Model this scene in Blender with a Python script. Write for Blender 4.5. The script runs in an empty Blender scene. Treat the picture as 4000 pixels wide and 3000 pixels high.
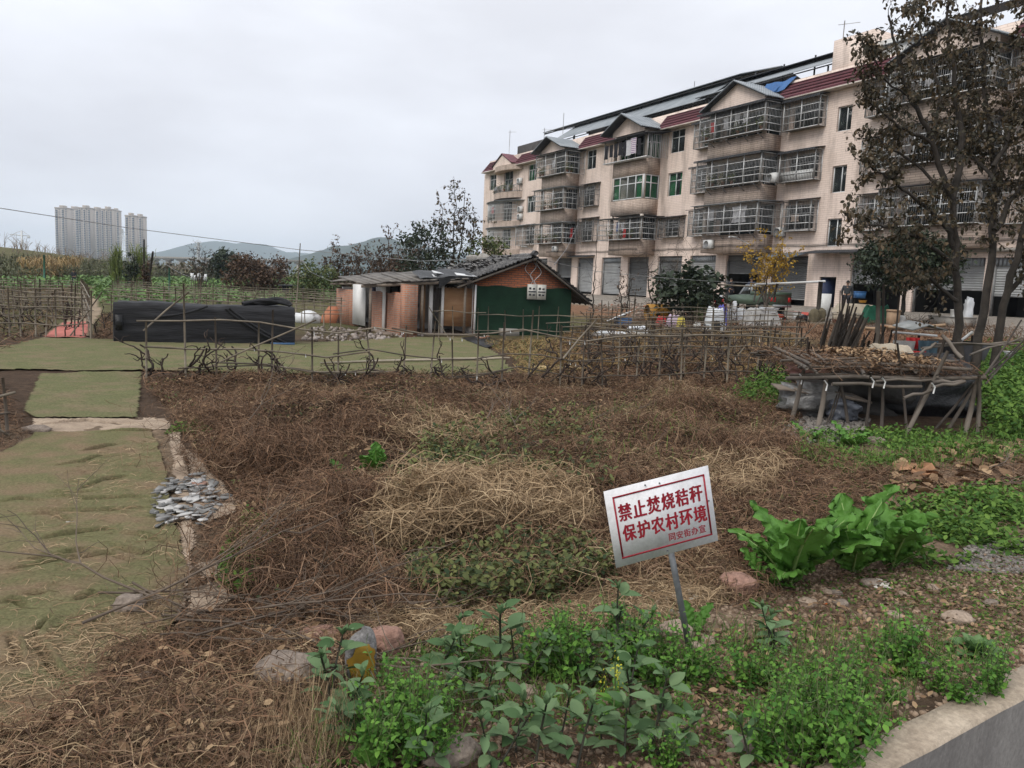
import bpy, math, random
import numpy as np
from mathutils import Vector, Matrix
R = math.radians
rng = np.random.default_rng(7)
random.seed(7)
SC = bpy.context.scene
COL = SC.collection

# ------------------------------------------------------------------ camera
H = 2.0                      # camera height above the field
FPX, PITCH, ROLL = 3073.0, R(7.172), R(2.499)
cam_d = bpy.data.cameras.new("camera")
cam = bpy.data.objects.new("camera", cam_d)
COL.objects.link(cam)
cam_d.sensor_fit = 'HORIZONTAL'
cam_d.sensor_width = 36.0
cam_d.lens = 36.0 * FPX / 4000.0
cam_d.clip_start = 0.05
cam_d.clip_end = 20000
cp, sp = math.cos(PITCH), math.sin(PITCH)
fwd = Vector((0, cp, -sp)); up0 = Vector((0, sp, cp)); rt0 = Vector((1, 0, 0))
cr, sr = math.cos(ROLL), math.sin(ROLL)
rt = rt0 * cr - up0 * (-sr) * -1.0
rt = rt0 * cr + up0 * sr
up = up0 * cr - rt0 * sr
cam.matrix_world = Matrix(((rt.x, up.x, -fwd.x, 0), (rt.y, up.y, -fwd.y, 0), (rt.z, up.z, -fwd.z, H), (0, 0, 0, 1)))
SC.camera = cam

# ------------------------------------------------------------------ world and sun
SUN_EL, SUN_AZ = R(46), R(226)       # soft overcast sun behind the camera, to the left
world = bpy.data.worlds.new("World"); SC.world = world
world.use_nodes = True
wn = world.node_tree; wn.nodes.clear()
def wnode(t, **k):
    n = wn.nodes.new(t)
    for a, b in k.items(): setattr(n, a, b)
    return n
w_out = wnode('ShaderNodeOutputWorld')
w_sky = wnode('ShaderNodeTexSky', sky_type='NISHITA', sun_disc=False, sun_elevation=SUN_EL, sun_rotation=SUN_AZ)
w_sky.air_density = 1.0; w_sky.dust_density = 3.0
w_b1 = wnode('ShaderNodeBackground'); w_b1.inputs[1].default_value = 0.05
wn.links.new(w_sky.outputs[0], w_b1.inputs[0])
w_b2 = wnode('ShaderNodeBackground'); w_b2.inputs[1].default_value = 1.07
w_tc = wnode('ShaderNodeTexCoord')
w_map = wnode('ShaderNodeMapping'); w_map.inputs['Scale'].default_value = (1.6, 1.6, 5.0)
wn.links.new(w_tc.outputs['Generated'], w_map.inputs[0])
w_no = wnode('ShaderNodeTexNoise'); w_no.inputs['Scale'].default_value = 1.7; w_no.inputs['Detail'].default_value = 5; w_no.inputs['Roughness'].default_value = 0.5
wn.links.new(w_map.outputs[0], w_no.inputs['Vector'])
w_sep = wnode('ShaderNodeSeparateXYZ'); wn.links.new(w_tc.outputs['Generated'], w_sep.inputs[0])
# overcast dome: paler towards the zenith, slightly mauve grey above the horizon, slow cloud mottling
w_el = wnode('ShaderNodeValToRGB')
er = w_el.color_ramp; er.elements[0].position = 0.0; er.elements[0].color = (0.64, 0.65, 0.70, 1)
er.elements[1].position = 1.0; er.elements[1].color = (1.0, 1.02, 1.06, 1)
for p, c in ((0.12, (0.64, 0.655, 0.715, 1)), (0.3, (0.70, 0.715, 0.77, 1)), (0.5, (0.86, 0.88, 0.93, 1))):
    e = er.elements.new(p); e.color = c
wn.links.new(w_sep.outputs[2], w_el.inputs[0])
w_cr = wnode('ShaderNodeValToRGB')
w_cr.color_ramp.elements[0].position = 0.35; w_cr.color_ramp.elements[0].color = (0.95, 0.945, 0.945, 1)
w_cr.color_ramp.elements[1].position = 0.68; w_cr.color_ramp.elements[1].color = (1.17, 1.175, 1.17, 1)
wn.links.new(w_no.outputs[0], w_cr.inputs[0])
w_mul = wnode('ShaderNodeMix', data_type='RGBA', blend_type='MULTIPLY'); w_mul.inputs[0].default_value = 1.0
wn.links.new(w_el.outputs[0], w_mul.inputs[6]); wn.links.new(w_cr.outputs[0], w_mul.inputs[7])
wn.links.new(w_mul.outputs[2], w_b2.inputs[0])
w_mix = wnode('ShaderNodeMixShader'); w_mix.inputs[0].default_value = 0.92
wn.links.new(w_b1.outputs[0], w_mix.inputs[1]); wn.links.new(w_b2.outputs[0], w_mix.inputs[2])
wn.links.new(w_mix.outputs[0], w_out.inputs[0])

sun_d = bpy.data.lights.new("sun", 'SUN'); sun = bpy.data.objects.new("sun", sun_d); COL.objects.link(sun)
sun_d.energy = 1.35; sun_d.angle = R(25); sun_d.color = (1.0, 0.95, 0.88)
# SUN_AZ measured clockwise from +Y like the sky node
sd = Vector((math.sin(SUN_AZ) * math.cos(SUN_EL), math.cos(SUN_AZ) * math.cos(SUN_EL), math.sin(SUN_EL)))
sun.rotation_euler = sd.to_track_quat('Z', 'Y').to_euler()
SC.view_settings.view_transform = 'Standard'
SC.view_settings.look = 'None'
SC.view_settings.exposure = 0.33
SC.view_settings.gamma = 1.0
SC.cycles.max_bounces = 6
SC.cycles.transparent_max_bounces = 12
SC.cycles.volume_bounces = 3
HAZE = 0.00017
SC.cycles.caustics_reflective = False; SC.cycles.caustics_refractive = False

# ------------------------------------------------------------------ measuring helpers
def cray(px, py):
    """direction through a point of the photograph (4000 x 3000)"""
    a, b = px - 2000.0, py - 1500.0
    u = a * cr + b * sr; v = -a * sr + b * cr
    x, z = u / FPX, -v / FPX
    return (x, cp + z * sp, -sp + z * cp)

def at(px, py, Y):
    r = cray(px, py); t = Y / r[1]
    return (r[0] * t, Y, r[2] * t + H)

# ------------------------------------------------------------------ noise
def _h(ix, iy, s):
    n = (ix.astype(np.int64) * 374761393 + iy.astype(np.int64) * 668265263 + s * 974711) & 0x7fffffff
    n = ((n ^ (n >> 13)) * 1274126177) & 0x7fffffff
    return ((n ^ (n >> 16)) & 0xffff) / 65535.0

def vnoise(x, y, s=0):
    x = np.asarray(x, float); y = np.asarray(y, float)
    ix, iy = np.floor(x), np.floor(y); fx, fy = x - ix, y - iy
    fx = fx * fx * (3 - 2 * fx); fy = fy * fy * (3 - 2 * fy)
    a, b, c, d = _h(ix, iy, s), _h(ix + 1, iy, s), _h(ix, iy + 1, s), _h(ix + 1, iy + 1, s)
    return (a * (1 - fx) + b * fx) * (1 - fy) + (c * (1 - fx) + d * fx) * fy

def fbm(x, y, s=0, o=3):
    r, a, t = 0, 1.0, 0
    for i in range(o):
        r = r + a * vnoise(np.asarray(x) * 2 ** i, np.asarray(y) * 2 ** i, s + i); t += a; a *= .5
    return r / t

def inpoly(x, y, poly):
    x = np.asarray(x, float); y = np.asarray(y, float)
    ins = np.zeros(x.shape, bool); n = len(poly)
    for i in range(n):
        x0, y0 = poly[i]; x1, y1 = poly[(i + 1) % n]
        c = (y0 > y) != (y1 > y)
        with np.errstate(divide='ignore', invalid='ignore'):
            xi = (x1 - x0) * (y - y0) / (y1 - y0 + 1e-12) + x0
        ins ^= c & (x < xi)
    return ins

def polydist(x, y, poly):
    x = np.asarray(x, float); y = np.asarray(y, float)
    d = np.full(x.shape, 1e9); n = len(poly)
    for i in range(n):
        x0, y0 = poly[i]; x1, y1 = poly[(i + 1) % n]
        dx, dy = x1 - x0, y1 - y0
        t = np.clip(((x - x0) * dx + (y - y0) * dy) / (dx * dx + dy * dy + 1e-12), 0, 1)
        d = np.minimum(d, np.hypot(x - x0 - t * dx, y - y0 - t * dy))
    return d

# ------------------------------------------------------------------ terrain height
TH = R(27.973); FX, FY = 18.0, 47.087           # facade line of the apartment building
NX, NY = math.cos(TH), math.sin(TH)             # pointing into the building
def qdist(x, y): return (FX - x) * NX + (FY - y) * NY
def flat(px, py, z=0.0):
    r = cray(px, py); t = (z - H) / r[2]; return (r[0] * t, r[1] * t)
FIELD = [flat(*p) for p in ((560, 1490), (1200, 1470), (2000, 1475), (2900, 1500), (3120, 1620), (3100, 1900), (2960, 2120),
                            (2750, 2260), (2400, 2330), (1900, 2400), (1300, 2450), (950, 2380), (900, 2150), (930, 1930), (780, 1800), (680, 1640))]
WALL_A = flat(3560, 3010); WALL_B = flat(4000, 2765)      # outer top edge of the low concrete wall
_wd = np.array(WALL_B) - np.array(WALL_A); _wl = np.hypot(*_wd); WDIR = _wd / _wl; WNRM = np.array((-WDIR[1], WDIR[0]))
def wall_side(x, y): return (np.asarray(x) - WALL_A[0]) * WNRM[0] + (np.asarray(y) - WALL_A[1]) * WNRM[1]
def smooth(t): t = np.clip(t, 0, 1); return t * t * (3 - 2 * t)
def gz(x, y):
    x = np.asarray(x, float); y = np.asarray(y, float)
    q = qdist(x, y)
    z = np.interp(q, [-60, 0, 6.6, 15, 22, 27, 300], [1.75, 1.5, 1.0, .5, .1, 0, 0])
    z = z * np.where(q > 0, smooth((y - 10) / 14), 1.0)
    # raised embankment far on the left
    e = smooth((-x - 50 - 0.06 * y) / 42.0) * smooth((y - 30) / 50)
    e = e * smooth((300 - y) / 170)
    z = z + e * 5.2 * (0.93 + 0.14 * vnoise(x / 14, y / 14, 5))
    # garden bed and field relief
    near = smooth((30 - y) / 14)
    z = z + near * (0.05 * (fbm(x * 1.3, y * 1.3, 11) - .5) + 0.02 * (fbm(x * 6, y * 6, 15) - .5))
    fd = np.where(inpoly(x, y, FIELD), polydist(x, y, FIELD), 0)
    fw = smooth(fd / 0.9)
    z = z + fw * (-0.16 + 0.78 * np.maximum(fbm(x * .62, y * .62, 21) - .42, 0) + 0.10 * (fbm(x * 2.2, y * 2.2, 25) - .5))
    # outside the low wall the ground drops
    s = wall_side(x, y)
    z = np.where(s < 0.12, -0.62, z + 0.04 * smooth(1 - (s - .2) / .8))
    return z
def gz1(x, y): return float(gz(np.array([x]), np.array([y]))[0])
def G(px, py, dz=0.0):
    """the ground point seen at a point of the photograph"""
    r = cray(px, py)
    if r[2] > -1e-4: r = (r[0], r[1], -1e-4)
    ts = np.concatenate([np.linspace(1.5, 60, 1500), np.linspace(60.2, 600, 1200)])
    d = H + r[2] * ts - gz(r[0] * ts, r[1] * ts) - dz
    k = np.nonzero(d <= 0)[0]
    if len(k) == 0: t = 600.0
    else:
        k = k[0]
        t = ts[0] if k == 0 else ts[k - 1] + (ts[k] - ts[k - 1]) * d[k - 1] / (d[k - 1] - d[k])
    x, y = r[0] * t, r[1] * t
    return (x, y, gz1(x, y) + dz)
def G2(px, py): return G(px, py)[:2]

# ------------------------------------------------------------------ mesh builder
class MB:
    def __init__(s): s.v = []; s.f = []; s.n = 0
    def add(s, v, f):
        v = np.asarray(v, float).reshape(-1, 3)
        if isinstance(f, np.ndarray): s.f.append(f + s.n)
        else:
            d = {}
            for q in f: d.setdefault(len(q), []).append(q)
            for k in d: s.f.append(np.array(d[k], np.int64) + s.n)
        s.v.append(v); s.n += len(v)
        return s
    def box(s, x0, x1, y0, y1, z0, z1):
        return s.add([(x0, y0, z0), (x1, y0, z0), (x1, y1, z0), (x0, y1, z0), (x0, y0, z1), (x1, y0, z1), (x1, y1, z1), (x0, y1, z1)],
                     [(0, 3, 2, 1), (4, 5, 6, 7), (0, 1, 5, 4), (1, 2, 6, 5), (2, 3, 7, 6), (3, 0, 4, 7)])
    def hexa(s, b, t):          # bottom four, top four
        return s.add(list(b) + list(t), [(0, 3, 2, 1), (4, 5, 6, 7), (0, 1, 5, 4), (1, 2, 6, 5), (2, 3, 7, 6), (3, 0, 4, 7)])
    def quad(s, *p): return s.add(p, [tuple(range(len(p)))])
    def slab(s, p, th):         # polygon extruded along -normal
        p = [Vector(a) for a in p]; n = (p[1] - p[0]).cross(p[2] - p[0]).normalized() * th; k = len(p)
        v = p + [a - n for a in p]
        f = [tuple(range(k)), tuple(range(2 * k - 1, k - 1, -1))] + [((i + 1) % k, i, i + k, (i + 1) % k + k) for i in range(k)]
        return s.add([tuple(a) for a in v], f)
    def bar(s, p, q, w, h=None):
        h = h or w; p = Vector(p); q = Vector(q); d = (q - p).normalized()
        u = Vector((0, 0, 1)) if abs(d.z) < .9 else Vector((0, 1, 0))
        a = d.cross(u).normalized() * (w / 2); b = d.cross(a).normalized() * (h / 2)
        return s.hexa([p - a - b, p + a - b, p + a + b, p - a + b], [q - a - b, q + a - b, q + a + b, q - a + b])
    def tube(s, pts, r, k=6, cap=True):
        pts = np.asarray(pts, float); m = len(pts)
        r = np.full(m, r, float) if np.isscalar(r) else np.asarray(r, float)
        t = np.gradient(pts, axis=0); t /= np.linalg.norm(t, axis=1)[:, None] + 1e-12
        ref = np.array([0, 0, 1.0]) if abs(t[:, 2]).mean() < .8 else np.array([1.0, 0.1, 0])
        a = np.cross(t, ref); a /= np.linalg.norm(a, axis=1)[:, None] + 1e-12
        b = np.cross(t, a)
        an = np.arange(k) * 2 * math.pi / k
        v = pts[:, None, :] + r[:, None, None] * (a[:, None, :] * np.cos(an)[None, :, None] + b[:, None, :] * np.sin(an)[None, :, None])
        i = np.arange(m - 1)[:, None] * k; j = np.arange(k)[None, :]; j2 = (j + 1) % k
        f = np.stack([i + j, i + j2, i + k + j2, i + k + j], -1).reshape(-1, 4)
        s.add(v.reshape(-1, 3), f)
        if cap: s.f.append(np.array([list(range(k))]) + s.n - m * k); s.f.append(np.array([list(range(k - 1, -1, -1))]) + s.n - k)
        return s
    def lathe(s, c, prof, k=16):     # prof: (radius, z) list
        an = np.arange(k) * 2 * math.pi / k; v = []
        for r, z in prof: v += [(c[0] + r * math.cos(t), c[1] + r * math.sin(t), c[2] + z) for t in an]
        m = len(prof); f = []
        for i in range(m - 1):
            for j in range(k): f.append((i * k + j, i * k + (j + 1) % k, (i + 1) * k + (j + 1) % k, (i + 1) * k + j))
        f.append(tuple(range(k - 1, -1, -1))); f.append(tuple((m - 1) * k + j for j in range(k)))
        return s.add(v, f)
    def grid(s, P):                  # P: (m,n,3) array of points
        P = np.asarray(P, float); m, n = P.shape[:2]
        i = np.arange(m - 1)[:, None] * n; j = np.arange(n - 1)[None, :]
        return s.add(P.reshape(-1, 3), np.stack([i + j, i + j + 1, i + n + j + 1, i + n + j], -1).reshape(-1, 4))
    def scatter(s, tv, tf, pos, rot, sc):
        tv = np.asarray(tv, float); n = len(pos); k = len(tv); sc = np.asarray(sc, float)
        if sc.ndim == 1: sc = np.repeat(sc[:, None], 3, 1)
        v = np.einsum('nij,nkj->nki', rot, tv[None] * sc[:, None, :]) + np.asarray(pos)[:, None, :]
        d = {}
        for q in tf: d.setdefault(len(q), []).append(q)
        base = s.n
        for kk in d:
            f = np.array(d[kk], np.int64)
            s.f.append((f[None] + (np.arange(n) * k)[:, None, None] + base).reshape(-1, kk))
        s.v.append(v.reshape(-1, 3)); s.n += n * k
        return s
    def mesh(s, name, m=None, sm=False):
        me = bpy.data.meshes.new(name)
        v = np.concatenate(s.v); fs = [f for f in s.f if len(f)]
        lt = np.concatenate([np.full(len(f), f.shape[1], np.int32) for f in fs]); li = np.concatenate([f.ravel() for f in fs]).astype(np.int32)
        me.vertices.add(len(v)); me.vertices.foreach_set('co', v.astype(np.float32).ravel())
        me.loops.add(len(li)); me.loops.foreach_set('vertex_index', li)
        me.polygons.add(len(lt)); me.polygons.foreach_set('loop_start', (np.cumsum(lt) - lt).astype(np.int32))
        if sm: me.polygons.foreach_set('use_smooth', np.ones(len(lt), bool))
        me.update(calc_edges=True)
        if m: me.materials.append(m)
        return me
    def build(s, name, m, parent=None, sm=False):
        o = bpy.data.objects.new(name, s.mesh(name, m, sm)); COL.objects.link(o)
        if parent: o.parent = parent
        return o

def tag(o, label=None, cat=None, group=None, kind=None):
    if label: o['label'] = label
    if cat: o['category'] = cat
    if group: o['group'] = group
    if kind: o['kind'] = kind
    return o
def thing(name, label, cat, loc=(0, 0, 0), rz=0.0, group=None, rot=None):
    o = bpy.data.objects.new(name, None); COL.objects.link(o); o.empty_display_size = .2
    o.location = loc; o.rotation_euler = rot if rot is not None else (0, 0, rz)
    return tag(o, label, cat, group)
KIDS = {}
def dup(root, loc=None, rz=None, label=None, group=None, rot=None, sc=None):
    c = root.copy(); COL.objects.link(c)
    if loc is not None: c.location = loc
    if rz is not None: c.rotation_euler = (0, 0, rz)
    if rot is not None: c.rotation_euler = rot
    if sc is not None: c.scale = (sc, sc, sc) if np.isscalar(sc) else sc
    if label: c['label'] = label
    if group: c['group'] = group
    if root.name not in KIDS: KIDS[root.name] = [(ch, list(ch.children)) for ch in root.children]
    for ch, gs in KIDS[root.name]:
        d = ch.copy(); COL.objects.link(d); d.parent = c
        for g in gs:
            e = g.copy(); COL.objects.link(e); e.parent = d
    return c

def rotm(yaw, pitch, roll):
    """vectorised Rz(yaw) @ Ry(pitch) @ Rx(roll)"""
    yaw, pitch, roll = np.broadcast_arrays(np.asarray(yaw, float), pitch, roll)
    cy, sy, cp_, sp_, cx, sx = np.cos(yaw), np.sin(yaw), np.cos(pitch), np.sin(pitch), np.cos(roll), np.sin(roll)
    m = np.empty(yaw.shape + (3, 3))
    m[..., 0, 0] = cy * cp_; m[..., 0, 1] = cy * sp_ * sx - sy * cx; m[..., 0, 2] = cy * sp_ * cx + sy * sx
    m[..., 1, 0] = sy * cp_; m[..., 1, 1] = sy * sp_ * sx + cy * cx; m[..., 1, 2] = sy * sp_ * cx - cy * sx
    m[..., 2, 0] = -sp_; m[..., 2, 1] = cp_ * sx; m[..., 2, 2] = cp_ * cx
    return m
def rand_rot(n, tilt=1.0):
    return rotm(rng.uniform(0, 2 * math.pi, n), rng.uniform(-tilt, tilt, n), rng.uniform(-tilt, tilt, n))

# ------------------------------------------------------------------ materials
MATS = {}
def mat(name, c1, c2=None, scale=4.0, rough=0.8, bump=0.0, bscale=None, island=False, trans=0.0, metal=0.0, stretch=(1, 1, 1), spec=0.3, detail=4, ramp=(0.35, 0.65), extra=None, fine=0.0, fscale=60):
    if name in MATS: return MATS[name]
    m = bpy.data.materials.new(name); m.use_nodes = True; MATS[name] = m
    nt = m.node_tree; N = nt.nodes; L = nt.links
    b = N['Principled BSDF']; out = N['Material Output']
    b.inputs['Roughness'].default_value = rough; b.inputs['Metallic'].default_value = metal
    b.inputs['Specular IOR Level'].default_value = spec
    c2 = c2 or tuple(x * .7 for x in c1)
    tc = N.new('ShaderNodeTexCoord'); mp = N.new('ShaderNodeMapping'); mp.inputs['Scale'].default_value = stretch
    L.new(tc.outputs['Object'], mp.inputs[0])
    no = N.new('ShaderNodeTexNoise'); no.inputs['Scale'].default_value = scale; no.inputs['Detail'].default_value = detail; no.inputs['Roughness'].default_value = .6
    L.new(mp.outputs[0], no.inputs['Vector'])
    rp = N.new('ShaderNodeValToRGB'); rp.color_ramp.elements[0].position = ramp[0]; rp.color_ramp.elements[1].position = ramp[1]
    rp.color_ramp.elements[0].color = (*c2, 1); rp.color_ramp.elements[1].color = (*c1, 1)
    if extra:
        for p, c in extra: e = rp.color_ramp.elements.new(p); e.color = (*c, 1)
    if island:
        g = N.new('ShaderNodeNewGeometry')
        L.new(g.outputs['Random Per Island'], rp.inputs[0])
    else: L.new(no.outputs[0], rp.inputs[0])
    if fine:
        fn = N.new('ShaderNodeTexNoise'); fn.inputs['Scale'].default_value = fscale; fn.inputs['Detail'].default_value = 6; fn.inputs['Roughness'].default_value = .75; L.new(tc.outputs['Object'], fn.inputs['Vector'])
        fr = N.new('ShaderNodeMapRange'); fr.inputs['From Min'].default_value = .28; fr.inputs['From Max'].default_value = .72; fr.inputs['To Min'].default_value = 1 - fine; fr.inputs['To Max'].default_value = 1 + fine; L.new(fn.outputs[0], fr.inputs['Value'])
        mu = N.new('ShaderNodeMix'); mu.data_type = 'RGBA'; mu.blend_type = 'MULTIPLY'; mu.inputs[0].default_value = 1; L.new(rp.outputs[0], mu.inputs[6]); L.new(fr.outputs[0], mu.inputs[7]); rp = mu; rp_out = mu.outputs[2]
    else: rp_out = rp.outputs[0]
    L.new(rp_out, b.inputs['Base Color'])
    if bump:
        bn = N.new('ShaderNodeTexNoise'); bn.inputs['Scale'].default_value = bscale or scale * 4; bn.inputs['Detail'].default_value = 4
        L.new(mp.outputs[0], bn.inputs['Vector'])
        bu = N.new('ShaderNodeBump'); bu.inputs['Strength'].default_value = 1.0; bu.inputs['Distance'].default_value = bump
        L.new(bn.outputs[0], bu.inputs['Height']); L.new(bu.outputs[0], b.inputs['Normal'])
    if trans:
        t = N.new('ShaderNodeBsdfTranslucent'); L.new(rp_out, t.inputs[0])
        mx = N.new('ShaderNodeMixShader'); mx.inputs[0].default_value = trans
        L.new(b.outputs[0], mx.inputs[1]); L.new(t.outputs[0], mx.inputs[2]); L.new(mx.outputs[0], out.inputs[0])
    return m

def brick_mat(name, ca, cb, mortar, bw, rh, ms, bumpd=0.004, dirt=None, dirt_scale=1.0, rough=.8, vscale=(1, 1)):
    m = bpy.data.materials.new(name); m.use_nodes = True; MATS[name] = m
    nt = m.node_tree; N = nt.nodes; L = nt.links; b = N['Principled BSDF']
    b.inputs['Roughness'].default_value = rough
    tc = N.new('ShaderNodeTexCoord'); se = N.new('ShaderNodeSeparateXYZ'); L.new(tc.outputs['Object'], se.inputs[0])
    ad = N.new('ShaderNodeMath'); ad.operation = 'ADD'; L.new(se.outputs[0], ad.inputs[0]); L.new(se.outputs[1], ad.inputs[1])
    co = N.new('ShaderNodeCombineXYZ'); L.new(ad.outputs[0], co.inputs[0]); L.new(se.outputs[2], co.inputs[1])
    br = N.new('ShaderNodeTexBrick'); L.new(co.outputs[0], br.inputs['Vector'])
    br.inputs['Color1'].default_value = (*ca, 1); br.inputs['Color2'].default_value = (*cb, 1); br.inputs['Mortar'].default_value = (*mortar, 1)
    br.inputs['Scale'].default_value = 1.0; br.inputs['Brick Width'].default_value = bw; br.inputs['Row Height'].default_value = rh
    br.inputs['Mortar Size'].default_value = ms; br.inputs['Mortar Smooth'].default_value = .2; br.inputs['Bias'].default_value = -.1
    col = br.outputs['Color']
    if dirt:
        mp = N.new('ShaderNodeMapping'); mp.inputs['Scale'].default_value = (1.2 * dirt_scale, .22 * dirt_scale, 1); L.new(co.outputs[0], mp.inputs[0])
        no = N.new('ShaderNodeTexNoise'); no.inputs['Scale'].default_value = 1.0; no.inputs['Detail'].default_value = 7; no.inputs['Roughness'].default_value = .65; L.new(mp.outputs[0], no.inputs['Vector'])
        rp = N.new('ShaderNodeValToRGB'); rp.color_ramp.elements[0].position = .47; rp.color_ramp.elements[0].color = (0, 0, 0, 1)
        rp.color_ramp.elements[1].position = .78; rp.color_ramp.elements[1].color = (.85, .85, .85, 1); L.new(no.outputs[0], rp.inputs[0])
        mx = N.new('ShaderNodeMix'); mx.data_type = 'RGBA'; L.new(rp.outputs[0], mx.inputs[0]); L.new(col, mx.inputs[6]); mx.inputs[7].default_value = (*dirt, 1)
        col = mx.outputs[2]
    L.new(col, b.inputs['Base Color'])
    bu = N.new('ShaderNodeBump'); bu.inputs['Distance'].default_value = bumpd; bu.invert = True; L.new(br.outputs['Fac'], bu.inputs['Height']); L.new(bu.outputs[0], b.inputs['Normal'])
    return m

def stripe_mat(name, c1, c2, freq, axis=2, rough=.45, metal=0.0, dirt=(.25, .2, .14), bumpd=.012, dirtamt=.5):
    """ribbed sheet: real ribs through a bump of the wave, colour from dirt noise only"""
    m = bpy.data.materials.new(name); m.use_nodes = True; MATS[name] = m
    nt = m.node_tree; N = nt.nodes; L = nt.links; b = N['Principled BSDF']
    b.inputs['Roughness'].default_value = rough; b.inputs['Metallic'].default_value = metal
    tc = N.new('ShaderNodeTexCoord')
    no = N.new('ShaderNodeTexNoise'); no.inputs['Scale'].default_value = .9; no.inputs['Detail'].default_value = 6; L.new(tc.outputs['Object'], no.inputs['Vector'])
    rp = N.new('ShaderNodeValToRGB'); rp.color_ramp.elements[0].position = .4; rp.color_ramp.elements[0].color = (*c1, 1)
    rp.color_ramp.elements[1].position = .62; rp.color_ramp.elements[1].color = (*c2, 1)
    e = rp.color_ramp.elements.new(.62 + (1 - .62) * (1 - dirtamt * .8)); e.color = (*dirt, 1)
    L.new(no.outputs[0], rp.inputs[0]); L.new(rp.outputs[0], b.inputs['Base Color'])
    wv = N.new('ShaderNodeTexWave'); wv.wave_type = 'BANDS'; wv.bands_direction = 'XYZ'[axis]; wv.inputs['Scale'].default_value = freq; wv.inputs['Distortion'].default_value = 0
    L.new(tc.outputs['Object'], wv.inputs['Vector'])
    bu = N.new('ShaderNodeBump'); bu.inputs['Distance'].default_value = bumpd; L.new(wv.outputs[0], bu.inputs['Height']); L.new(bu.outputs[0], b.inputs['Normal'])
    return m

def glass_mat(name, tint, opac=.35):
    m = bpy.data.materials.new(name); m.use_nodes = True; MATS[name] = m
    nt = m.node_tree; N = nt.nodes; L = nt.links; b = N['Principled BSDF']; out = N['Material Output']
    b.inputs['Base Color'].default_value = (*tint, 1); b.inputs['Roughness'].default_value = .08; b.inputs['Specular IOR Level'].default_value = .5
    t = N.new('ShaderNodeBsdfTransparent'); t.inputs[0].default_value = (.8, .86, .84, 1)
    mx = N.new('ShaderNodeMixShader'); mx.inputs[0].default_value = opac
    L.new(t.outputs[0], mx.inputs[1]); L.new(b.outputs[0], mx.inputs[2]); L.new(mx.outputs[0], out.inputs[0])
    return m
# ====================================================================== materials shared by the buildings
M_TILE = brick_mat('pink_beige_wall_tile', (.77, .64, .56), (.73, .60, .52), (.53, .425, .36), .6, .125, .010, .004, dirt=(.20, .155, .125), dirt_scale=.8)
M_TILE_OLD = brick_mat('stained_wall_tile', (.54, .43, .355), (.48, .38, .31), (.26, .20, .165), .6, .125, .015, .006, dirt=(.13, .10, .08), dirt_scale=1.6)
M_PLASTER = mat('pale_plaster', (.62, .56, .50), (.45, .39, .33), 1.2, .85)
M_MAROON = stripe_mat('maroon_roof_tile', (.17, .050, .064), (.125, .040, .052), 1.3, 2, .65, dirt=(.09, .045, .045), bumpd=.05)
M_SHEET = stripe_mat('grey_corrugated_sheet', (.20, .225, .245), (.28, .305, .325), 1.6, 0, .5, dirt=(.14, .15, .16), bumpd=.05)
M_SHEET_DK = mat('dark_roof_sheet', (.055, .058, .064), (.03, .032, .036), 2, .7)
M_SHUT = stripe_mat('roller_shutter', (.36, .37, .37), (.27, .275, .275), 2.6, 2, .5, metal=.1, dirt=(.22, .17, .12), bumpd=.03)
M_SHUT_D = stripe_mat('dark_roller_shutter', (.15, .155, .155), (.11, .115, .115), 2.6, 2, .5, metal=.1, dirt=(.10, .08, .06), bumpd=.03)
M_BARS = mat('steel_bars', (.66, .67, .67), (.46, .465, .46), 3, .45, metal=.2)
M_BARS_D = mat('dark_steel_bars', (.30, .305, .305), (.16, .16, .16), 3, .5, metal=.3)
M_FRAME = mat('white_window_frame', (.68, .70, .70), (.55, .56, .56), 2, .4)
M_GLASS = glass_mat('window_glass', (.045, .055, .058), .28)
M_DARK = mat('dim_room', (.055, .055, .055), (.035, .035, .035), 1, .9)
M_CURT_G = mat('green_curtain', (.05, .50, .18), (.03, .36, .12), 6, .8, stretch=(6, 6, .4))
M_CURT_W = mat('pale_curtain', (.50, .52, .50), (.36, .38, .38), 6, .8, stretch=(6, 6, .4))
M_CONC = mat('weathered_concrete', (.33, .31, .28), (.21, .195, .175), 1.5, .9, bump=.004)
M_WHITE = mat('white_painted_metal', (.66, .67, .66), (.52, .52, .50), 2, .45)
M_BLUET = mat('blue_tarp', (.035, .13, .33), (.025, .09, .24), 3, .5, bump=.02)

B = thing('apartment_building', 'long pink tiled apartment block with caged balconies, maroon roof and roller shutter shops', 'building', (FX, FY, 0), R(27.973) - R(90))
U0, U1 = -46.9, 24.0
SILL = (5.9, 8.95, 12.0); TOPZ = (7.7, 10.7, 13.75)

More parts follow.
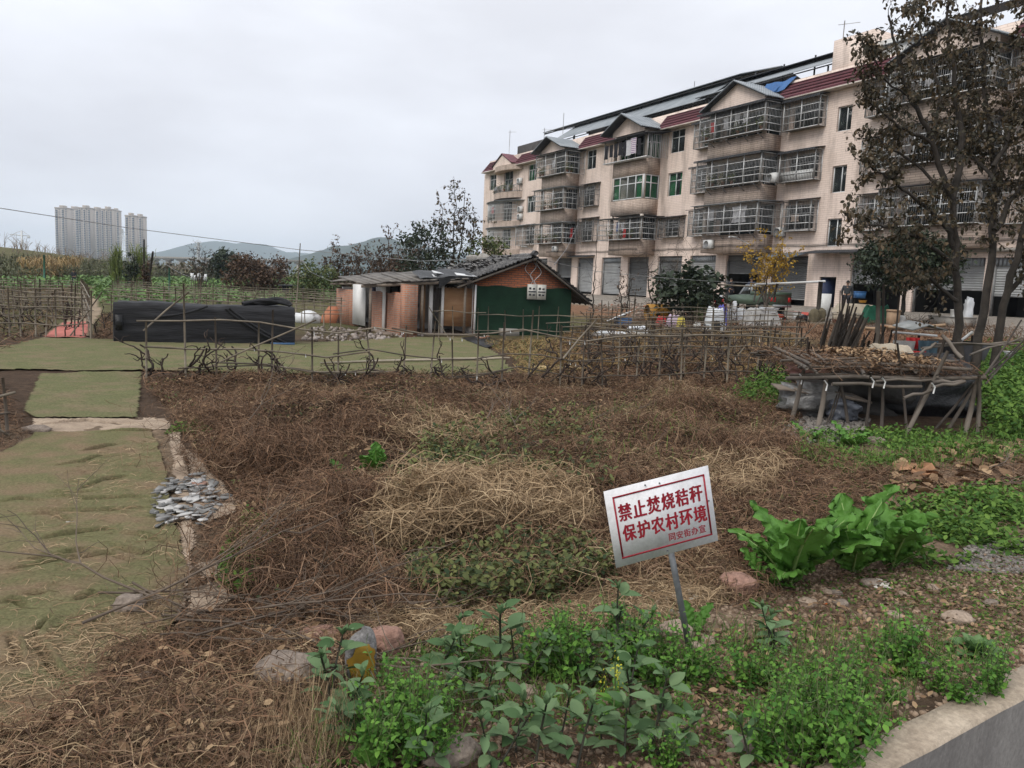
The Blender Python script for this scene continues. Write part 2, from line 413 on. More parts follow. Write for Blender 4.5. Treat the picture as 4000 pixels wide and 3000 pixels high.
def wall_holes(mb, x0, x1, z0, z1, holes, depth=.22):
    xs = sorted({x0, x1, *[h[0] for h in holes], *[h[1] for h in holes]}); zs = sorted({z0, z1, *[h[2] for h in holes], *[h[3] for h in holes]})
    xs = [x for x in xs if x0 <= x <= x1]; zs = [z for z in zs if z0 <= z <= z1]
    for i in range(len(xs) - 1):
        for j in range(len(zs) - 1):
            cx, cz = (xs[i] + xs[i + 1]) / 2, (zs[j] + zs[j + 1]) / 2
            if any(h[0] < cx < h[1] and h[2] < cz < h[3] for h in holes): continue
            a, b_, c, d = xs[i], xs[i + 1], zs[j], zs[j + 1]
            mb.quad((a, 0, c), (b_, 0, c), (b_, 0, d), (a, 0, d))
    for a, b_, c, d in holes:
        mb.quad((a, 0, c), (a, depth, c), (b_, depth, c), (b_, 0, c)); mb.quad((a, 0, d), (b_, 0, d), (b_, depth, d), (a, depth, d))
        mb.quad((a, 0, c), (a, 0, d), (a, depth, d), (a, depth, c)); mb.quad((b_, 0, c), (b_, depth, c), (b_, depth, d), (b_, 0, d))

WIN = []            # (u0,u1,z0,z1, curtain, style)
for k, (a, b_) in enumerate(((7.95, 9.75 - .1), (0, 0), (0, 0))): pass
# bay one, the rounded end bay
for z0, z1 in ((10.9 + 1.15, 13.68), (8.85, 10.7), (5.85, 7.75)):
    WIN.append((-45.6, -43.95, z0, z1, 'w', 2)); WIN.append((-42.1, -40.1, z0 - .9 if z0 > 11 else z0 - .7, z1, 'w', 3))
for k in range(3): WIN.append((-36.9, -35.2, SILL[k] + .2, TOPZ[k] + .05, 'w' if k < 2 else 'g', 3))
# flat side windows
WIN.append((-26.35, -24.87, 12.2, 13.83, 'd', 2))
WIN.append((-14.95, -13.33, 12.18, 13.85, 'd', 2)); WIN.append((-14.95, -13.33, 9.05, 10.75, 'g', 2))
for u in (-26.6,): WIN += [(u, u + 1.7, 9.1, 10.8, 'd', 2), (u, u + 1.7, 6.1, 7.8, 'd', 2)]
WIN.append((-15.0, -13.4, 6.1, 7.4, 'd', 2))
for k in range(3): WIN.append((-3.2, -.95, SILL[k] + .2, TOPZ[k] - .1, 'd', 3))
for k in range(3): WIN.append((2.75, 4.4, SILL[k] + .2, TOPZ[k] - .1, 'w', 3))
for k in range(3): WIN.append((-11.5, -9.6, SILL[k] + .2, TOPZ[k] - .1, 'w', 2))
for k in range(3): WIN.append((11.4, 13.2, SILL[k] + .2, TOPZ[k] - .1, 'd', 2)); WIN.append((15.5, 17.2, SILL[k] + .2, TOPZ[k] - .1, 'd', 2))
STAIR = [(.12, 1.12, 11.55, 12.95), (.12, 1.12, 8.1, 9.62), (.12, 1.12, 5.03, 6.62)]
for s in STAIR: WIN.append((*s, 'd', 1))
# ground floor openings: (u0,u1,top, shutter bottom, material)
SHOPS = [(-45.9, -43.2, 4.6, 1.7, 0), (-42.5, -39.8, 4.6, 1.7, 0), (-38.9, -36.1, 4.6, 1.7, 0), (-35.0, -32.3, 4.65, 1.7, 1), (-30.59, -27.97, 4.65, 2.95, 1), (-26.95, -24.42, 4.62, 1.72, 0),
         (-23.1, -20.35, 4.62, 1.66, 0), (-19.35, -16.7, 4.62, 1.66, 1), (-15.55, -12.72, 4.65, 1.62, 1), (-11.82, -9.13, 4.65, 1.58, 0),
         (-8.1, -4.74, 4.65, 3.45, 1), (-3.94, -1.08, 4.5, 1.9, 1), (2.05, 5.35, 4.35, 2.95, 2), (6.0, 9.72, 4.3, 2.75, 2), (10.1, 13.5, 4.3, 2.5, 2), (14.4, 17.8, 4.3, 1.4, 2), (18.6, 22.0, 4.3, 1.4, 2)]
DOOR = (-.1, 1.1, 1.42, 3.27)
# balcony doors behind the bays: wide glazed opening
BAYS = [(-31.55, -27.4), (-20.15, -16.0), (-9.1, -4.05), (5.0, 10.0), (16.6, 20.8)]
BD = 1.45
holes = [w[:4] for w in WIN] + [(s[0], s[1], 1.2, s[2]) for s in SHOPS] + [DOOR]
w = MB(); wall_holes(w, U0, U1, 1.0, 13.9, holes, .3)
w.quad((U0, 0, 1.0), (U0, 0, 13.9), (U0, 11, 13.9), (U0, 11, 1.0)); w.quad((U1, 0, 1.0), (U1, 11, 1.0), (U1, 11, 13.9), (U1, 0, 13.9))
w.quad((U0, 11, 1.0), (U0, 11, 13.9), (U1, 11, 13.9), (U1, 11, 1.0)); w.quad((U0, 0, 13.9), (U1, 0, 13.9), (U1, 11, 13.9), (U0, 11, 13.9))
w.build('wall', M_TILE, B)
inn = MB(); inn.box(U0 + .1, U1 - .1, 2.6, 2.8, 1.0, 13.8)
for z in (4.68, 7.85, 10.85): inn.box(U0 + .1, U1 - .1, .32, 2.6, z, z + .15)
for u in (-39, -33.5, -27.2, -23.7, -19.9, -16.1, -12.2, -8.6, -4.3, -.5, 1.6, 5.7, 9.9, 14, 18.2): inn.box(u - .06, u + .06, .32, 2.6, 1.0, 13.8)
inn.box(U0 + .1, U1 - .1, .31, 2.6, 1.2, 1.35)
inn.build('room_partition', M_DARK, B)  # dark grey colour deepens the shade inside the rooms
# plinth under the right end shops
pl = MB(); pl.box(5.5, U1, -.55, -.02, .4, 1.38); pl.box(-46.5, 5.5, -.9, -.02, .9, 1.36 + .02)
pl.build('plinth', M_CONC, B)

def make_window(u0, u1, z0, z1, cur, style, y=.12):
    f = MB(); t = .055
    f.box(u0, u1, y, y + .06, z0, z0 + t); f.box(u0, u1, y, y + .06, z1 - t, z1)
    f.box(u0, u0 + t, y, y + .06, z0 + t, z1 - t); f.box(u1 - t, u1, y, y + .06, z0 + t, z1 - t)
    zt = z1 - (z1 - z0) * (.34 if style > 1 else 0)
    if style > 1:
        f.box(u0 + t, u1 - t, y + .002, y + .058, zt - t / 2, zt + t / 2)
        um = (u0 + u1) / 2; f.box(um - t / 2, um + t / 2, y + .004, y + .056, zt + t / 2, z1 - t)
        for i in range(1, style):
            x = u0 + (u1 - u0) * i / style; f.box(x - t / 2, x + t / 2, y + .004, y + .056, z0 + t, zt - t / 2)
    else:
        um = (u0 + u1) / 2 + .1; f.box(um - t / 2, um + t / 2, y + .004, y + .056, z0 + t, z1 - t)
    o = f.build('window', M_FRAME, B)
    p = MB(); p.box(u0 + .03, u1 - .03, y + .025, y + .033, z0 + .03, z1 - .03); p.build('pane', M_GLASS, o)
    if cur in 'gw':
        for side in ((u0 + .04, u0 + (u1 - u0) * (.47 if cur == 'g' else .3)), (u1 - (u1 - u0) * (.30 if cur == 'g' else .35), u1 - .04)):
            xs = np.linspace(*side, 26); c = np.stack([np.stack([xs, y + .13 + .03 * np.sin(xs * 38), np.full(26, zz)], 1) for zz in (z0 + .03, z1 - .03)])
            MB().grid(c).build('curtain', M_CURT_G if cur == 'g' else M_CURT_W, o)
for wdw in WIN: make_window(*wdw)
dr = MB(); dr.box(-.1, -.02, .1, .16, 1.42, 3.27); dr.box(1.02, 1.1, .1, .16, 1.42, 3.27); dr.box(-.02, 1.02, .1, .16, 3.2, 3.27); dr.build('door_frame', M_SHEET_DK, B)
dq = MB(); dq.hexa([(-.02, .16, 1.42), (.03, .16, 1.42), (.53, .95, 1.42), (.48, .95, 1.42)], [(-.02, .16, 3.2), (.03, .16, 3.2), (.53, .95, 3.2), (.48, .95, 3.2)]); dq.build('door', mat('dark_blue_door', (.04, .06, .13), (.03, .04, .09), 2, .5), B)

for u0, u1, zt, zb, ms in SHOPS:
    s = MB(); n = max(1, int((zt - .38 - zb) / .085))
    # slats: shallow zig-zag sheet
    prof = []
    for i in range(n + 1):
        z = zt - .38 - (zt - .38 - zb) * i / n; prof += [(.27, z), (.245, z - (zt - .38 - zb) / n * .5)]
    prof = prof[:-1]
    P = np.array([[(u0 + .04, y, z), (u1 - .04, y, z)] for y, z in prof]); s.grid(P)
    o = s.build('roller_shutter', (M_SHUT, M_SHUT_D, M_SHUT)[ms], B)
    MB().box(u0 + .02, u1 - .02, .16, .32, zt - .40, zt - .01).build('shutter_housing', M_SHEET if ms != 1 else M_SHUT_D, o)
    MB().box(u0, u0 + .06, .12, .3, 1.36, zt - .42).box(u1 - .06, u1, .12, .3, 1.36, zt - .42).box(u0 + .06, u1 - .06, .23, .28, zb - .06, zb + .01).build('guide_rail', M_BARS_D, o)

# ---------------------------------------------------------------- bays
def bay(u0, u1, roof=True, enclosed=(), gm=None):
    a = MB(); ny = -BD
    for k, zb in enumerate((4.72, 7.78, 10.72)):
        zt = SILL[k] - .05
        a.box(u0, u1, ny, -.002, zb, zt)
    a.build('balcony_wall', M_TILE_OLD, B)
    c = MB()
    for z in (7.76, 10.70): c.box(u0 + .05, u1 - .05, ny + .05, -.003, z, z + .018)
    for u in (u0 + .01, u1 - .21):
        for k in range(3): c.box(u, u + .2, ny + .01, ny + .21, SILL[k] - .05, (7.76, 10.7, 13.9)[k])
    c.build('balcony_slab', M_PLASTER, B)
    sw = MB()
    for k in range(3): sw.box(u1 + .02, u1 + .04, -.02, -.01, SILL[k], TOPZ[k])
    sw.build('side_trim', M_DARK, B)
    # glazed back wall of the balcony, its pane darkened for slab shade and dim rooms
    for k in range(3):
        if k in enclosed: continue
        f = MB(); uu0, uu1 = u0 + .22, u1 - .1; z0, z1 = SILL[k] - .2, TOPZ[k] + .0; n = 5
        for i in range(n + 1): x = uu0 + (uu1 - uu0) * i / n; f.box(x - .035, x + .035, -.07, -.01, z0, z1)
        f.box(uu0, uu1, -.068, -.012, z1, z1 + .06); zz = z0 + (z1 - z0) * .68; f.box(uu0, uu1, -.064, -.016, zz - .03, zz + .03)
        o = f.build('balcony_window', M_FRAME, B)
        MB().box(uu0, uu1, -.035, -.005, z0, z1).build('pane', mat('shaded_balcony_glass', (.035, .045, .045), (.018, .024, .024), .8, .25, spec=.3), o)
def grille(u0, u1, y, zb, zt, uL=True, uR=True, yin=0.0, m=None, pitch=.115, rails=4, canopy=True, can_m=None, scallop=False, tray=True, drop=.0):
    """cage of steel bars standing proud of the wall between u0 and u1"""
    m = m or M_BARS; g = MB(); r = .009
    rf = MB()
    def face(p, q, zb, zt):
        L_ = math.dist(p, q); n = max(2, int(L_ / pitch)); off = Vector((q[0] - p[0], q[1] - p[1], 0)).normalized()
        for i in range(n + 1):
            t = i / n; x, yy = p[0] + (q[0] - p[0]) * t, p[1] + (q[1] - p[1]) * t
            g.box(x - r, x + r, yy - r, yy + r, zb, zt)
        for j in range(rails + 1):
            z = zb + (zt - zb) * j / rails
            rf.bar((p[0], p[1], z), (q[0], q[1], z), .036, .036)
        for x, yy in (p, q): rf.box(x - .03, x + .03, yy - .03, yy + .03, zb, zt)
    face((u0, y), (u1, y), zb, zt)
    if uL: face((u0, yin), (u0, y), zb, zt)
    if uR: face((u1, y), (u1, yin), zb, zt)
    n_mid = max(1, round((u1 - u0) / 2.2))
    for i in range(1, n_mid + 1):
        x = u0 + (u1 - u0) * i / (n_mid + 1) ; rf.box(x - .022, x + .022, y - .03, y + .03, zb, zt)
    o = g.build('security_grille', M_BARS_D, B); rf.build('rail_frame', m, o)
    if tray:
        t = MB(); t.box(u0 + .03, u1 - .03, y + .03, min(yin, -BD if y < -BD - .1 else yin) - .005, zb + .01, zb + .035); t.build('tray', M_CONC, o)
    if canopy:
        cm = can_m or M_SHEET_DK; yo = y - .22; c = MB()
        c.hexa([(u0 - .15, yo, zt + .02), (u1 + .15, yo, zt + .02), (u1 + .15, yin - .01, zt + .16), (u0 - .15, yin - .01, zt + .16)],
               [(u0 - .15, yo, zt + .05), (u1 + .15, yo, zt + .05), (u1 + .15, yin - .01, zt + .19), (u0 - .15, yin - .01, zt + .19)])
        if scallop:
            n = int((u1 - u0 + .3) / .12)
            for i in range(n): x = u0 - .15 + i * .12; c.add([(x, yo, zt + .03), (x + .12, yo, zt + .03), (x + .095, yo - .004, zt - .1), (x + .025, yo - .004, zt - .1)], [(0, 1, 2, 3)])
        c.build('canopy', cm, o)
    return o
def brackets(us, y, z):
    for u in us: MB().bar((u, y, z), (u + .12, y + .5, z - .38), .035).build('bracket', M_BARS_D, B)

for i, (a, b_) in enumerate(BAYS):
    bay(a, b_, enclosed=(1,) if i == 1 else ())
# bay two
grille(-31.75, -26.6, -2.0, 11.85, 13.70, yin=-.0, m=M_BARS, pitch=.17, rails=4)
grille(-31.85, -26.7, -2.0, 8.83, 10.62, m=M_BARS, pitch=.17, rails=4, can_m=M_SHEET)
grille(-31.9, -26.6, -2.0, 5.86, 7.58, m=M_BARS, pitch=.17, rails=4, can_m=M_SHEET)
grille(-26.45, -24.05, -.5, 9.0, 10.8, uL=False, m=M_BARS_D, pitch=.13, can_m=M_SHEET_DK)
grille(-26.45, -23.95, -.5, 6.0, 7.9, uL=False, m=M_BARS_D, pitch=.13, can_m=M_SHEET_DK)
# bay three: top open with a lean-to, middle glazed, bottom caged
g3 = MB()
for x in np.linspace(-20.6, -15.1, 3): g3.box(x - .02, x + .02, -1.98, -1.94, 11.85, 13.5)
g3.box(-20.8, -15.1, -2.0, -1.45, 11.80, 11.87)
for x in np.linspace(-15.1, -15.1 + .001, 1):
    for yy in np.linspace(-1.9, -.1, 12): g3.box(x - .011, x + .011, yy - .011, yy + .011, 11.85, 13.5)
for yy in np.linspace(-1.9, -.1, 6): g3.box(-20.82, -20.79, yy - .011, yy + .011, 11.85, 13.5)
g3.build('balcony_frame', M_BARS, B)
MB().hexa([(-21.2, -2.35, 13.45), (-14.8, -2.35, 13.45), (-14.8, -.02, 13.75), (-21.2, -.02, 13.75)], [(-21.2, -2.35, 13.49), (-14.8, -2.35, 13.49), (-14.8, -.02, 13.79), (-21.2, -.02, 13.79)]).build('balcony_canopy', M_SHEET_DK, B)
def glazed(u0, u1, y, z0, z1, n):
    f = MB(); zt = z0 + (z1 - z0) * .66
    for i in range(n + 1): x = u0 + (u1 - u0) * i / n; f.box(x - .04, x + .04, y, y + .06, z0, z1)
    for z in (z0 + .03, zt, z1 - .03): f.box(u0, u1, y + .003, y + .057, z - .035, z + .035)
    for j in range(3): yy = y + (-.05 - y) * j / 2; f.box(u1 - .06, u1, yy - .035, yy + .035, z0, z1)
    for z in (z0 + .03, zt, z1 - .03): f.box(u1 - .057, u1 - .003, y, -.02, z - .035, z + .035)
    o = f.build('balcony_glazing', M_FRAME, B)
    p = MB(); p.box(u0, u1 - .05, y + .025, y + .035, z0, z1); p.box(u1 - .035, u1 - .025, y + .04, -.02, z0, z1); p.build('pane', M_GLASS, o)
    c = MB()
    for s0, s1 in ((u0 + .05, u0 + (u1 - u0) * .23), (u1 - (u1 - u0) * .25, u1 - .12)):
        xs = np.linspace(s0, s1, 24); c.grid(np.stack([np.stack([xs, y + .15 + .03 * np.sin(xs * 35), np.full(24, z)], 1) for z in (z0, z1)]))
    ys = np.linspace(y + .2, -.1, 24); c.grid(np.stack([np.stack([u1 - .15 + .03 * np.sin(ys * 35), ys, np.full(24, z)], 1) for z in (z0, z1)]))
    c.build('curtain', M_CURT_G, o)
glazed(-20.1, -16.02, -1.44, 8.95, 10.70, 4)
glazed(-20.0, -16.05, -.9, 11.95, 13.72, 4)
grille(-21.0, -15.2, -2.0, 5.86, 7.45, m=M_BARS, pitch=.16)
grille(-15.1, -12.7, -.5, 6.0, 7.4, uL=False, m=M_BARS_D, pitch=.13)
# bay four
for k in range(3):
    zb = (5.98, 8.95, 12.02)[k]; zt = (7.75, 10.70, 13.72)[k]
    grille(-9.4, -3.55, -2.0, zb, zt, scallop=k > 0, can_m=M_SHEET if k == 0 else M_SHEET_DK, yin=-.0)
    grille(-11.65, -9.45, -.55, zb, zt, uR=False, scallop=k > 0)
    grille(-3.4 if k else -2.85, -.68, -.6, zb, zt, uL=k == 0, scallop=k > 0)
    brackets((-8.6, -7.1, -5.5, -4.2), -1.95, zb - .02)
MB().box(-3.3, -.8, -.57, -.53, 8.98, 9.55).build('sheet_panel', M_WHITE, B)
# bay five and the last one, behind the trees
for k in range(3):
    zb = (5.8, 8.85, 11.9)[k]; zt = (7.7, 10.7, 13.75)[k]
    grille(4.9, 10.1, -1.9, zb, zt, rails=4); grille(2.5, 4.85, -.6, zb, zt, uR=False); grille(10.2, 13.4, -.6, zb, zt, uL=False)
    grille(16.4, 21.0, -1.9, zb, zt)
# bay one: rounded balconies
def arc(u0, u1, d, z, n=17, y0=0.0):
    t = np.linspace(0, 1, n); return np.stack([u0 + (u1 - u0) * t, y0 - d * np.sin(np.pi * np.clip(t, 0, 1)) ** .6, np.full(n, z)], 1)
a = MB()
for zb, zt in ((4.9, 5.6), (7.9, 8.45), (10.75, 11.35), (13.55, 14.05)):
    a.grid(np.stack([arc(-43.9, -38.0, 1.1, zb), arc(-43.9, -38.0, 1.1, zt)])); P = arc(-43.9, -38.0, 1.1, zt); a.add(P, [tuple(range(len(P)))]); P = arc(-43.9, -38.0, 1.1, zb); a.add(P, [tuple(range(len(P)))[::-1]])
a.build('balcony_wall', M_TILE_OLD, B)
r_ = MB()
for z in (11.4, 12.0): r_.tube(arc(-43.9, -38.0, 1.1, z), .03, 4)
for p in arc(-43.9, -38.0, 1.1, 0, 40): r_.box(p[0] - .018, p[0] + .018, p[1] - .018, p[1] + .018, 11.35, 12.0)
r_.build('balcony_railing', M_BARS_D, B)
for zb, zt, x0, x1 in ((8.55, 10.4, -45.0, -38.2), (5.6, 7.75, -45.0, -38.3)):
    g = MB()
    for p in arc(x0, x1, 1.35, 0, 44): g.box(p[0] - .012, p[0] + .012, p[1] - .012, p[1] + .012, zb, zt)
    for z in np.linspace(zb, zt, 6): g.tube(arc(x0, x1, 1.35, z), .018, 4)
    o = g.build('security_grille', M_BARS, B)
    P = arc(x0 - .3, x1 + .9, 1.6, zt + .06); c = MB().add(np.concatenate([P, P + np.array([0, 0, .03])]), [tuple(range(17))[::-1], tuple(range(17, 34))] + [(i, i + 1, i + 18, i + 17) for i in range(16)]); c.build('canopy', M_SHEET, o)
grille(-38.0, -35.1, -.5, 5.95, 7.85, uL=False, m=M_BARS, can_m=M_SHEET)

# ---------------------------------------------------------------- mansard roof, gables and rooftop sheds
def mansard(u0, u1):
    m = MB(); n = 9
    rows = []
    for i in range(n):
        t0, t1 = i / n, (i + 1) / n
        for t, up_ in ((t0, .035), (t1, 0)):
            rows.append(((-.5 + 1.0 * t) - up_ * .8, 14.0 + 1.2 * t + (up_ * .3)))
    P = np.array([[(u0, y, z), (u1, y, z)] for y, z in rows]); m.grid(P)
    m.build('mansard_roof', M_MAROON, B)
    MB().box(u0, u1, -.56, -.002, 13.905, 13.985).build('eave', M_PLASTER, B)
for s in ((-46.6, -43.2), (-39.2, -31.2), (-27.4, -20.0), (-16.1, -8.9), (-4.3, 5.2), (9.8, 16.8), (20.6, 24)): mansard(*s)
pr = MB(); pr.box(U0 + .3, U1, .42, .6, 13.91, 15.27); pr.box(U0 + .3, U0 + .5, .62, 10.8, 13.91, 15.2); pr.build('parapet', M_TILE, B)
def gable(u0, u1, zp, yf, mroof, over=.35, yover=.55, ze=14.25, zb=13.87):
    um = (u0 + u1) / 2; g = MB()
    g.add([(u0, yf, zb), (u1, yf, zb), (u1, yf, ze), (um, yf, zp), (u0, yf, ze)], [(0, 1, 2, 3, 4)])
    g.quad((u0, yf, zb), (u0, yf, ze), (u0, 0.4, ze), (u0, .4, zb)); g.quad((u1, yf, zb), (u1, .4, zb), (u1, .4, ze), (u1, yf, ze)); g.quad((u0, yf, zb), (u0, .4, zb), (u1, .4, zb), (u1, yf, zb))
    g.build('gable_wall', M_TILE, B)
    sl = (zp - ze) / (um - u0); r = MB()
    for s in (-1, 1):
        ue = um + s * (um - u0 + over * 1.8); zlow = zp - sl * abs(ue - um); n = 34; th = .05
        tt = np.linspace(0, 1, 12); P = np.array([[(um + (ue - um) * t, y, zp + .10 - (zp - zlow) * t + .03 * (j % 2)) for j, y in enumerate(np.linspace(yf - yover, 1.2, n))] for t in tt])
        r.grid(P); P2 = P.copy(); P2[:, :, 2] -= th; r.grid(P2[::-1])
        for e in (0, -1): r.grid(np.stack([P[:, e], P2[:, e]]))
        r.grid(np.stack([P[-1], P2[-1]]))
    r.build('gable_roof', mroof, B)
    s_ = MB()
    for s in (-1, 1):
        ue = um + s * (um - u0 + over * 1.6); zlow = zp - sl * abs(ue - um)
        for y in (yf - yover + .1, ): s_.bar((um, y, zp + .02), (ue, y, zlow + .02), .06)
        s_.hexa([(um, yf - yover + .02, zp - .02), (ue, yf - yover + .02, zlow - .02), (ue, yf - .01, zlow - .02), (um, yf - .01, zp - .02)], [(um, yf - yover + .02, zp + .03), (ue, yf - yover + .02, zlow + .03), (ue, yf - .01, zlow + .03), (um, yf - .01, zp + .03)])
    s_.build('gable_soffit', M_SHEET_DK, B)
gable(-31.75, -27.6, 15.15, -1.5, M_SHEET, yover=.8)
gable(-20.35, -16.2, 15.25, -1.5, M_SHEET, yover=.8)
gable(-9.1, -4.2, 15.42, -1.45, M_SHEET, yover=.45)
gable(5.1, 10.1, 15.45, -1.45, M_SHEET, yover=.45)
gable(16.6, 20.8, 15.4, -1.45, M_SHEET)
gable(-43.3, -39.2, 15.25, -.75, M_MAROON, yover=.12, over=.12)
# metal sheds on the flat roof
def sheet(name, u0, u1, y0, z0, y1, z1, m, th=.04, amp=.03, step=.14):
    n = int((u1 - u0) / step); xs = np.linspace(u0, u1, n * 2 + 1); wv = np.where(np.arange(n * 2 + 1) % 2, amp, 0)
    P = np.array([[(x, y0 + (y1 - y0) * t, z0 + (z1 - z0) * t + h) for x, h in zip(xs, wv)] for t in (0, .5, 1)])
    r = MB().grid(P); Q = P.copy(); Q[:, :, 2] -= th; r.grid(Q[:, ::-1]); r.grid(np.stack([P[0], Q[0]])[::-1]); r.grid(np.stack([P[2], Q[2]]))
    r.grid(np.stack([P[:, 0], Q[:, 0]])); r.grid(np.stack([P[:, -1], Q[:, -1]])[::-1])
    return r.build(name, m, B)
sheet('lower_shed_roof', -33.6, -12.4, .75, 15.76, 3.3, 17.45, M_SHEET)
sheet('lower_shed_roof', -13.4, -8.2, .75, 15.98, 3.4, 16.9, M_SHEET_DK)
sheet('upper_shed_roof', -38.6, -10.6, 2.4, 17.42, 6.2, 18.55, M_SHEET)
sheet('upper_shed_roof', -38.6, -10.6, 9.9, 17.42, 6.2, 18.55, M_SHEET_DK)
sheet('lower_shed_roof', -12.3, -1.25, .9, 15.95, 3.0, 17.0, M_SHEET)
sheet('upper_shed_roof', -12.0, -1.25, 2.2, 16.95, 5.2, 17.6, M_SHEET_DK)
sheet('lower_shed_roof', 1.7, 6.6, .7, 16.0, 3.2, 16.6, M_SHEET)
sheet('upper_shed_roof', 3.6, 24, 2.0, 16.9, 5.6, 17.8, M_SHEET_DK)
fw = MB()
for u in np.arange(-33, -1.5, 2.6): fw.box(u - .04, u + .04, 1.0, 1.08, 13.92, 15.8); fw.box(u - .04, u + .04, 2.7, 2.78, 13.92, 17.3)
for a_, b_, z in ((-33.4, -12.6, 15.66), (-12.3, -1.4, 15.85)): fw.box(a_, b_, .9, .97, z - .06, z)
for a_, b_, z in ((-38.4, -10.8, 17.3), (-11.9, -1.4, 16.82)): fw.box(a_, b_, 2.5, 2.58, z - .08, z)
for u in np.arange(-38.4, -10, 1.9): fw.bar((u, 2.5, 17.34), (u, 6.2, 18.44), .06)
fw.build('shed_frame', M_SHEET_DK, B)
MB().box(-38.3, -1.5, 6.0, 6.1, 13.92, 17.2).box(-38.3, -1.6, 3.0, 3.06, 14.0, 15.9).build('shed_wall', M_SHEET_DK, B)
MB().box(-1.15, 1.6, .62, 5.0, 13.92, 17.0).build('roof_house', M_TILE, B)
MB().box(1.62, 4.2, .95, 4.0, 13.92, 16.35).build('roof_house_wing', M_WHITE, B)
MB().box(-41.3, -35.0, 1.0, 3.5, 13.92, 16.25).build('water_tank_room', mat('dark_board', (.07, .065, .06), (.045, .04, .04), 2, .8), B)
tp = MB(); uu = np.linspace(-6.1, -3.6, 12); vv = np.linspace(0, 1, 8)
tp.grid(np.array([[(u - .5 * (1 - v) * (u > -4.6), -.03 + .46 * v, 14.72 + .78 * v + .04 * math.sin(u * 5 + v * 3) - .08 * math.sin((u + 5.7) * 1.6) * v) for u in uu] for v in vv])); tp.build('blue_sheet', M_BLUET, B)
for u, y, h in ((-43.6, 1.2, 18.3 - 14), (-36.9, 1.6, 3.6), (-34.0, 2.0, 4.6), (-20.1, 6.1, 5.4), (-.9, 1.0, 4.2)):
    m_ = MB(); z0 = 13.93; m_.tube([(u, y, z0), (u + .05, y, z0 + h)], .03, 5)
    if h < 4.5: m_.bar((u - .4, y, z0 + h - .12), (u + .9, y + .3, z0 + h - .25), .03)
    m_.build('antenna_mast', M_BARS, B)
# street-side canopies over the shops
sheet('shop_canopy', -3.9, -1.1, -1.5, 4.32, -.01, 4.72, mat('blue_grey_canopy', (.16, .20, .24), (.10, .12, .14), 1, .6), amp=.02)
sheet('shop_canopy', -.6, 5.6, -1.3, 4.6, -.01, 4.82, M_SHEET_DK, amp=.02)
sheet('shop_canopy', -27.4, -24.2, -.9, 4.68, -.01, 4.85, M_SHEET_DK, amp=.02)
lg = MB(); lg.box(1.4, U1, -.3, -.004, 4.55, 4.72); lg.box(-8.4, -.4, -.06, -.004, 4.68, 4.72); lg.build('ledge', M_CONC, B)
# cable run along the wall
cb = MB()
for dz, dy in ((0, 0), (.06, -.03), (-.05, -.02)):
    us = np.linspace(-30, 14, 120); inb = np.array([any(a - .05 <= u <= b_ + .05 for a, b_ in BAYS) for u in us])
    cb.tube(np.stack([us, np.where(inb, -BD - .04, -.05) + dy, 5.12 + dz + .03 * np.sin(us * 1.7)], 1), .012, 4)
cb.build('cable', M_SHEET_DK, B)
# street lamp arms fixed to the wall
for u in (-4.48, -31.7):
    l = MB().tube([(u, -BD, 5.12), (u + .0, -BD - .5, 5.32), (u - .1, -BD - 1.1, 5.5)], .03, 6); o = l.build('lamp_arm', M_BARS, B)
    hd = MB(); k = 10
    hd.scatter([(math.cos(t) * .09, .0 + .3 * s_, math.sin(t) * .05) for s_ in (-1, 0, 1) for t in np.arange(8) * math.pi / 4], [(i * 8 + j, i * 8 + (j + 1) % 8, i * 8 + 8 + (j + 1) % 8, i * 8 + 8 + j) for i in range(2) for j in range(8)] + [tuple(range(8)), tuple(range(16, 24))], np.array([[u - .15, -BD - 1.35, 5.56]]), np.eye(3)[None], np.ones(1)); hd.build('lamp_head', M_WHITE, o)
# air conditioners bolted to the wall
def aircon(u, z, y, w_=.8, h=.55, d=.3, top=False):
    a_ = MB().box(u, u + w_, y - d, y, z, z + h); o = a_.build('air_conditioner', M_WHITE, B)
    fn = MB(); cx, cz = u + w_ * .38, z + h / 2
    fn.tube([(cx, y - d - .012, cz), (cx, y - d + .001, cz)], h * .4, 18); fn.build('fan_guard', M_BARS_D, o)
    MB().bar((u + .1, y - d, z - .03), (u + .1, y, z - .03), .04).bar((u + w_ - .1, y - d, z - .03), (u + w_ - .1, y, z - .03), .04).build('mount', M_BARS_D, o)
aircon(-3.75, 5.72, -.02); aircon(-8.55, 5.0, -BD - .01); aircon(-38.7, 12.1, -.02); aircon(-38.3, 9.3, -.02); aircon(-38.3, 8.55, -.02); aircon(-28.6, 5.15, -BD - .01, .7, .45)
aircon(-3.9, 8.95, -.9)
# potted plants and clutter behind the bars are dressed later
# ====================================================================== ground sheet
def PX(*pts): return [G2(*p) for p in pts]
P_C1 = PX((-420, 3050), (-420, 2100), (-150, 1850), (60, 1740), (140, 1690), (590, 1680), (640, 1800), (690, 2050), (742, 2250), (690, 2440), (430, 2620), (300, 2780), (120, 2900), (-100, 2960))
P_C2 = PX((85, 1615), (150, 1462), (556, 1456), (552, 1560), (545, 1634), (130, 1640))
P_C3 = PX((-500, 1400), (-40, 1372), (160, 1322), (440, 1328), (1250, 1340), (1620, 1318), (1830, 1322), (1960, 1390), (2010, 1462), (1300, 1466), (620, 1452), (-60, 1452), (-500, 1500))
P_RED = PX((165, 1318), (240, 1262), (345, 1257), (358, 1265), (338, 1324))
P_PATH = PX((170, 1320), (240, 1262), (300, 1232), (335, 1190), (350, 1158), (385, 1152), (378, 1190), (400, 1215), (365, 1260), (338, 1322))
P_TAN = PX((120, 1640), (140, 1695), (640, 1680), (700, 1720), (650, 1630), (560, 1632))
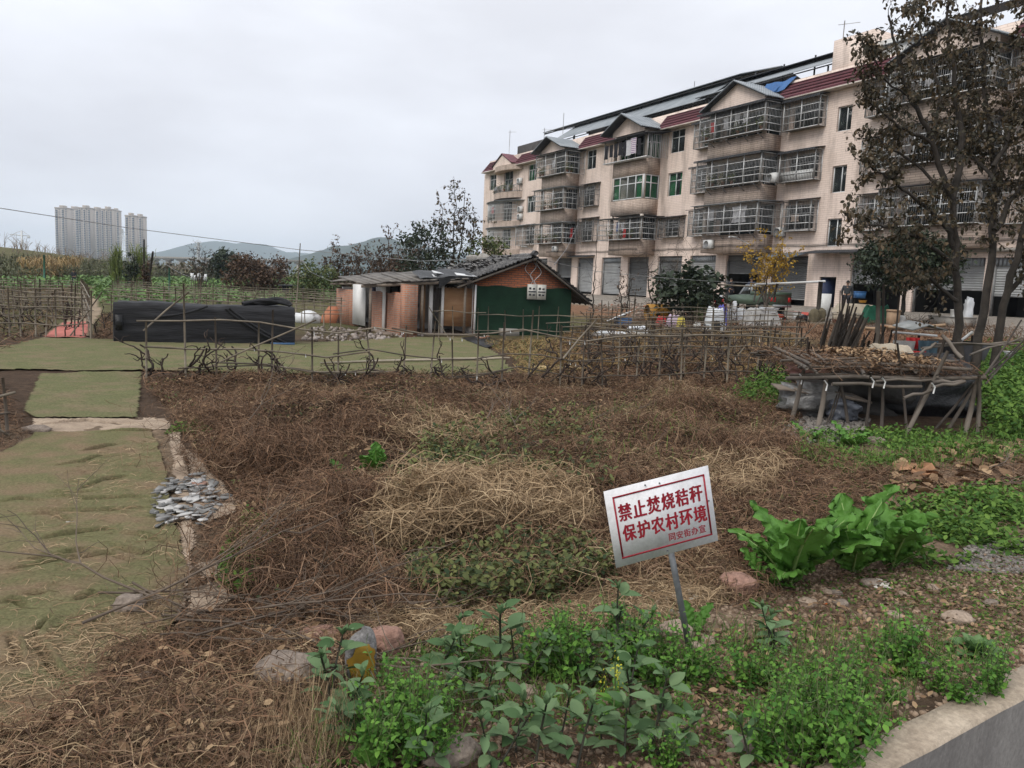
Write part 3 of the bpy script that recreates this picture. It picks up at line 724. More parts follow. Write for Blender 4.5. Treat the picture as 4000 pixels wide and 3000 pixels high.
CARPETS = (P_C1, P_C2, P_C3)
def build_ground():
    ang = np.radians(np.concatenate([np.linspace(-180, -62, 40, endpoint=False), np.linspace(-62, -40, 60, endpoint=False), np.linspace(-40, 40, 420, endpoint=False), np.linspace(40, 62, 60, endpoint=False), np.linspace(62, 180, 41)]))
    rad = np.concatenate([[0.02], np.geomspace(.8, 22, 330), np.geomspace(22.5, 160, 150), np.geomspace(165, 9000, 60)])
    A, Rr = np.meshgrid(ang, rad, indexing='ij'); X = Rr * np.sin(A); Y = Rr * np.cos(A)
    Z = gz(X, Y)
    for P, dmax in zip(CARPETS, (.08, .001, .001)): Z = Z - np.where(inpoly(X, Y, P), np.minimum(dmax, polydist(X, Y, P) * 1.0 + .008), 0)
    T = MB().grid(np.stack([X, Y, Z], -1))
    m = bpy.data.materials.new('earth'); m.use_nodes = True
    o = T.build('ground', m, sm=True); tag(o, kind='structure')
    # ground colours by zone (litter darkened as gap shade, garden soil, dirt path, paving)
    n1 = fbm(X * .9, Y * .9, 31); n2 = fbm(X * 4, Y * 4, 35)
    C = np.empty(X.shape + (4,)); C[..., 3] = 1
    soil = np.array((.28, .205, .145)); litter = np.array((.062, .042, .029)); dirt = np.array((.33, .26, .19)); field = np.array((.105, .10, .048)); pave = np.array((.30, .275, .245)); turf = np.array((.13, .12, .055))
    C[..., :3] = field + (n1 - .5)[..., None] * np.array((.06, .035, .02))
    def mixin(w, c): C[..., :3] = C[..., :3] * (1 - w[..., None]) + np.asarray(c) * w[..., None]
    mixin(smooth((34 - Rr) / 10), litter * 1.25)
    gard = PX((950, 2960), (1000, 2640), (1700, 2500), (2350, 2380), (2900, 2250), (3000, 2080), (3130, 1830), (3300, 1720), (4400, 1700), (4600, 2500), (3000, 3300))
    mixin(np.where(inpoly(X, Y, gard), smooth(polydist(X, Y, gard) / .3), 0) * (.55 + .45 * smooth((n1 - .3) * 3)), soil)
    mixin(np.where(inpoly(X, Y, FIELD), smooth(polydist(X, Y, FIELD) / .5), 0), litter)
    mixin(np.where(inpoly(X, Y, FIELD), smooth((n1 - .5) * 5), 0) * .7, (.21, .135, .085))
    side = PX((-900, 2950), (-800, 1800), (0, 1640), (60, 1660), (680, 1650), (800, 1850), (950, 2100), (930, 2400), (500, 2700), (200, 3000))
    mixin(np.where(inpoly(X, Y, side), smooth(polydist(X, Y, side) / .2), 0), (.20, .15, .105))
    mixin(np.where(inpoly(X, Y, P_PATH), 1., 0) * .9, dirt)
    q = qdist(X, Y)
    mixin(smooth((10 - q) / 2.5) * smooth((q + 3) / 2) * (Y > 0) * smooth((Rr - 18) / 6) * smooth((X + 12) / 8), pave)
    mixin(smooth((17 - q) / 4) * smooth((q - 8) / 2) * (Y > 0) * smooth((Rr - 18) / 6) * smooth((X + 2) / 4) * .8, (.24, .13, .085))
    C[..., :3] *= (.72 + .56 * n2)[..., None]
    at_ = o.data.color_attributes.new('earth_colour', 'FLOAT_COLOR', 'POINT'); at_.data.foreach_set('color', C.reshape(-1).astype(np.float32))
    nt = m.node_tree; N = nt.nodes; L = nt.links; b = N['Principled BSDF']; b.inputs['Roughness'].default_value = .95; b.inputs['Specular IOR Level'].default_value = .1
    a = N.new('ShaderNodeVertexColor'); a.layer_name = 'earth_colour'
    tc = N.new('ShaderNodeTexCoord'); no = N.new('ShaderNodeTexNoise'); no.inputs['Scale'].default_value = 9; no.inputs['Detail'].default_value = 8; no.inputs['Roughness'].default_value = .7; L.new(tc.outputs['Object'], no.inputs['Vector'])
    rp = N.new('ShaderNodeValToRGB'); rp.color_ramp.elements[0].position = .3; rp.color_ramp.elements[0].color = (.5, .5, .5, 1); rp.color_ramp.elements[1].position = .72; rp.color_ramp.elements[1].color = (1.45, 1.4, 1.35, 1); L.new(no.outputs[0], rp.inputs[0])
    mx = N.new('ShaderNodeMix'); mx.data_type = 'RGBA'; mx.blend_type = 'MULTIPLY'; mx.inputs[0].default_value = 1; L.new(a.outputs[0], mx.inputs[6]); L.new(rp.outputs[0], mx.inputs[7]); L.new(mx.outputs[2], b.inputs['Base Color'])
    n3 = N.new('ShaderNodeTexNoise'); n3.inputs['Scale'].default_value = 22; n3.inputs['Detail'].default_value = 8; n3.inputs['Roughness'].default_value = .75; L.new(tc.outputs['Object'], n3.inputs['Vector'])
    bu = N.new('ShaderNodeBump'); bu.inputs['Distance'].default_value = .05; bu.inputs['Strength'].default_value = .9; L.new(n3.outputs[0], bu.inputs['Height']); L.new(bu.outputs[0], b.inputs['Normal'])
build_ground()

# ---------------------------------------------------------------------- carpets on the path
def sheet_on_ground(name, poly, m, step, dz=.02, wr=(), wh=.04, ww=.016, jag=.03, amp=.012, th=None):
    xs = [p[0] for p in poly]; ys = [p[1] for p in poly]
    nx = max(3, int((max(xs) - min(xs)) / step)); ny = max(3, int((max(ys) - min(ys)) / step))
    X, Y = np.meshgrid(np.linspace(min(xs), max(xs), nx), np.linspace(min(ys), max(ys), ny), indexing='ij')
    D = np.where(inpoly(X, Y, poly), 1, -1) * polydist(X, Y, poly) + jag * (fbm(X * 5, Y * 5, 77) - .5) * 2
    Z = gz(X, Y) + dz + amp * (fbm(X * 2.5, Y * 2.5, 71) - .5) * 2
    for line in wr:
        d = np.full(X.shape, 9.); side = np.zeros(X.shape); prog = np.zeros(X.shape)
        n = len(line) - 1
        for i in range(n):
            (x0, y0), (x1, y1) = line[i], line[i + 1]; dx, dy = x1 - x0, y1 - y0; l2 = dx * dx + dy * dy + 1e-9
            t = np.clip(((X - x0) * dx + (Y - y0) * dy) / l2, 0, 1); px, py = x0 + t * dx, y0 + t * dy
            dd = np.hypot(X - px, Y - py); k = dd < d
            d = np.where(k, dd, d); side = np.where(k, Y - py, side); prog = np.where(k, (i + t) / n, prog)
        fade = np.sin(np.pi * np.clip(prog, .02, .98)) ** .6
        Z = Z + wh * fade * np.exp(-((side - ww * .9) / ww) ** 2) * np.exp(-np.maximum(d - ww * 3, 0) / ww) - .085 * fade * np.exp(-(d / (ww * 1.0)) ** 2)
    ok = D > 0
    idx = -np.ones(X.shape, int); f = []
    q = ok[:-1, :-1] & ok[1:, :-1] & ok[1:, 1:] & ok[:-1, 1:]
    i, j = np.nonzero(q); F = np.stack([i * ny + j, (i + 1) * ny + j, (i + 1) * ny + j + 1, i * ny + j + 1], 1)
    used = np.unique(F); mp = np.zeros(nx * ny, int); mp[used] = np.arange(len(used))
    V = np.stack([X, Y, Z], -1).reshape(-1, 3)[used]
    return MB().add(V, mp[F]).build(name, m, sm=True)
M_TURF = mat('worn_green_turf', (.155, .147, .075), (.21, .155, .098), 2.2, .95, bump=.012, bscale=160, spec=.05, detail=12, ramp=(.38, .56), fine=.45, fscale=45)
M_TURF2 = mat('green_turf', (.135, .137, .068), (.185, .15, .092), 1.7, .95, bump=.012, bscale=120, spec=.05, detail=12, ramp=(.34, .55), fine=.45, fscale=28)
M_BURLAP = mat('woven_backing', (.36, .28, .205), (.24, .18, .13), 3.5, .95, bump=.006, bscale=60, fine=.3, fscale=40)
M_REDMAT = mat('faded_red_mat', (.46, .15, .12), (.34, .11, .085), 3, .9, bump=.01, bscale=30)
s6 = lambda *p: [G2(a * .9646, 1400 + b * .9646) for a, b in p]
WR = [s6((310, 540), (420, 505), (520, 485)), s6((180, 560), (330, 577), (600, 566)), s6((130, 620), (330, 627), (620, 614)), s6((0, 582), (90, 576), (180, 584)),
      s6((150, 745), (330, 715), (460, 700)), s6((470, 715), (580, 730), (690, 756)), s6((10, 865), (150, 845), (280, 822), (440, 800), (540, 830)), s6((100, 640), (200, 634), (290, 668)),
      s6((230, 437), (340, 425), (430, 396)), s6((330, 380), (480, 350)), s6((400, 305), (560, 298), (690, 292)), s6((450, 765), (560, 802), (650, 795)), s6((40, 1120), (65, 1190), (80, 1260)),
      s6((150, 1160), (220, 1280), (300, 1335)), s6((280, 1050), (430, 1082)), s6((90, 960), (180, 958)), s6((0, 1000), (60, 990), (105, 1012)), s6((300, 990), (380, 972), (450, 965)), s6((120, 1150), (210, 1052)),
      s6((200, 545), (280, 553), (390, 548)), s6((90, 825), (230, 805), (370, 780))]
def ground_thing(o, label, cat, group=None): return tag(o, label, cat, group)
ground_thing(sheet_on_ground('turf_carpet', P_C1, M_TURF, .0125, wr=WR, amp=.02), 'wrinkled faded green turf carpet running down the path in the near left', 'carpet')
ground_thing(sheet_on_ground('turf_carpet', P_C2, M_TURF2, .04, amp=.02, dz=.03), 'square green turf carpet piece between the tan strip and the seam across the path', 'carpet')
ground_thing(sheet_on_ground('turf_carpet', P_C3, M_TURF2, .08, amp=.02, dz=.035), 'wide green turf carpet spread in front of the black netted box', 'carpet')
ground_thing(sheet_on_ground('floor_mat', P_RED, M_REDMAT, .08, amp=.02, dz=.03), 'faded red mat lying across the dirt path on the left', 'mat')
ground_thing(sheet_on_ground('backing_sheet', P_TAN, M_BURLAP, .03, amp=.03, dz=.015, wr=[PX((150, 1668), (340, 1650), (560, 1662))], wh=.04), 'tan upturned carpet backing crossing the path between two green pieces', 'sheet')
for k, (pts, lab) in enumerate((
        (((655, 1695), (705, 1690), (748, 1880), (765, 2070), (755, 2260), (710, 2440), (655, 2445), (700, 2250), (695, 2050)), 'long narrow tan backing strip along the right edge of the wrinkled carpet'),
        (((715, 1745), (790, 1800), (865, 1890), (945, 1965), (930, 2015), (768, 2065), (745, 1880)), 'tan backing flap with ragged edge above the slate shards'),
        (((760, 2215), (905, 2195), (870, 2275), (762, 2282)), 'small tan backing scrap beside the parsley-like green weeds'),
        (((735, 2325), (850, 2290), (930, 2360), (870, 2412), (725, 2438)), 'tan backing scrap under the dry branches near the carpet corner'))):
    ground_thing(sheet_on_ground('backing_sheet', PX(*pts), M_BURLAP, .025, amp=.03, dz=.012 + .012 * k), lab, 'sheet', 'tan sheets along the path')

# ---------------------------------------------------------------------- low concrete wall, bottom right
wl = thing('concrete_wall', 'low grey concrete retaining wall edging the vegetable bed at bottom right', 'wall', (WALL_A[0], WALL_A[1], 0), math.atan2(WDIR[1], WDIR[0]))
xs = np.linspace(-6, 9, 120)
M_WALLC = mat('wall_concrete', (.30, .285, .265), (.17, .16, .15), 1.6, .9, bump=.006, bscale=40, detail=10, stretch=(1, 1, .35), fine=.25, fscale=30)
M_COPE = mat('wall_top', (.42, .35, .27), (.30, .24, .18), 3.5, .9, bump=.008, bscale=40, detail=10, fine=.35, fscale=30)
def edge(y, z, s): return np.stack([xs, y + .006 * (vnoise(xs * 9, xs * 0, s) - .5), z + .008 * (vnoise(xs * 7, xs * 0, s + 1) - .5)], 1)
MB().grid(np.stack([edge(.0, -1.2, 1), edge(.0, .045, 2)])).build('face', M_WALLC, wl)
MB().grid(np.stack([edge(.0, .045, 2), edge(.012, .06, 3), edge(.17, .062, 4), edge(.18, -.3, 5)])).build('coping', M_COPE, wl)
for o in wl.children: pass

# ====================================================================== litter and dry growth (nobody could count it)
def strip(L, w, bend, seg=3, twist=0.0, cross=False):
    t = np.linspace(0, 1, seg + 1); x = L * (t - .5); z = bend * L * (1 - (2 * t - 1) ** 2); y = twist * L * np.sin(t * 3.0)
    ww = w * (1 - .45 * t)
    v = np.concatenate([np.stack([x, y - ww / 2, z], 1), np.stack([x, y + ww / 2, z], 1)]); n = seg + 1
    return v, [(i, i + 1, n + i + 1, n + i) for i in range(seg)]
def spread(poly, n, s=None, thr=0.0, seed=3, sc=1.0, near_bias=0.0):
    """random ground points inside a polygon, optionally thinned by noise"""
    xs = [p[0] for p in poly]; ys = [p[1] for p in poly]; out = []
    got = 0
    for _ in range(60):
        x = rng.uniform(min(xs), max(xs), n); y = rng.uniform(min(ys), max(ys), n); k = inpoly(x, y, poly)
        if near_bias: k &= rng.random(n) < (min(ys) / y) ** near_bias
        if thr: k &= fbm(x * sc, y * sc, seed) > thr + rng.uniform(-.12, .12, n)
        out.append(np.stack([x[k], y[k]], 1)); got += k.sum()
        if got > n: break
    p = np.concatenate(out)[:n]
    return p
def offcarpet(p, polys): 
    k = np.ones(len(p), bool)
    for P in polys: k &= ~inpoly(p[:, 0], p[:, 1], P)
    return p[k]
def lay(mb, p, L, w, lift=(0, .03), tilt=.25, bend=.12, twist=.25, jitter=.5):
    n = len(p); z = gz(p[:, 0], p[:, 1]) + rng.uniform(lift[0], lift[1], n)
    pos = np.stack([p[:, 0], p[:, 1], z], 1); nv = 5; grp = rng.integers(0, nv, n)
    for g in range(nv):
        k = grp == g
        tv, tf = strip(1, w / L, rng.uniform(-bend * .3, bend), 3, rng.uniform(-twist, twist))
        rr = rotm(rng.uniform(0, 6.283, k.sum()), rng.normal(0, tilt, k.sum()), rng.uniform(-.9, .9, k.sum()))
        mb.scatter(tv, tf, pos[k], rr, L * rng.uniform(1 - jitter, 1 + jitter, k.sum()))
    return mb
DRY = dict(rough=.9, island=True, spec=.15)
M_STALK = mat('dead_stalks', (.27, .185, .12), (.045, .030, .021), ramp=(0, 1), extra=((.45, (.115, .068, .043)), (.8, (.20, .115, .068))), **DRY)
M_STRAW = mat('pale_straw', (.46, .345, .215), (.16, .11, .068), ramp=(0, 1), extra=((.6, (.29, .20, .115)),), **DRY)
M_LEAFD = mat('dead_leaves', (.36, .25, .15), (.11, .07, .045), ramp=(0, 1), extra=((.5, (.22, .14, .08)),), **DRY)
M_WEED = mat('weed_leaves', (.15, .25, .05), (.04, .10, .022), ramp=(0, 1), rough=.7, spec=.12, island=True, trans=.2)
M_IVY = mat('dull_ivy_leaves', (.075, .105, .045), (.025, .045, .022), ramp=(0, 1), rough=.7, spec=.12, island=True, trans=.15, extra=((.85, (.16, .17, .06)),))
M_TWIG = mat('dry_twigs', (.16, .125, .095), (.07, .052, .04), rough=.9, island=True, ramp=(0, 1))
LEAFV = [(-.5, 0, 0), (-.15, -.26, .05), (.25, -.2, .03), (.5, 0, -.04), (.25, .2, .03), (-.15, .26, .05)]; LEAFF = [(0, 1, 2, 3), (0, 3, 4, 5)]

mb = MB(); A_ = FIELD + []
A2 = PX((2700, 2300), (2900, 2150), (3000, 1950), (3080, 1800), (3200, 1760), (3500, 1880), (3200, 2100), (3050, 2230), (2950, 2400))
lay(mb, spread(A_, 52000, thr=.44, seed=41, sc=.8, near_bias=.8), .26, .0055, (0, .13), .42, bend=.3, twist=.5)
lay(mb, spread(A_, 46000, near_bias=.8), .2, .005, (0, .06), .32, bend=.25, twist=.45)
lay(mb, spread(A2, 9000), .2, .005, (0, .06), .32, bend=.25, twist=.45)
for (px, py, n, hh) in ((1050, 1830, 5000, .5), (1250, 1760, 3500, .35), (900, 1700, 2500, .4), (2150, 1830, 4500, .4), (1350, 2080, 2500, .3), (2500, 1950, 3500, .3), (2900, 1800, 4000, .35), (1180, 2260, 3500, .32), (1700, 1600, 3000, .25), (2650, 1640, 3000, .3), (2250, 2080, 2500, .3), (2050, 2200, 2500, .25)):
    x, y = G2(px, py); q = np.stack([x + rng.normal(0, .42, n), y + rng.normal(0, .5, n)], 1); k = np.exp(-(((q[:, 0] - x) / .6) ** 2 + ((q[:, 1] - y) / .7) ** 2))
    lay(mb, q[rng.random(n) < .3 + k], .24, .005, (0, hh * .8), .7, bend=.35, twist=.6)
tag(mb.build('dead_stalks', M_STALK), 'brown mat of tangled dead weed stalks covering the fallow field', 'dead weeds', kind='stuff')
mb = MB(); lay(mb, spread(A_, 12000, thr=.55, seed=51, sc=.9, near_bias=.7), .24, .0045, (.03, .16), .42, bend=.3, twist=.5)
heap = PX((1400, 2210), (1500, 2110), (1750, 1980), (2000, 1930), (2200, 1990), (2300, 2100), (2250, 2170), (2100, 2150), (1800, 2170), (1600, 2240))
lay(mb, spread(heap, 13000), .36, .0062, (.08, .34), .45, bend=.35, twist=.5)
lay(mb, spread(PX((1500, 1720), (1750, 1640), (2000, 1680), (1950, 1760), (1650, 1790)), 1700), .3, .006, (.03, .2), .4, bend=.3)
lay(mb, spread(PX((2700, 1830), (2950, 1760), (3080, 1850), (3000, 1960), (2800, 2000), (2650, 1930)), 1500), .28, .006, (.02, .2), .4, bend=.3)
lay(mb, spread(PX((1500, 2380), (2350, 2320), (2800, 2200), (2950, 2300), (2600, 2450), (2000, 2520), (1350, 2520)), 11000), .16, .0038, (.0, .05), .3, bend=.25, twist=.4)
lay(mb, spread(A2, 2500), .18, .0045, (0, .05), .3)
tag(mb.build('straw_heap', M_STRAW), 'pale straw heaped over the middle of the fallow field', 'straw', kind='stuff')
mb = MB(); near = PX((-600, 3150), (-300, 2960), (120, 2860), (300, 2740), (450, 2560), (900, 2400), (1400, 2420), (1600, 2520), (1250, 2700), (1050, 2980), (1000, 3150))
lay(mb, spread(near, 34000), .08, .0028, (0, .02), .22, jitter=.8, twist=.4)
lay(mb, spread(near, 6000, thr=.45, seed=19, sc=1.6), .15, .003, (0, .05), .25, jitter=.8, twist=.5)
lay(mb, spread(PX((-400, 3000), (0, 2300), (300, 1800), (640, 1700), (740, 2200), (640, 2500), (300, 2800)), 2600), .07, .003, (.02, .035), .08, jitter=.8)
lay(mb, spread(PX((-400, 3000), (100, 2500), (700, 2300), (640, 2500), (300, 2800)), 2200), .09, .003, (.02, .04), .1, jitter=.8)
tag(mb.build('straw_litter', M_STRAW), 'dry straw litter scattered over the bottom left of the plot', 'straw', kind='stuff')
mb = MB(); lay(mb, spread(near, 10000), .10, .003, (0, .03), .28, jitter=.8, twist=.5); lay(mb, spread(near, 5000), .2, .004, (0, .07), .35, jitter=.7, twist=.5)
lay(mb, spread(PX((3000, 2500), (2950, 2350), (3300, 2230), (4200, 2140), (4200, 2500), (3700, 2680), (3300, 2700)), 5000), .09, .003, (0, .02), .2, jitter=.8); lay(mb, spread(PX((1150, 3050), (1400, 2560), (2400, 2430), (3000, 2500), (3500, 2800), (3000, 3050)), 5000), .08, .003, (0, .02), .2, jitter=.8)
lay(mb, offcarpet(spread(PX((-800, 2500), (-500, 1700), (0, 1500), (120, 1700), (0, 2000)), 6000), CARPETS), .18, .005, (0, .06), .35)
lay(mb, spread(PX((640, 1690), (800, 1820), (960, 2020), (930, 2400), (700, 2440), (780, 2200), (770, 2050), (700, 1750)), 2600), .12, .0035, (0, .04), .25)
lay(mb, spread(PX((3050, 1900), (3300, 1780), (4100, 1760), (4200, 1950), (3600, 2050), (3200, 2150)), 5000), .22, .006, (0, .05), .3)
tag(mb.build('dry_stems', M_STALK), 'thin brown stems mixed through the straw litter', 'dead weeds', kind='stuff')

# dead leaves and husks
mb = MB()
for poly, n, s in ((A_, 9000, .06), (near, 900, .045), (PX((3300, 1900), (3700, 1740), (4100, 1740), (4100, 1900), (3700, 1980)), 420, .13), (PX((2700, 2500), (3500, 2300), (4000, 2350), (3900, 2600), (3300, 2950), (2700, 2900)), 900, .035)):
    p = spread(poly, n, near_bias=.6); z = gz(p[:, 0], p[:, 1]) + rng.uniform(.01, .09, len(p))
    mb.scatter(LEAFV, LEAFF, np.column_stack([p, z]), rand_rot(len(p), .7), s * rng.uniform(.6, 1.5, len(p)))
tag(mb.build('dead_leaves', M_LEAFD), 'curled dead leaves strewn over the field and bed', 'dead leaves', kind='stuff')

# low ivy and weeds creeping over the mounds
mb = MB()
def weedpatch(mb, poly, n, s, h, thr=0):
    p = spread(poly, n, thr=thr, seed=61, sc=1.3, near_bias=.5); z = gz(p[:, 0], p[:, 1]) + rng.uniform(.01, h, len(p)) * rng.random(len(p)) ** .6
    mb.scatter(LEAFV, LEAFF, np.column_stack([p, z]), rand_rot(len(p), .8), s * rng.uniform(.6, 1.4, len(p)))
weedpatch(mb, PX((1600, 2350), (1560, 2230), (1900, 2170), (2300, 2190), (2420, 2300), (2100, 2400), (1750, 2420)), 7500, .05, .3)
weedpatch(mb, PX((1500, 1960), (1650, 1740), (2000, 1650), (2350, 1760), (2400, 2000), (2150, 2020), (1800, 1930)), 8000, .055, .42, .42)
weedpatch(mb, A_, 6000, .045, .15, .56)
tag(mb.build('ivy_ground_cover', M_IVY), 'dull green ivy and weeds creeping over the mounds in the field', 'ground cover', kind='stuff')
mb = MB()
for _pl, _n, _len in (((( 1100, 3000), (1300, 2600), (2400, 2440), (3300, 2480), (3900, 2560), (3300, 3000)), 2200, .14), (((3050, 1800), (3300, 1690), (4200, 1700), (4200, 1800), (3300, 1880)), 1800, .22), (((2600, 1900), (1500, 1600), (2900, 1520), (3050, 1750)), 900, .25)):
    q_ = spread(PX(*_pl), _n, thr=.42, seed=66, sc=1.4); b0_ = strip(1, .03, .15, 3); mb.scatter(b0_[0] + [.5, 0, 0], b0_[1], np.column_stack([q_, gz(q_[:, 0], q_[:, 1])]), rotm(rng.uniform(0, 6.28, len(q_)), -rng.uniform(.5, 1.5, len(q_)), 0), _len * rng.uniform(.4, 1.2, len(q_)))
weedpatch(mb, A2, 900, .05, .08, .5); weedpatch(mb, PX((3000, 2100), (3300, 1900), (3600, 1900), (3400, 2100), (3100, 2230)), 900, .05, .1, .45)
weedpatch(mb, PX((3050, 1800), (3150, 1700), (3500, 1680), (3900, 1690), (4200, 1720), (4100, 1790), (3500, 1820), (3300, 1870)), 5200, .06, .14, .38)
weedpatch(mb, PX((880, 2170), (960, 2020), (1060, 2080), (1130, 2150), (1030, 2230), (980, 2340), (830, 2330)), 2400, .035, .16, .0)
weedpatch(mb, PX((780, 1700), (640, 1700), (760, 1640), (830, 1700)), 350, .05, .1)
weedpatch(mb, PX((3850, 1480), (4300, 1350), (4600, 1500), (4600, 1760), (3900, 1720), (3800, 1600)), 26000, .085, .8)
weedpatch(mb, PX((3500, 1480), (3600, 1400), (4000, 1380), (4100, 1480), (3800, 1500)), 5000, .085, .6, .25)
weedpatch(mb, PX((2860, 1580), (2960, 1480), (3090, 1500), (3060, 1620)), 2600, .06, .5)
weedpatch(mb, PX((2550, 1900), (2750, 1600), (2900, 1640), (2800, 1900)), 900, .05, .12, .5)
weedpatch(mb, PX((3300, 2120), (3500, 1990), (4100, 1880), (4300, 2100), (4000, 2180), (3600, 2230)), 5200, .06, .2, .36)
weedpatch(mb, PX((2950, 2480), (3000, 2300), (3400, 2230), (4200, 2160), (4200, 2450), (3700, 2620), (3300, 2560)), 4200, .026, .03, .36)
weedpatch(mb, PX((1100, 2950), (1400, 2600), (2300, 2440), (3200, 2560), (3500, 2800), (3100, 3050), (1200, 3100)), 6500, .024, .05, .3)
tag(mb.build('low_weeds', M_WEED), 'low green weeds and seedlings carpeting the bed and the corner by the platform', 'ground cover', kind='stuff')

# soil clods and pebbles in the bed
CLV = np.array([(1, 0, 0), (0, 1, 0), (-1, 0, 0), (0, -1, 0), (.1, .1, .75), (0, 0, -.6), (.65, .6, .3), (-.6, .65, .25), (-.65, -.6, .3), (.6, -.65, .2)]) * .5
CLF = [(0, 6, 4), (6, 1, 4), (1, 7, 4), (7, 2, 4), (2, 8, 4), (8, 3, 4), (3, 9, 4), (9, 0, 4), (6, 0, 5), (1, 6, 5), (7, 1, 5), (2, 7, 5), (8, 2, 5), (3, 8, 5), (9, 3, 5), (0, 9, 5)]
mb = MB(); bed = PX((1150, 2980), (1300, 2560), (2400, 2420), (3000, 2200), (4200, 2150), (4300, 2480), (3300, 2990), (2800, 3150), (1200, 3150))
p = spread(bed, 9000); mb.scatter(CLV, CLF, np.column_stack([p, gz(p[:, 0], p[:, 1])]), rand_rot(len(p), 1), .022 * rng.uniform(.4, 1.9, len(p)) ** 1.3)
tag(mb.build('soil_clods', mat('soil_clods', (.36, .265, .19), (.18, .125, .085), island=True, ramp=(0, 1), rough=.95)), 'crumbled brown soil clods over the vegetable bed', 'soil', kind='stuff')
mb = MB(); p = spread(PX((3050, 1690), (3150, 1620), (3400, 1640), (3350, 1720), (3150, 1750)), 900); mb.scatter(CLV, CLF, np.column_stack([p, gz(p[:, 0], p[:, 1]) + .01]), rand_rot(len(p), 1), .07 * rng.uniform(.5, 1.6, len(p)))
p = spread(PX((3700, 2230), (3780, 2140), (4050, 2110), (4100, 2220), (3950, 2250)), 900); mb.scatter(CLV, CLF, np.column_stack([p, gz(p[:, 0], p[:, 1]) + .01]), rand_rot(len(p), 1), .035 * rng.uniform(.5, 1.6, len(p)))
tag(mb.build('gravel', mat('grey_gravel', (.25, .225, .20), (.11, .10, .09), island=True, ramp=(0, 1))), 'grey rubble gravel beside the pole platform and at the right edge', 'gravel', kind='stuff')
# ====================================================================== signboard
M_SIGNW = mat('sign_white_paint', (.76, .76, .775), (.60, .59, .585), 9, .6, spec=.1, detail=12, ramp=(.25, .5), fine=.12, fscale=50)
M_SIGNR = mat('sign_red_paint', (.34, .018, .035), (.27, .02, .03), 9, .5)
M_STEEL = mat('galvanised_steel', (.20, .21, .22), (.13, .135, .14), 14, .5, metal=.3)
tl, tr, br_, bl = [np.array(at(*p)) for p in ((2350, 1922, 4.0), (2753, 1823, 4.12), (2818, 2107, 4.16), (2415, 2218, 4.04))]
ux = ((tr - tl) + (br_ - bl)) / 2; W_ = np.linalg.norm(ux); ux /= W_
vy = ((tl - bl) + (tr - br_)) / 2; vy -= ux * (vy @ ux); H_ = np.linalg.norm(vy); vy /= H_
nz = np.cross(ux, vy); cen = (tl + tr + br_ + bl) / 4
sg = bpy.data.objects.new('warning_sign', None); COL.objects.link(sg)
sg.matrix_world = Matrix(((ux[0], vy[0], nz[0], cen[0]), (ux[1], vy[1], nz[1], cen[1]), (ux[2], vy[2], nz[2], cen[2]), (0, 0, 0, 1)))
tag(sg, 'tilted white sign with red Chinese lettering on a grey steel post in the bed', 'sign')
bd = MB().box(-W_ / 2, W_ / 2, -H_ / 2, H_ / 2, -.004, 0).build('board', M_SIGNW, sg)
def bxy(s, t): return ((s - .5) * W_, (.5 - t) * H_)
fr = MB(); x0, y1 = bxy(.068, .093); x1, y0 = bxy(.952, .905); t = .0095
fr.box(x0, x1, y0, y0 + t, .0005, .0014); fr.box(x0, x1, y1 - t, y1, .0005, .0014); fr.box(x0, x0 + t, y0 + t, y1 - t, .0005, .0014); fr.box(x1 - t, x1, y0 + t, y1 - t, .0005, .0014)
fr.build('red_border', M_SIGNR, bd)
for txt, s0, s1, tc_, hh, wt in (('禁止焚烧秸秆', .163, .848, .318, .215, .0075), ('保护农村环境', .173, .861, .59, .215, .0075), ('同安街办宣', .565, .862, .79, .10, .002)):
    n = len(txt)
    for i, ch in enumerate(txt):
        cu = bpy.data.curves.new('lettering', 'FONT'); cu.body = ch; cu.size = 1; cu.resolution_u = 3
        ob = bpy.data.objects.new('tmp', cu); COL.objects.link(ob)
        me = bpy.data.meshes.new_from_object(ob.evaluated_get(bpy.context.evaluated_depsgraph_get()))
        bpy.data.objects.remove(ob)
        co = np.empty(len(me.vertices) * 3, np.float32); me.vertices.foreach_get('co', co); co = co.reshape(-1, 3)
        mn, mx_ = co.min(0), co.max(0); c = (mn + mx_) / 2; s = s0 + (s1 - s0) * i / (n - 1)
        cx, cy = bxy(s, tc_); ph = hh * H_; pw = (s1 - s0) / (n - 1) * W_ * .86
        sz = max(mx_[1] - mn[1], mx_[0] - mn[0], .9)
        co = (co - c); co[:, 0] *= pw / sz; co[:, 1] *= ph / sz; co[:, 0] += cx; co[:, 1] += cy
        tri = MB(); f = [tuple(q.vertices) for q in me.polygons]
        for j, (dx, dy) in enumerate(((0, 0), (1, 0), (-1, 0), (0, 1), (0, -1), (.7, .7), (-.7, .7), (.7, -.7), (-.7, -.7))):
            c2 = co.copy(); c2[:, 0] += dx * wt * H_; c2[:, 1] += dy * wt * H_ * .6; c2[:, 2] = .0010 + .00004 * j; tri.add(c2, f)
        bpy.data.meshes.remove(me); tri.build('lettering', M_SIGNR, bd)
inv = np.array(sg.matrix_world.inverted())
base = np.array(G(2722, 2575) + (1,)); base[2] -= .12
pb = inv @ base; ptop = np.array([.0 + .02 * W_, H_ * .30, -.018])
pl = MB(); d = pb[:3] - ptop; a_ = np.array([.017, 0, 0])
pl.bar(ptop, pb[:3], .034, .004); pl.bar(ptop + a_ * .95 + [0, 0, -.017], pb[:3] + a_ * .95 + [0, 0, -.017], .004, .034)
pl.build('post', M_STEEL, sg)
sc_ = MB()
for s, t_ in ((.385, .045), (.52, .065), (.47, .52), (.5, .955), (.96, .45)):
    x, y = bxy(s, t_); sc_.tube([(x, y, -.001), (x, y, .004)], .0045, 8)
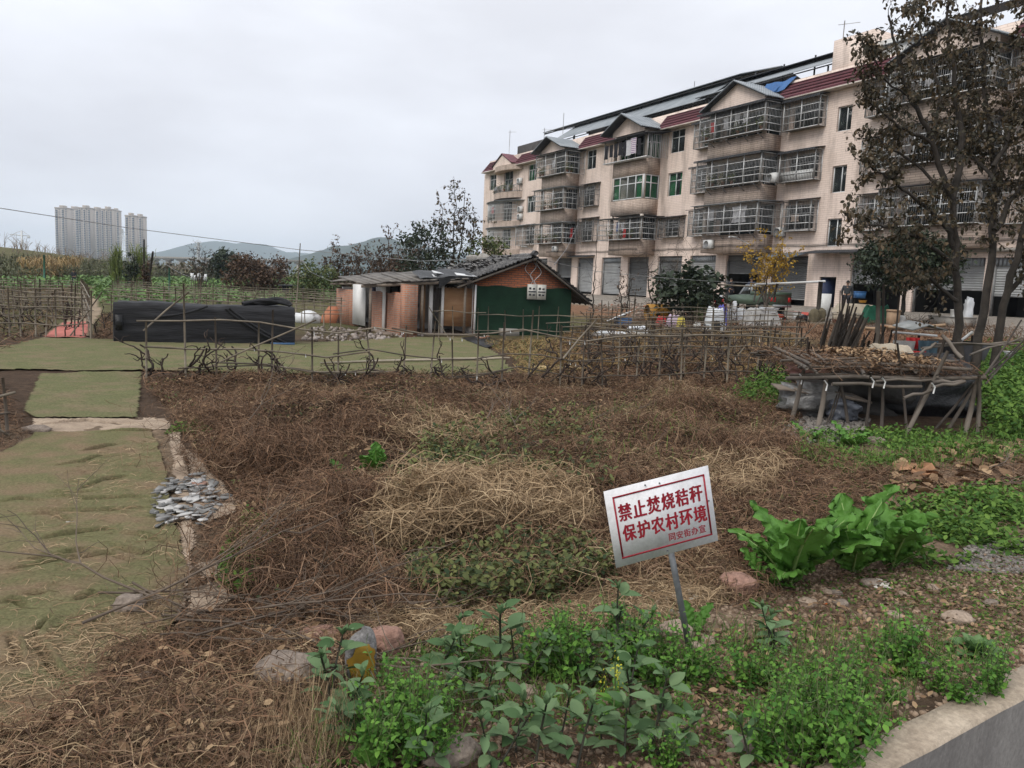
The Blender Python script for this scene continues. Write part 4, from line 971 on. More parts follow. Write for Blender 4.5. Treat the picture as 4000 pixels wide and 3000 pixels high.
sc_.build('screw', M_STEEL, bd)

# ====================================================================== stones
def stone_mesh(name, m, seed, rx, ry, rz, n=14, rough_=.22, flat_=.0):
    th = np.linspace(0, math.pi, n)[:, None]; ph = np.linspace(0, 2 * math.pi, 2 * n)[None, :]
    x, y, z = np.sin(th) * np.cos(ph), np.sin(th) * np.sin(ph), np.cos(th) + 0 * ph
    def n3(f, s): return (fbm(x * f + 7 * z + 11, y * f + 3.1 * z + seed * 3.7, seed + s) - .5)
    k = 1 + rough_ * 2.4 * n3(1.3, 0) + rough_ * .8 * n3(3.4, 5)
    x, y, z = [np.sign(c) * np.abs(c) ** .72 for c in (x, y, z)]
    P = np.stack([x * k * rx, y * k * ry, z * k * rz], -1); P[:, -1] = P[:, 0]
    return MB().grid(P[:, ::-1]).mesh(name, m, sm=True)
M_ROCK_R = mat('red_sandstone', (.33, .20, .155), (.24, .135, .10), 7, .9, bump=.012, bscale=35, detail=9, fine=.35, fscale=45)
M_ROCK_T = mat('tan_stone', (.37, .29, .225), (.27, .205, .155), 6, .9, bump=.01, bscale=40, detail=9, fine=.35, fscale=45)
M_ROCK_G = mat('grey_stone', (.27, .22, .18), (.16, .128, .104), 6, .9, bump=.01, bscale=40, detail=9, fine=.35, fscale=45)
def rock(px, py, rx, ry, rz, m, seed, label, rot=0.0, group=None, sink=.45, tilt=0):
    x, y, z = G(px, py); o = bpy.data.objects.new('rock', stone_mesh('rock', m, seed, rx, ry, rz)); COL.objects.link(o)
    o.location = (x, y + ry * .6, z + rz * sink); o.rotation_euler = (tilt, tilt * .6, rot); return tag(o, label, 'rock', group)
rock(2895, 2330, .125, .11, .075, M_ROCK_R, 3, 'rounded red brown boulder beside the big mustard plants', .3, sink=.75)
rock(2650, 2505, .095, .08, .06, M_ROCK_T, 9, 'flat tan rock just behind the sign post', .2, sink=.5)
rock(1110, 2680, .16, .11, .075, M_ROCK_G, 5, 'wide grey rock left of the yellow painted stone', -.2, sink=.6)
rock(1240, 2520, .11, .09, .05, M_ROCK_R, 12, 'pinkish rock half buried behind the wide grey rock', .4)
rock(1500, 2560, .10, .09, .09, M_ROCK_R, 17, 'pink rubble lump behind the yellow painted stone', .9)
rock(490, 2400, .085, .08, .07, M_ROCK_G, 21, 'brown stone weighing down the carpet edge near the dry branches', .1)
rock(130, 1692, .15, .10, .06, M_ROCK_G, 23, 'dark stone on the left end of the tan carpet strip', .1)
rock(765, 1912, .08, .07, .045, M_ROCK_R, 24, 'reddish stone at the top of the slate shards', .1)
rock(1755, 2985, .13, .08, .05, M_ROCK_G, 26, 'flat grey stone at the bottom edge of the bed', .5)
rock(2985, 2955, .16, .06, .03, M_ROCK_G, 28, 'long flat grey stone in front of the pea plants', -.3)
rock(560, 2680, .04, .04, .035, M_ROCK_T, 29, 'small clay lump in the straw litter', 0)
rock(3580, 2600, .12, .035, .025, M_ROCK_G, 31, 'thin grey slab lying beside the lettuce', -.5)
rock(3600, 2480, .06, .04, .03, M_ROCK_G, 33, 'small grey stone left of the cabbage', .4)
rock(3400, 2290, .07, .04, .03, M_ROCK_G, 35, 'grey pebble in the trampled clippings', .2)
rock(3750, 2440, .09, .06, .045, M_ROCK_T, 37, 'tan stone behind the cabbage', .1)
rock(3430, 1735, .12, .10, .06, M_ROCK_G, 39, 'pale stone on the weedy ground in front of the platform', .1)
for k, (px, py, s) in enumerate(((3010, 2245, .05), (3090, 2220, .05), (3240, 2325, .04), (3270, 2330, .045), (2770, 2520, .05), (2730, 2540, .045), (3290, 2370, .05), (3530, 2330, .035), (3160, 2370, .06), (3080, 2500, .05), (3650, 2310, .05), (3500, 2420, .05), (3880, 2370, .05), (2000, 2690, .045), (2060, 2720, .05))):
    rock(px, py, s, s * .8, s * .5, M_ROCK_T if k % 3 else M_ROCK_G, 50 + k, 'fist sized stone lying loose on the bare soil of the bed', k * 1.1, 'loose stones on the bed')
# painted marker stone
x, y, z = G(1400, 2655)
ms = thing('marker_stone', 'round topped grey stone with worn yellow paint, leaning among straw', 'marker stone', (x, y + .05, z), .25)
n = 20; P = []
for i, t in enumerate(np.linspace(0, 1, 14)):
    hgt = .235 * t; wv = .078 * (1 if t < .6 else math.sqrt(max(0, 1 - ((t - .6) / .4) ** 2)) * .97 + .03)
    P.append([(wv * (1 + .05 * (vnoise(np.array([a * 2.0]), np.array([t * 5]), 4)[0] - .5)) * math.copysign(abs(math.cos(a)) ** .6, math.cos(a)), .075 * (wv / .078) * math.copysign(abs(math.sin(a)) ** .6, math.sin(a)), hgt + .03 * math.cos(a) * t) for a in np.linspace(0, 2 * math.pi, n)])
sb = MB().grid(np.array(P)[:, ::-1]).build('stone', mat('rough_grey_stone', (.25, .24, .235), (.13, .125, .12), 28, .9, bump=.008, bscale=90, fine=.35, fscale=45), ms, sm=True)
m_y = mat('yellow_paint', (.42, .25, .03), (.30, .17, .03), 12, .6, bump=.002, bscale=60)
yy = MB(); rows = []
for t in np.linspace(.02, .80, 11):
    w0 = -.062 + .012 * math.sin(t * 9) + (.022 if t > .62 else 0); w1 = .066 - (.03 * max(0, t - .6) / .2) + .006 * math.sin(t * 23)
    rows.append([(w0 + (w1 - w0) * u, -.0775 * (1 if t < .6 else math.sqrt(max(0, 1 - ((t - .6) / .4) ** 2)) + .02) - .004 + .02 * (abs(w0 + (w1 - w0) * u) / .075) ** 4, .235 * t + .03 * ((w0 + (w1 - w0) * u) / .078) * t) for u in np.linspace(0, 1, 7)])
yy.grid(np.array(rows)).build('painted_band', m_y, ms, sm=True)

# ====================================================================== slate shards
M_SLATE = mat('slate', (.25, .245, .235), (.14, .138, .134), 9, .75, spec=.15, bump=.003, bscale=50)
sh_proto = []
for k in range(4):
    r_ = np.random.default_rng(100 + k); nn = 6; an = np.sort(r_.uniform(0, 6.28, nn)); pts = [(math.cos(a) * r_.uniform(.6, 1), math.sin(a) * r_.uniform(.45, .8), 0) for a in an]
    sh_proto.append(MB().slab([(p[0] * .058, p[1] * .058, .004) for p in pts], .009).mesh('slate_shard', (M_SLATE, M_SLATE, mat('pale_slate', (.48, .47, .45), (.34, .33, .32), 9, .7), mat('dark_slate', (.18, .178, .17), (.10, .10, .096), 9, .75, spec=.15))[k]))
pp = spread(PX((590, 1960), (650, 1890), (800, 1870), (870, 1910), (900, 1960), (850, 2010), (790, 2070), (640, 2070), (600, 2010)), 210)
for i, (x, y) in enumerate(pp):
    o = bpy.data.objects.new('slate_shard', sh_proto[i % 4]); COL.objects.link(o)
    o.location = (x, y, gz1(x, y) + .025 + .035 * rng.random()); s = .55 + 1.1 * rng.random() ** 2; o.scale = (s, s, 1.0); o.rotation_euler = (rng.normal(0, .13), rng.normal(0, .13), rng.uniform(0, 6.28))
    tag(o, 'broken grey slate shard in the pile at the carpet edge', 'slate shard', 'slate shards beside the carpet')

# ====================================================================== garden plants
def leafgrid(L, W, nx=7, ny=4, droop=.25, cup=.12, wav=0.0, tip=1.0, rib=0.0, seed=0, stalk=.0):
    r_ = np.random.default_rng(seed); t = np.linspace(0, 1, nx); s = np.linspace(-1, 1, ny)
    prof = np.sin(np.pi * np.clip(t, 0, 1) ** (.8 * tip)) ** .75; prof[0] = .12 if stalk == 0 else .06; prof[-1] = .02
    if stalk: prof = np.where(t < stalk, .10, np.sin(np.pi * np.clip((t - stalk) / (1 - stalk), 0, 1) ** .8) ** .6 + .06); prof[-1] = .1
    P = np.zeros((nx, ny, 3)); ph = r_.uniform(0, 6)
    for i in range(nx):
        wv = wav * W * np.sin(t[i] * 30 + ph + np.arange(ny) * 1.3) * np.abs(s) ** 1.5 * 1.2
        P[i, :, 0] = L * (t[i] - .10 * droop * t[i] ** 2); P[i, :, 1] = W / 2 * prof[i] * s * (1 + (.16 * np.sin(t[i] * 46 + ph) * wav * 11 if wav else 0))
        P[i, :, 2] = -droop * L * t[i] ** 2 + cup * W * np.abs(s) ** 1.5 * prof[i] + wv + rib * W * (np.abs(np.sin((t[i] * 10 - np.abs(s) * 2.4) * 1.57)) - .5) * prof[i] * (np.abs(s) > .05)
    i = np.arange(nx - 1)[:, None] * ny; j = np.arange(ny - 1)[None, :]
    return P.reshape(-1, 3), [tuple(q) for q in np.stack([i + j, i + j + 1, i + ny + j + 1, i + ny + j], -1).reshape(-1, 4)]
def put(mb, leaf, pos, yaw, pitch, roll=0, s=1.0): mb.scatter(leaf[0], leaf[1], np.array([pos]), rotm([yaw], [-pitch], [roll]), np.array([s]))
M_BEAN = mat('broad_bean_leaf', (.135, .20, .095), (.06, .115, .045), ramp=(0, 1), rough=.65, spec=.14, island=True, trans=.15, extra=((.5, (.125, .20, .095)),))
M_PEA = mat('pea_leaf', (.15, .30, .05), (.045, .13, .025), ramp=(0, 1), rough=.6, spec=.14, island=True, trans=.2)
M_MUST = mat('mustard_leaf', (.125, .27, .05), (.055, .155, .025), ramp=(0, 1), rough=.5, spec=.2, island=True, trans=.15, bump=.006, bscale=38)
M_RIB = mat('pale_leaf_rib', (.30, .42, .16), (.22, .33, .10), 5, .5, trans=.1)
M_STEM = mat('green_stem', (.14, .20, .07), (.09, .11, .05), 6, .6)
M_STEMD = mat('dark_stem', (.06, .055, .04), (.04, .04, .03), 6, .7)
def bean(seed, name='broad_bean_plant'):
    r_ = np.random.default_rng(seed); h = r_.uniform(.20, .30)
    st = MB(); lf = MB()
    for b_ in range(r_.integers(1, 4)):
        hh = h * r_.uniform(.7, 1.1); lean = r_.uniform(-.12, .12, 2) + (r_.normal(0, .1, 2) if b_ else 0)
        top = np.array([lean[0], lean[1], hh]); pts = [np.zeros(3) - [0, 0, .02], top * .5 + r_.normal(0, .008, 3), top]; st.tube(pts, [.006, .005, .004], 5)
        nn = 6; az = r_.uniform(0, 6.28)
        for i in range(nn):
            f = .25 + .75 * i / (nn - 1); p = top * f; az += math.pi * .87 + r_.normal(0, .25); el = .15 + 1.0 * (i / nn) ** 2
            pe = .05 * (1 - .4 * f); q = p + np.array([math.cos(az) * math.cos(el), math.sin(az) * math.cos(el), math.sin(el)]) * pe; st.tube([p, q], .0022, 3, False)
            for sgn in (-1, 1):
                s = (.062 + .035 * math.sin(f * 3)) * r_.uniform(.8, 1.2)
                put(lf, leafgrid(1, .56, 6, 5, r_.uniform(.05, .4), r_.uniform(.05, .25), seed=seed), q, az + sgn * r_.uniform(.35, .9), el * .7 + r_.normal(0, .2), r_.normal(0, .3), s)
            if i > 1: put(lf, leafgrid(1, .5, 5, 4, .2, .2), p, az + r_.normal(0, .6), el + .4, 0, .05)
        for j in range(5): put(lf, leafgrid(1, .42, 5, 4, .0, .3), top, az + j * 1.3, 1.0 + r_.normal(0, .2), 0, r_.uniform(.035, .06))
    t = thing(name, 'grey green broad bean plant with paired oval leaves in the bed', 'bean plant', group='broad bean plants in the bed')
    lf.build('foliage', M_BEAN, t, sm=True); st.build('stem', M_STEMD, t, sm=True); return t
def pea(seed, name='pea_plant', n=15, hmax=.31):
    r_ = np.random.default_rng(seed); st = MB(); pos = []; rot = []; sz = []
    for k in range(n):
        a = r_.uniform(0, 6.28); h = hmax * r_.uniform(.45, 1.1); sp = r_.uniform(.02, .16); b0 = np.array([r_.normal(0, .035), r_.normal(0, .035), -.01])
        top = b0 + np.array([math.cos(a) * sp, math.sin(a) * sp, h]); mid = (b0 + top) / 2 + r_.normal(0, .02, 3); t = np.linspace(0, 1, 6)[:, None]
        c = b0 * (1 - t) ** 2 + 2 * mid * t * (1 - t) + top * t * t; st.tube(c, .0022, 3, False)
        for i in range(20):
            f = .12 + .88 * r_.random(); p = b0 * (1 - f) ** 2 + 2 * mid * f * (1 - f) + top * f * f; pos.append(p + r_.normal(0, .014, 3)); rot.append((r_.uniform(0, 6.28), r_.uniform(-1.0, .5), r_.normal(0, .5))); sz.append(.028 * r_.uniform(.6, 1.35) * (1.1 - .35 * f))
        e = top + r_.normal(0, .03, 3) + [0, 0, .03]; st.tube([top, (top + e) / 2 + r_.normal(0, .008, 3), e], .0012, 3, False)
    rot = np.array(rot); lf = MB(); L = leafgrid(1, .74, 4, 3, .2, .18); lf.scatter(L[0], L[1], np.array(pos), rotm(rot[:, 0], rot[:, 1], rot[:, 2]), np.array(sz))
    t = thing(name, 'bright green bushy pea plant with small rounded leaves in the bed', 'pea plant', group='pea plants in the bed')
    lf.build('foliage', M_PEA, t, sm=True); st.build('stem', M_STEM, t); return t
def place(protos, pts, dz=-.005, smin=.85, smax=1.15):
    for i, p in enumerate(pts):
        pr = protos[i % len(protos)]; x, y, z = G(*p[:2]); s = (p[2] if len(p) > 2 else 1) * rng.uniform(smin, smax)
        if i < len(protos): o = pr; o.location = (x, y, z + dz); o.rotation_euler = (0, 0, rng.uniform(0, 6.28)); o.scale = (s, s, s)
        else: dup(pr, (x, y, z + dz), rng.uniform(0, 6.28), sc=s)
BEANS = [(2350, 2900), (2180, 2930), (1880, 2760, .8), (2300, 2680, .8), (2440, 2980), (1960, 2860, .7), (1290, 2760, 1.15), (1330, 2850), (1700, 2650), (1960, 2640, 1.2), (2030, 2640), (2400, 2580, 1.2), (2010, 2950, 1.2), (2090, 2985), (2460, 2800, 1.1), (2530, 2960, 1.1), (2940, 3000), (2250, 3000), (1930, 3010), (3030, 2560), (1700, 2760, .8), (1660, 3000), (1800, 2640)]
place([bean(200 + k) for k in range(4)], BEANS)
PEAS = [(1500, 2850, 1.0), (1590, 2900, 1.1), (1640, 2980), (1500, 2980), (1570, 2800, .9), (1830, 2640), (2180, 2610, 1.1), (2230, 2660, 1.1), (2120, 2640), (2270, 2540), (2480, 2640, 1.15), (2540, 2680, 1.1), (2590, 2600), (2440, 2560), (2680, 2680), (2910, 2680), (3000, 2680, .9), (3110, 2740, .9), (3160, 2840, 1.1), (3220, 2920, 1.15), (3100, 2900, 1.1), (3020, 2860), (3300, 2840), (3260, 2760), (3360, 2720), (3500, 2620, 1.1), (3450, 2580), (3560, 2640), (3760, 2770, .9), (3850, 2740), (3900, 2700, .7), (3120, 3000, 1.1), (3280, 2990, 1.1), (3380, 2900, .9), (2600, 3000, .8), (1760, 2960, .8), (1680, 2840, .8), (2750, 2640, .7), (3000, 2970), (2380, 2500, .8), (2150, 2540, .8), (1440, 2930, .8), (1700, 2900, .9), (2660, 2800, .5), (3650, 2700, .6), (3480, 2740, .7)]
place([pea(300 + k) for k in range(5)], PEAS)
def mustard(px, py, seed, n, size, label, spreadk=1.0):
    r_ = np.random.default_rng(seed); x, y, z = G(px, py); t = thing('mustard_plant', label, 'vegetable', (x, y, z - .02), group='large leafy mustard plants')
    for k in range(n):
        az = k * 2.4 + r_.normal(0, .25); el = (1.5 - .72 * (k / n)) * r_.uniform(.85, 1.08) / spreadk; L = size * r_.uniform(.75, 1.1) * (.8 + .3 * math.sin(1 + k)); W = L * r_.uniform(.40, .54)
        lf = leafgrid(L, W, 26, 13, r_.uniform(.06, .34) * (1 + .6 * k / n), r_.uniform(.04, .20), .10, rib=.085, seed=seed + k, stalk=.14)
        mb = MB(); put(mb, lf, (math.cos(az) * .03, math.sin(az) * .03, .02), az, el, r_.normal(0, .2)); o = mb.build('leaf', M_MUST, t, sm=True)
        P = lf[0].reshape(26, 13, 3)[:, 6] + [0, 0, -.003]; rm = rotm([az], [-el], [0])[0]; P = P @ rm.T + [math.cos(az) * .03, math.sin(az) * .03, .02]
        MB().tube(P, np.linspace(.012, .003, 26) * (L / .5), 5).build('midrib', M_RIB, o, sm=True)
mustard(3080, 2270, 401, 18, .66, 'tallest mustard plant, its upright leaves beside the red brown boulder')
mustard(3330, 2230, 411, 16, .60, 'broad mustard plant with one pale drooping front leaf')
mustard(3480, 2210, 421, 13, .52, 'right hand mustard plant merging with the weeds')
mustard(3010, 2290, 431, 6, .26, 'small mustard plant with a crumpled leaf behind the boulder', 1.3)
mustard(1460, 2990, 446, 6, .18, 'upright spoon leaved green at the bottom edge', 1.0)
mustard(2700, 2480, 451, 5, .19, 'young mustard plant with one tall leaf right of the sign post', 1.0)
mustard(3160, 1720, 456, 7, .3, 'leafy green weed rosette beside the rubble', 1.4)
mustard(3330, 1740, 458, 8, .38, 'bright jagged leafed weed rosette in front of the platform', 1.5)
mustard(1470, 1850, 461, 8, .34, 'bright green dock plant standing in the dead field', .8)
mustard(1350, 1870, 463, 6, .28, 'dusty green broad leaved weed near the dock plant', 1.4)
def rosette(px, py, seed, size, label, m, n=16, name='cabbage'):
    r_ = np.random.default_rng(seed); x, y, z = G(px, py); t = thing(name, label, 'vegetable', (x, y, z - .01)); mb = MB()
    for k in range(n):
        az = k * 2.4; f = k / n; el = 1.35 - 1.25 * f; L = size * (.55 + .5 * f)
        put(mb, leafgrid(L, L * .72, 8, 7, .15 + .3 * f, .22 - .1 * f, .03, rib=.02, seed=seed + k), (0, 0, .015), az, el, r_.normal(0, .12))
    mb.build('leaf_head', m, t, sm=True); MB().tube([(0, 0, -.03), (0, 0, .03)], .015, 8).build('stump', M_RIB, t)
M_CABB = mat('cabbage_leaf', (.13, .22, .085), (.075, .15, .05), ramp=(0, 1), rough=.5, island=True, trans=.12)
M_LETT = mat('lettuce_leaf', (.26, .40, .06), (.17, .30, .04), ramp=(0, 1), rough=.5, island=True, trans=.25)
rosette(3810, 2560, 471, .19, 'open green cabbage on the bare soil near the concrete wall', M_CABB, 18)
rosette(3480, 2640, 475, .09, 'small frilly yellow green lettuce among the pea plants', M_LETT, 12, 'lettuce')
rosette(2850, 2680, 477, .08, 'pale yellow curled seedling among the peas, right of the sign post', M_LETT, 7, 'lettuce')
def flower_stalk(px, py, seed, h, label):
    r_ = np.random.default_rng(seed); x, y, z = G(px, py); t = thing('flowering_mustard', label, 'vegetable', (x, y, z - .01)); st = MB(); lf = MB(); fl = MB(); pos = []
    for k in range(3):
        a = r_.uniform(0, 6.28); top = np.array([.05 * math.cos(a) * k, .05 * math.sin(a) * k, h * (1 - .18 * k)]); st.tube([np.zeros(3), top * .5 + r_.normal(0, .01, 3), top], [.005, .004, .002], 5)
        for i in range(7): put(lf, leafgrid(1, .35, 7, 5, .4, .1, .05), top * (.05 + .1 * i), i * 2.3, .6, 0, .16 - .018 * i)
        for i in range(26): pos.append(top * (.72 + .3 * r_.random()) + r_.normal(0, .014, 3))
    fl.scatter(LEAFV, LEAFF, np.array(pos), rand_rot(len(pos), 1.5), np.full(len(pos), .013))
    lf.build('foliage', M_PEA, t, sm=True); st.build('stem', M_STEM, t); fl_ = fl.build('flowers', mat('yellow_flowers', (.55, .50, .04), (.35, .38, .04), island=True, ramp=(0, 1)), t); fl_['kind'] = 'stuff'
flower_stalk(2385, 2860, 481, .37, 'tall mustard stalk with tiny yellow flowers in front of the sign')
# dried foxtail grass at the bottom
mb = MB(); p = spread(PX((1020, 3080), (1080, 2860), (1300, 2760), (1350, 2880), (1270, 3080)), 420)
for g in range(6):
    q = p[g::6]; tv, tf = strip(1, .008, -.12 * (1 + g % 3)); tv = tv + [.5, 0, 0]
    mb.scatter(tv, tf, np.column_stack([q, gz(q[:, 0], q[:, 1])]), rotm(rng.uniform(0, 6.28, len(q)), -rng.uniform(.7, 1.5, len(q)), rng.normal(0, .3, len(q))), rng.uniform(.15, .36, len(q)))
tag(mb.build('dried_grass_tuft', M_STRAW), 'tuft of dried foxtail grass at the bottom edge beside the beans', 'dry grass')
# cotton-like fluff by the post, bits of litter
M_FLUFF = mat('white_litter', (.66, .63, .58), (.48, .45, .40), 20, .9)
def scrap(px, py, s, label, m, seed, name='paper_scrap', cat='litter', group=None):
    r_ = np.random.default_rng(seed); x, y, z = G(px, py); n = 7; P = np.zeros((n, n, 3)); u = np.linspace(-1, 1, n)
    P[..., 0] = u[:, None] * s; P[..., 1] = u[None] * s * .6; P += r_.normal(0, s * .22, P.shape); P[..., 2] = np.abs(P[..., 2]) + .008
    o = MB().grid(P).build(name, m); o.location = (x, y, z); o.rotation_euler = (0, 0, r_.uniform(0, 6.28)); return tag(o, label, cat, group)
for k, (px, py) in enumerate(((2600, 2360), (2630, 2350), (2645, 2370), (2570, 2375), (2560, 2390), (2660, 2400), (2690, 2330), (2700, 2360), (2690, 2390), (2715, 2350), (2620, 2410), (2650, 2420), (2545, 2330))):
    o = bpy.data.objects.new('cotton_boll', stone_mesh('cotton_boll', M_FLUFF, 70 + k, .018, .018, .016, 8, .3)); COL.objects.link(o); x, y, z = G(px, py); o.location = (x, y, z + .03); tag(o, 'small white fluffy boll in the straw beside the sign post', 'cotton boll', 'white bolls by the sign post')
M_ORANGE = mat('orange_peel', (.62, .13, .02), (.5, .10, .02), 20, .5)
for k, (px, py, s, lab, m) in enumerate(((280, 2048, .035, 'white paper scrap on the wrinkled turf carpet', M_FLUFF), (3440, 2290, .06, 'crumpled white tissue on the trampled clippings', M_FLUFF), (1650, 2310, .06, 'torn white plastic bag in the ivy', M_FLUFF), (1720, 2110, .04, 'white plastic shred on the straw heap', M_FLUFF),
        (1560, 1562, .06, 'white crumpled cup in the dead field', M_FLUFF), (2215, 1520, .09, 'upturned white bowl at the far edge of the field', M_FLUFF), (1050, 1995, .06, 'pale torn paper at the left edge of the field', M_FLUFF), (3225, 2365, .014, 'orange peel on the bare soil in the middle of the bed', M_ORANGE), (2772, 2355, .012, 'orange scrap in the straw by the post', M_ORANGE),
        (3290, 2320, .012, 'small orange scrap near the flat pebbles', M_ORANGE), (1960, 2420, .05, 'red plastic shred lying in the straw', mat('red_plastic', (.45, .10, .09), (.3, .07, .06), 10, .5)), (1740, 1560, .11, 'brown cardboard scrap at the far edge of the field', M_BURLAP), (3580, 1850, .28, 'flat orange brown board on the litter, right of the field', mat('brown_board', (.36, .19, .10), (.25, .13, .07), 4, .8)),
        (850, 1600, .14, 'tan cloth scrap beside the carpet seam', M_BURLAP), (3900, 2320, .03, 'white paper bit at the right side of the bed', M_FLUFF), (1090, 2330, .07, 'curled pale husks beside the green weeds', M_STRAW))):
    scrap(px, py, s, lab, m, 600 + k)
# dry branches lying across the path's end
def branch_mesh(seed, L, r):
    r_ = np.random.default_rng(seed); mb = MB()
    def grow(p, d, l, rr, dep):
        n = 7; pts = [p]; dd = d.copy()
        for i in range(n): dd = dd + r_.normal(0, .16, 3) * [1, 1, .5]; dd /= np.linalg.norm(dd); pts.append(pts[-1] + dd * l / n)
        pts = np.array(pts); pts[:, 2] = np.maximum(pts[:, 2], .0); mb.tube(pts, np.linspace(rr, rr * .35, len(pts)), 5)
        if dep:
            for k in range(r_.integers(2, 5)): i = r_.integers(1, n); s = dd + r_.normal(0, .6, 3) * [1, 1, .6]; grow(pts[i], s / np.linalg.norm(s), l * r_.uniform(.3, .6), rr * .55, dep - 1)
    grow(np.array([0, 0, .02]), np.array([1.0, 0, .08]), L, r, 2); return mb.mesh('dry_branch', M_TWIG, True)
bm_ = [branch_mesh(500 + k, L, r) for k, (L, r) in enumerate(((1.3, .008), (1.0, .0065), (.8, .0055), (1.5, .009), (.6, .005)))]
BR = [(450, 2350, .1), (560, 2420, .0), (700, 2440, .15), (800, 2420, -.1), (620, 2480, .2), (900, 2400, .05), (950, 2470, .3), (1080, 2400, -.15), (1150, 2380, .1), (500, 2440, -.2), (760, 2490, .05), (1300, 2390, .05), (850, 2450, 2.8), (680, 2380, 3.0), (1000, 2420, .4), (580, 2330, -.4), (1200, 2440, 2.9), (900, 2500, .6), (400, 2500, .9), (1010, 2590, 1.0), (840, 2560, .5), (1300, 2700, .7), (700, 2550, .2), (1150, 2520, -.5)]
for i, (px, py, a) in enumerate(BR):
    x, y, z = G(px, py); o = bpy.data.objects.new('dry_branch', bm_[i % 5]); COL.objects.link(o); o.location = (x - .1, y, z + .02 + .07 * rng.random()); o.rotation_euler = (rng.normal(0, .3), rng.normal(0, .07), a + rng.normal(0, .12))
    tag(o, 'bare forked branch in the brush laid across the end of the carpet', 'branch', 'dry branches across the path')
for i, (px, py, a, lift) in enumerate(((1800, 1720, .7, -.5), (2250, 1700, -.9, -.6), (2350, 1650, .4, -.4), (1650, 1830, .3, -.2), (1500, 1920, .2, -.1), (1950, 1900, 2.6, -.25), (2200, 1900, .9, -.5), (1780, 1880, .5, -.2), (2050, 1780, 2.2, -.5), (2500, 1800, .6, -.3), (1400, 1960, .1, -.1), (1600, 1960, 2.9, -.1), (780, 1600, 1.1, -1.0), (900, 1750, 1.4, -.9), (1030, 1700, 1.2, -.8), (3800, 1850, .3, -.2), (3900, 1800, -.3, -.2), (3600, 1800, .1, -.1), (3700, 1900, .25, -.1), (900, 1850, 1.0, -.6))):
    x, y, z = G(px, py); o = bpy.data.objects.new('dry_branch', bm_[i % 5]); COL.objects.link(o); o.location = (x, y, z); o.rotation_euler = (0, lift, a)
    tag(o, 'bare dead branch sticking out of the dead weeds in the field', 'branch', 'dead branches in the field')
# ====================================================================== brick shed
M_BRICK = brick_mat('red_brick', (.52, .16, .06), (.36, .115, .052), (.13, .085, .065), .26, .085, .014, .008, dirt=(.09, .06, .05), dirt_scale=1.0)
M_BRICK2 = brick_mat('orange_brick', (.45, .175, .09), (.34, .13, .072), (.30, .245, .20), .25, .075, .014, .008, dirt=(.08, .06, .05), dirt_scale=1.5)
M_RTILE = mat('old_grey_roof_tile', (.15, .145, .14), (.045, .045, .048), 3, .85, bump=.01, detail=9, fine=.4, fscale=6)
M_WOOD = mat('weathered_wood', (.23, .19, .15), (.13, .105, .085), 3, .85, stretch=(1, 8, 8))
M_PLY = mat('old_plywood', (.40, .235, .125), (.30, .165, .085), 1.5, .7, stretch=(1, 1, 4))
M_NET = mat('dark_green_net', (.008, .034, .017), (.005, .022, .011), 2, .9, bump=.01, bscale=70)
M_LIME = mat('whitewashed_wall', (.74, .73, .71), (.60, .59, .57), 1.5, .9)
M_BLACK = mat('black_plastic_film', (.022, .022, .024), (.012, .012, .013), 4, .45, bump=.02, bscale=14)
M_FOAM = mat('white_foam_board', (.70, .71, .72), (.58, .59, .60), 6, .7)
L0 = Vector((-1.56, 30.1, 0)); RZ = math.atan2(.30, .954); W0 = 3.95
SH = thing('brick_shed', 'tumbledown red brick shed with dark tile roof, green netted gable and patched lean-to', 'shed', L0)
def part(mb, name, m, org, rz, sm=False, parent=None):
    o = mb.build(name, m, parent or SH, sm); o.location = Vector(org) - L0 if not parent else Vector(org); o.rotation_euler = (0, 0, rz); return o
zL, zR, zP, tP = 2.14, 1.88, 3.04, 2.24
g = MB(); g.slab([(0, 0, -.1), (W0, 0, -.1), (W0, 0, zR), (tP, 0, zP), (0, 0, zL)], .24)
g.box(.0, .24, .241, 9.5, -.1, zL - .05); g.box(W0 - .24, W0, .241, 9.5, -.1, zR - .05)
part(g, 'brick_wall', M_BRICK, L0, RZ)
n = MB(); xs = np.linspace(.02, W0 - .02, 40); zs = np.linspace(.0, 1.93, 14)
n.grid(np.array([[(x, -.03 - .015 * math.sin(x * 7 + z * 1.3) * (1 - z / 2.2) - .012 * math.sin(z * 9), z - (.02 * math.sin(x * 5) if z > 1.9 else 0)) for x in xs] for z in zs])); part(n, 'green_netting', M_NET, L0, RZ, True)
MB().box(-.07, .03, -.06, .03, -.1, zL - .03)
part(MB().box(-.03, .04, -.09, -.05, -.1, 1.95), 'white_corner_board', M_LIME, L0, RZ)
def tiles(x0, z0, x1, z1, y0, y1, seed):
    """courses of curved tiles between two slope edges in shed coordinates"""
    mb = MB(); nc = max(4, int(math.hypot(x1 - x0, z1 - z0) / .16)); ny = int((y1 - y0) / .05); ys = np.linspace(y0, y1, ny)
    r_ = np.random.default_rng(seed); jit = r_.normal(0, .012, (nc + 1, ny // 4 + 1)).repeat(4, 1)[:, :ny]
    rows = []
    for i in range(nc):
        for e, (a, lift) in enumerate(((i / nc, .0), ((i + 1) / nc, .055))):
            x = x0 + (x1 - x0) * a; z = z0 + (z1 - z0) * a
            rows.append(np.stack([np.full(ny, x) + jit[i] * .8, ys, z + .035 + lift + .075 * np.abs(np.sin(ys * math.pi / .25)) + jit[i]], 1))
    return mb.grid(np.array(rows))
part(tiles(tP, zP, -.75, zP - (zP - zL) / tP * (tP + .75), -.35, 9.6, 1), 'tile_roof', M_RTILE, L0, RZ)
part(tiles(tP, zP, W0 + .75, zP - (zP - zR) / (W0 - tP) * (W0 + .75 - tP), -.35, 9.6, 2), 'tile_roof', M_RTILE, L0, RZ)
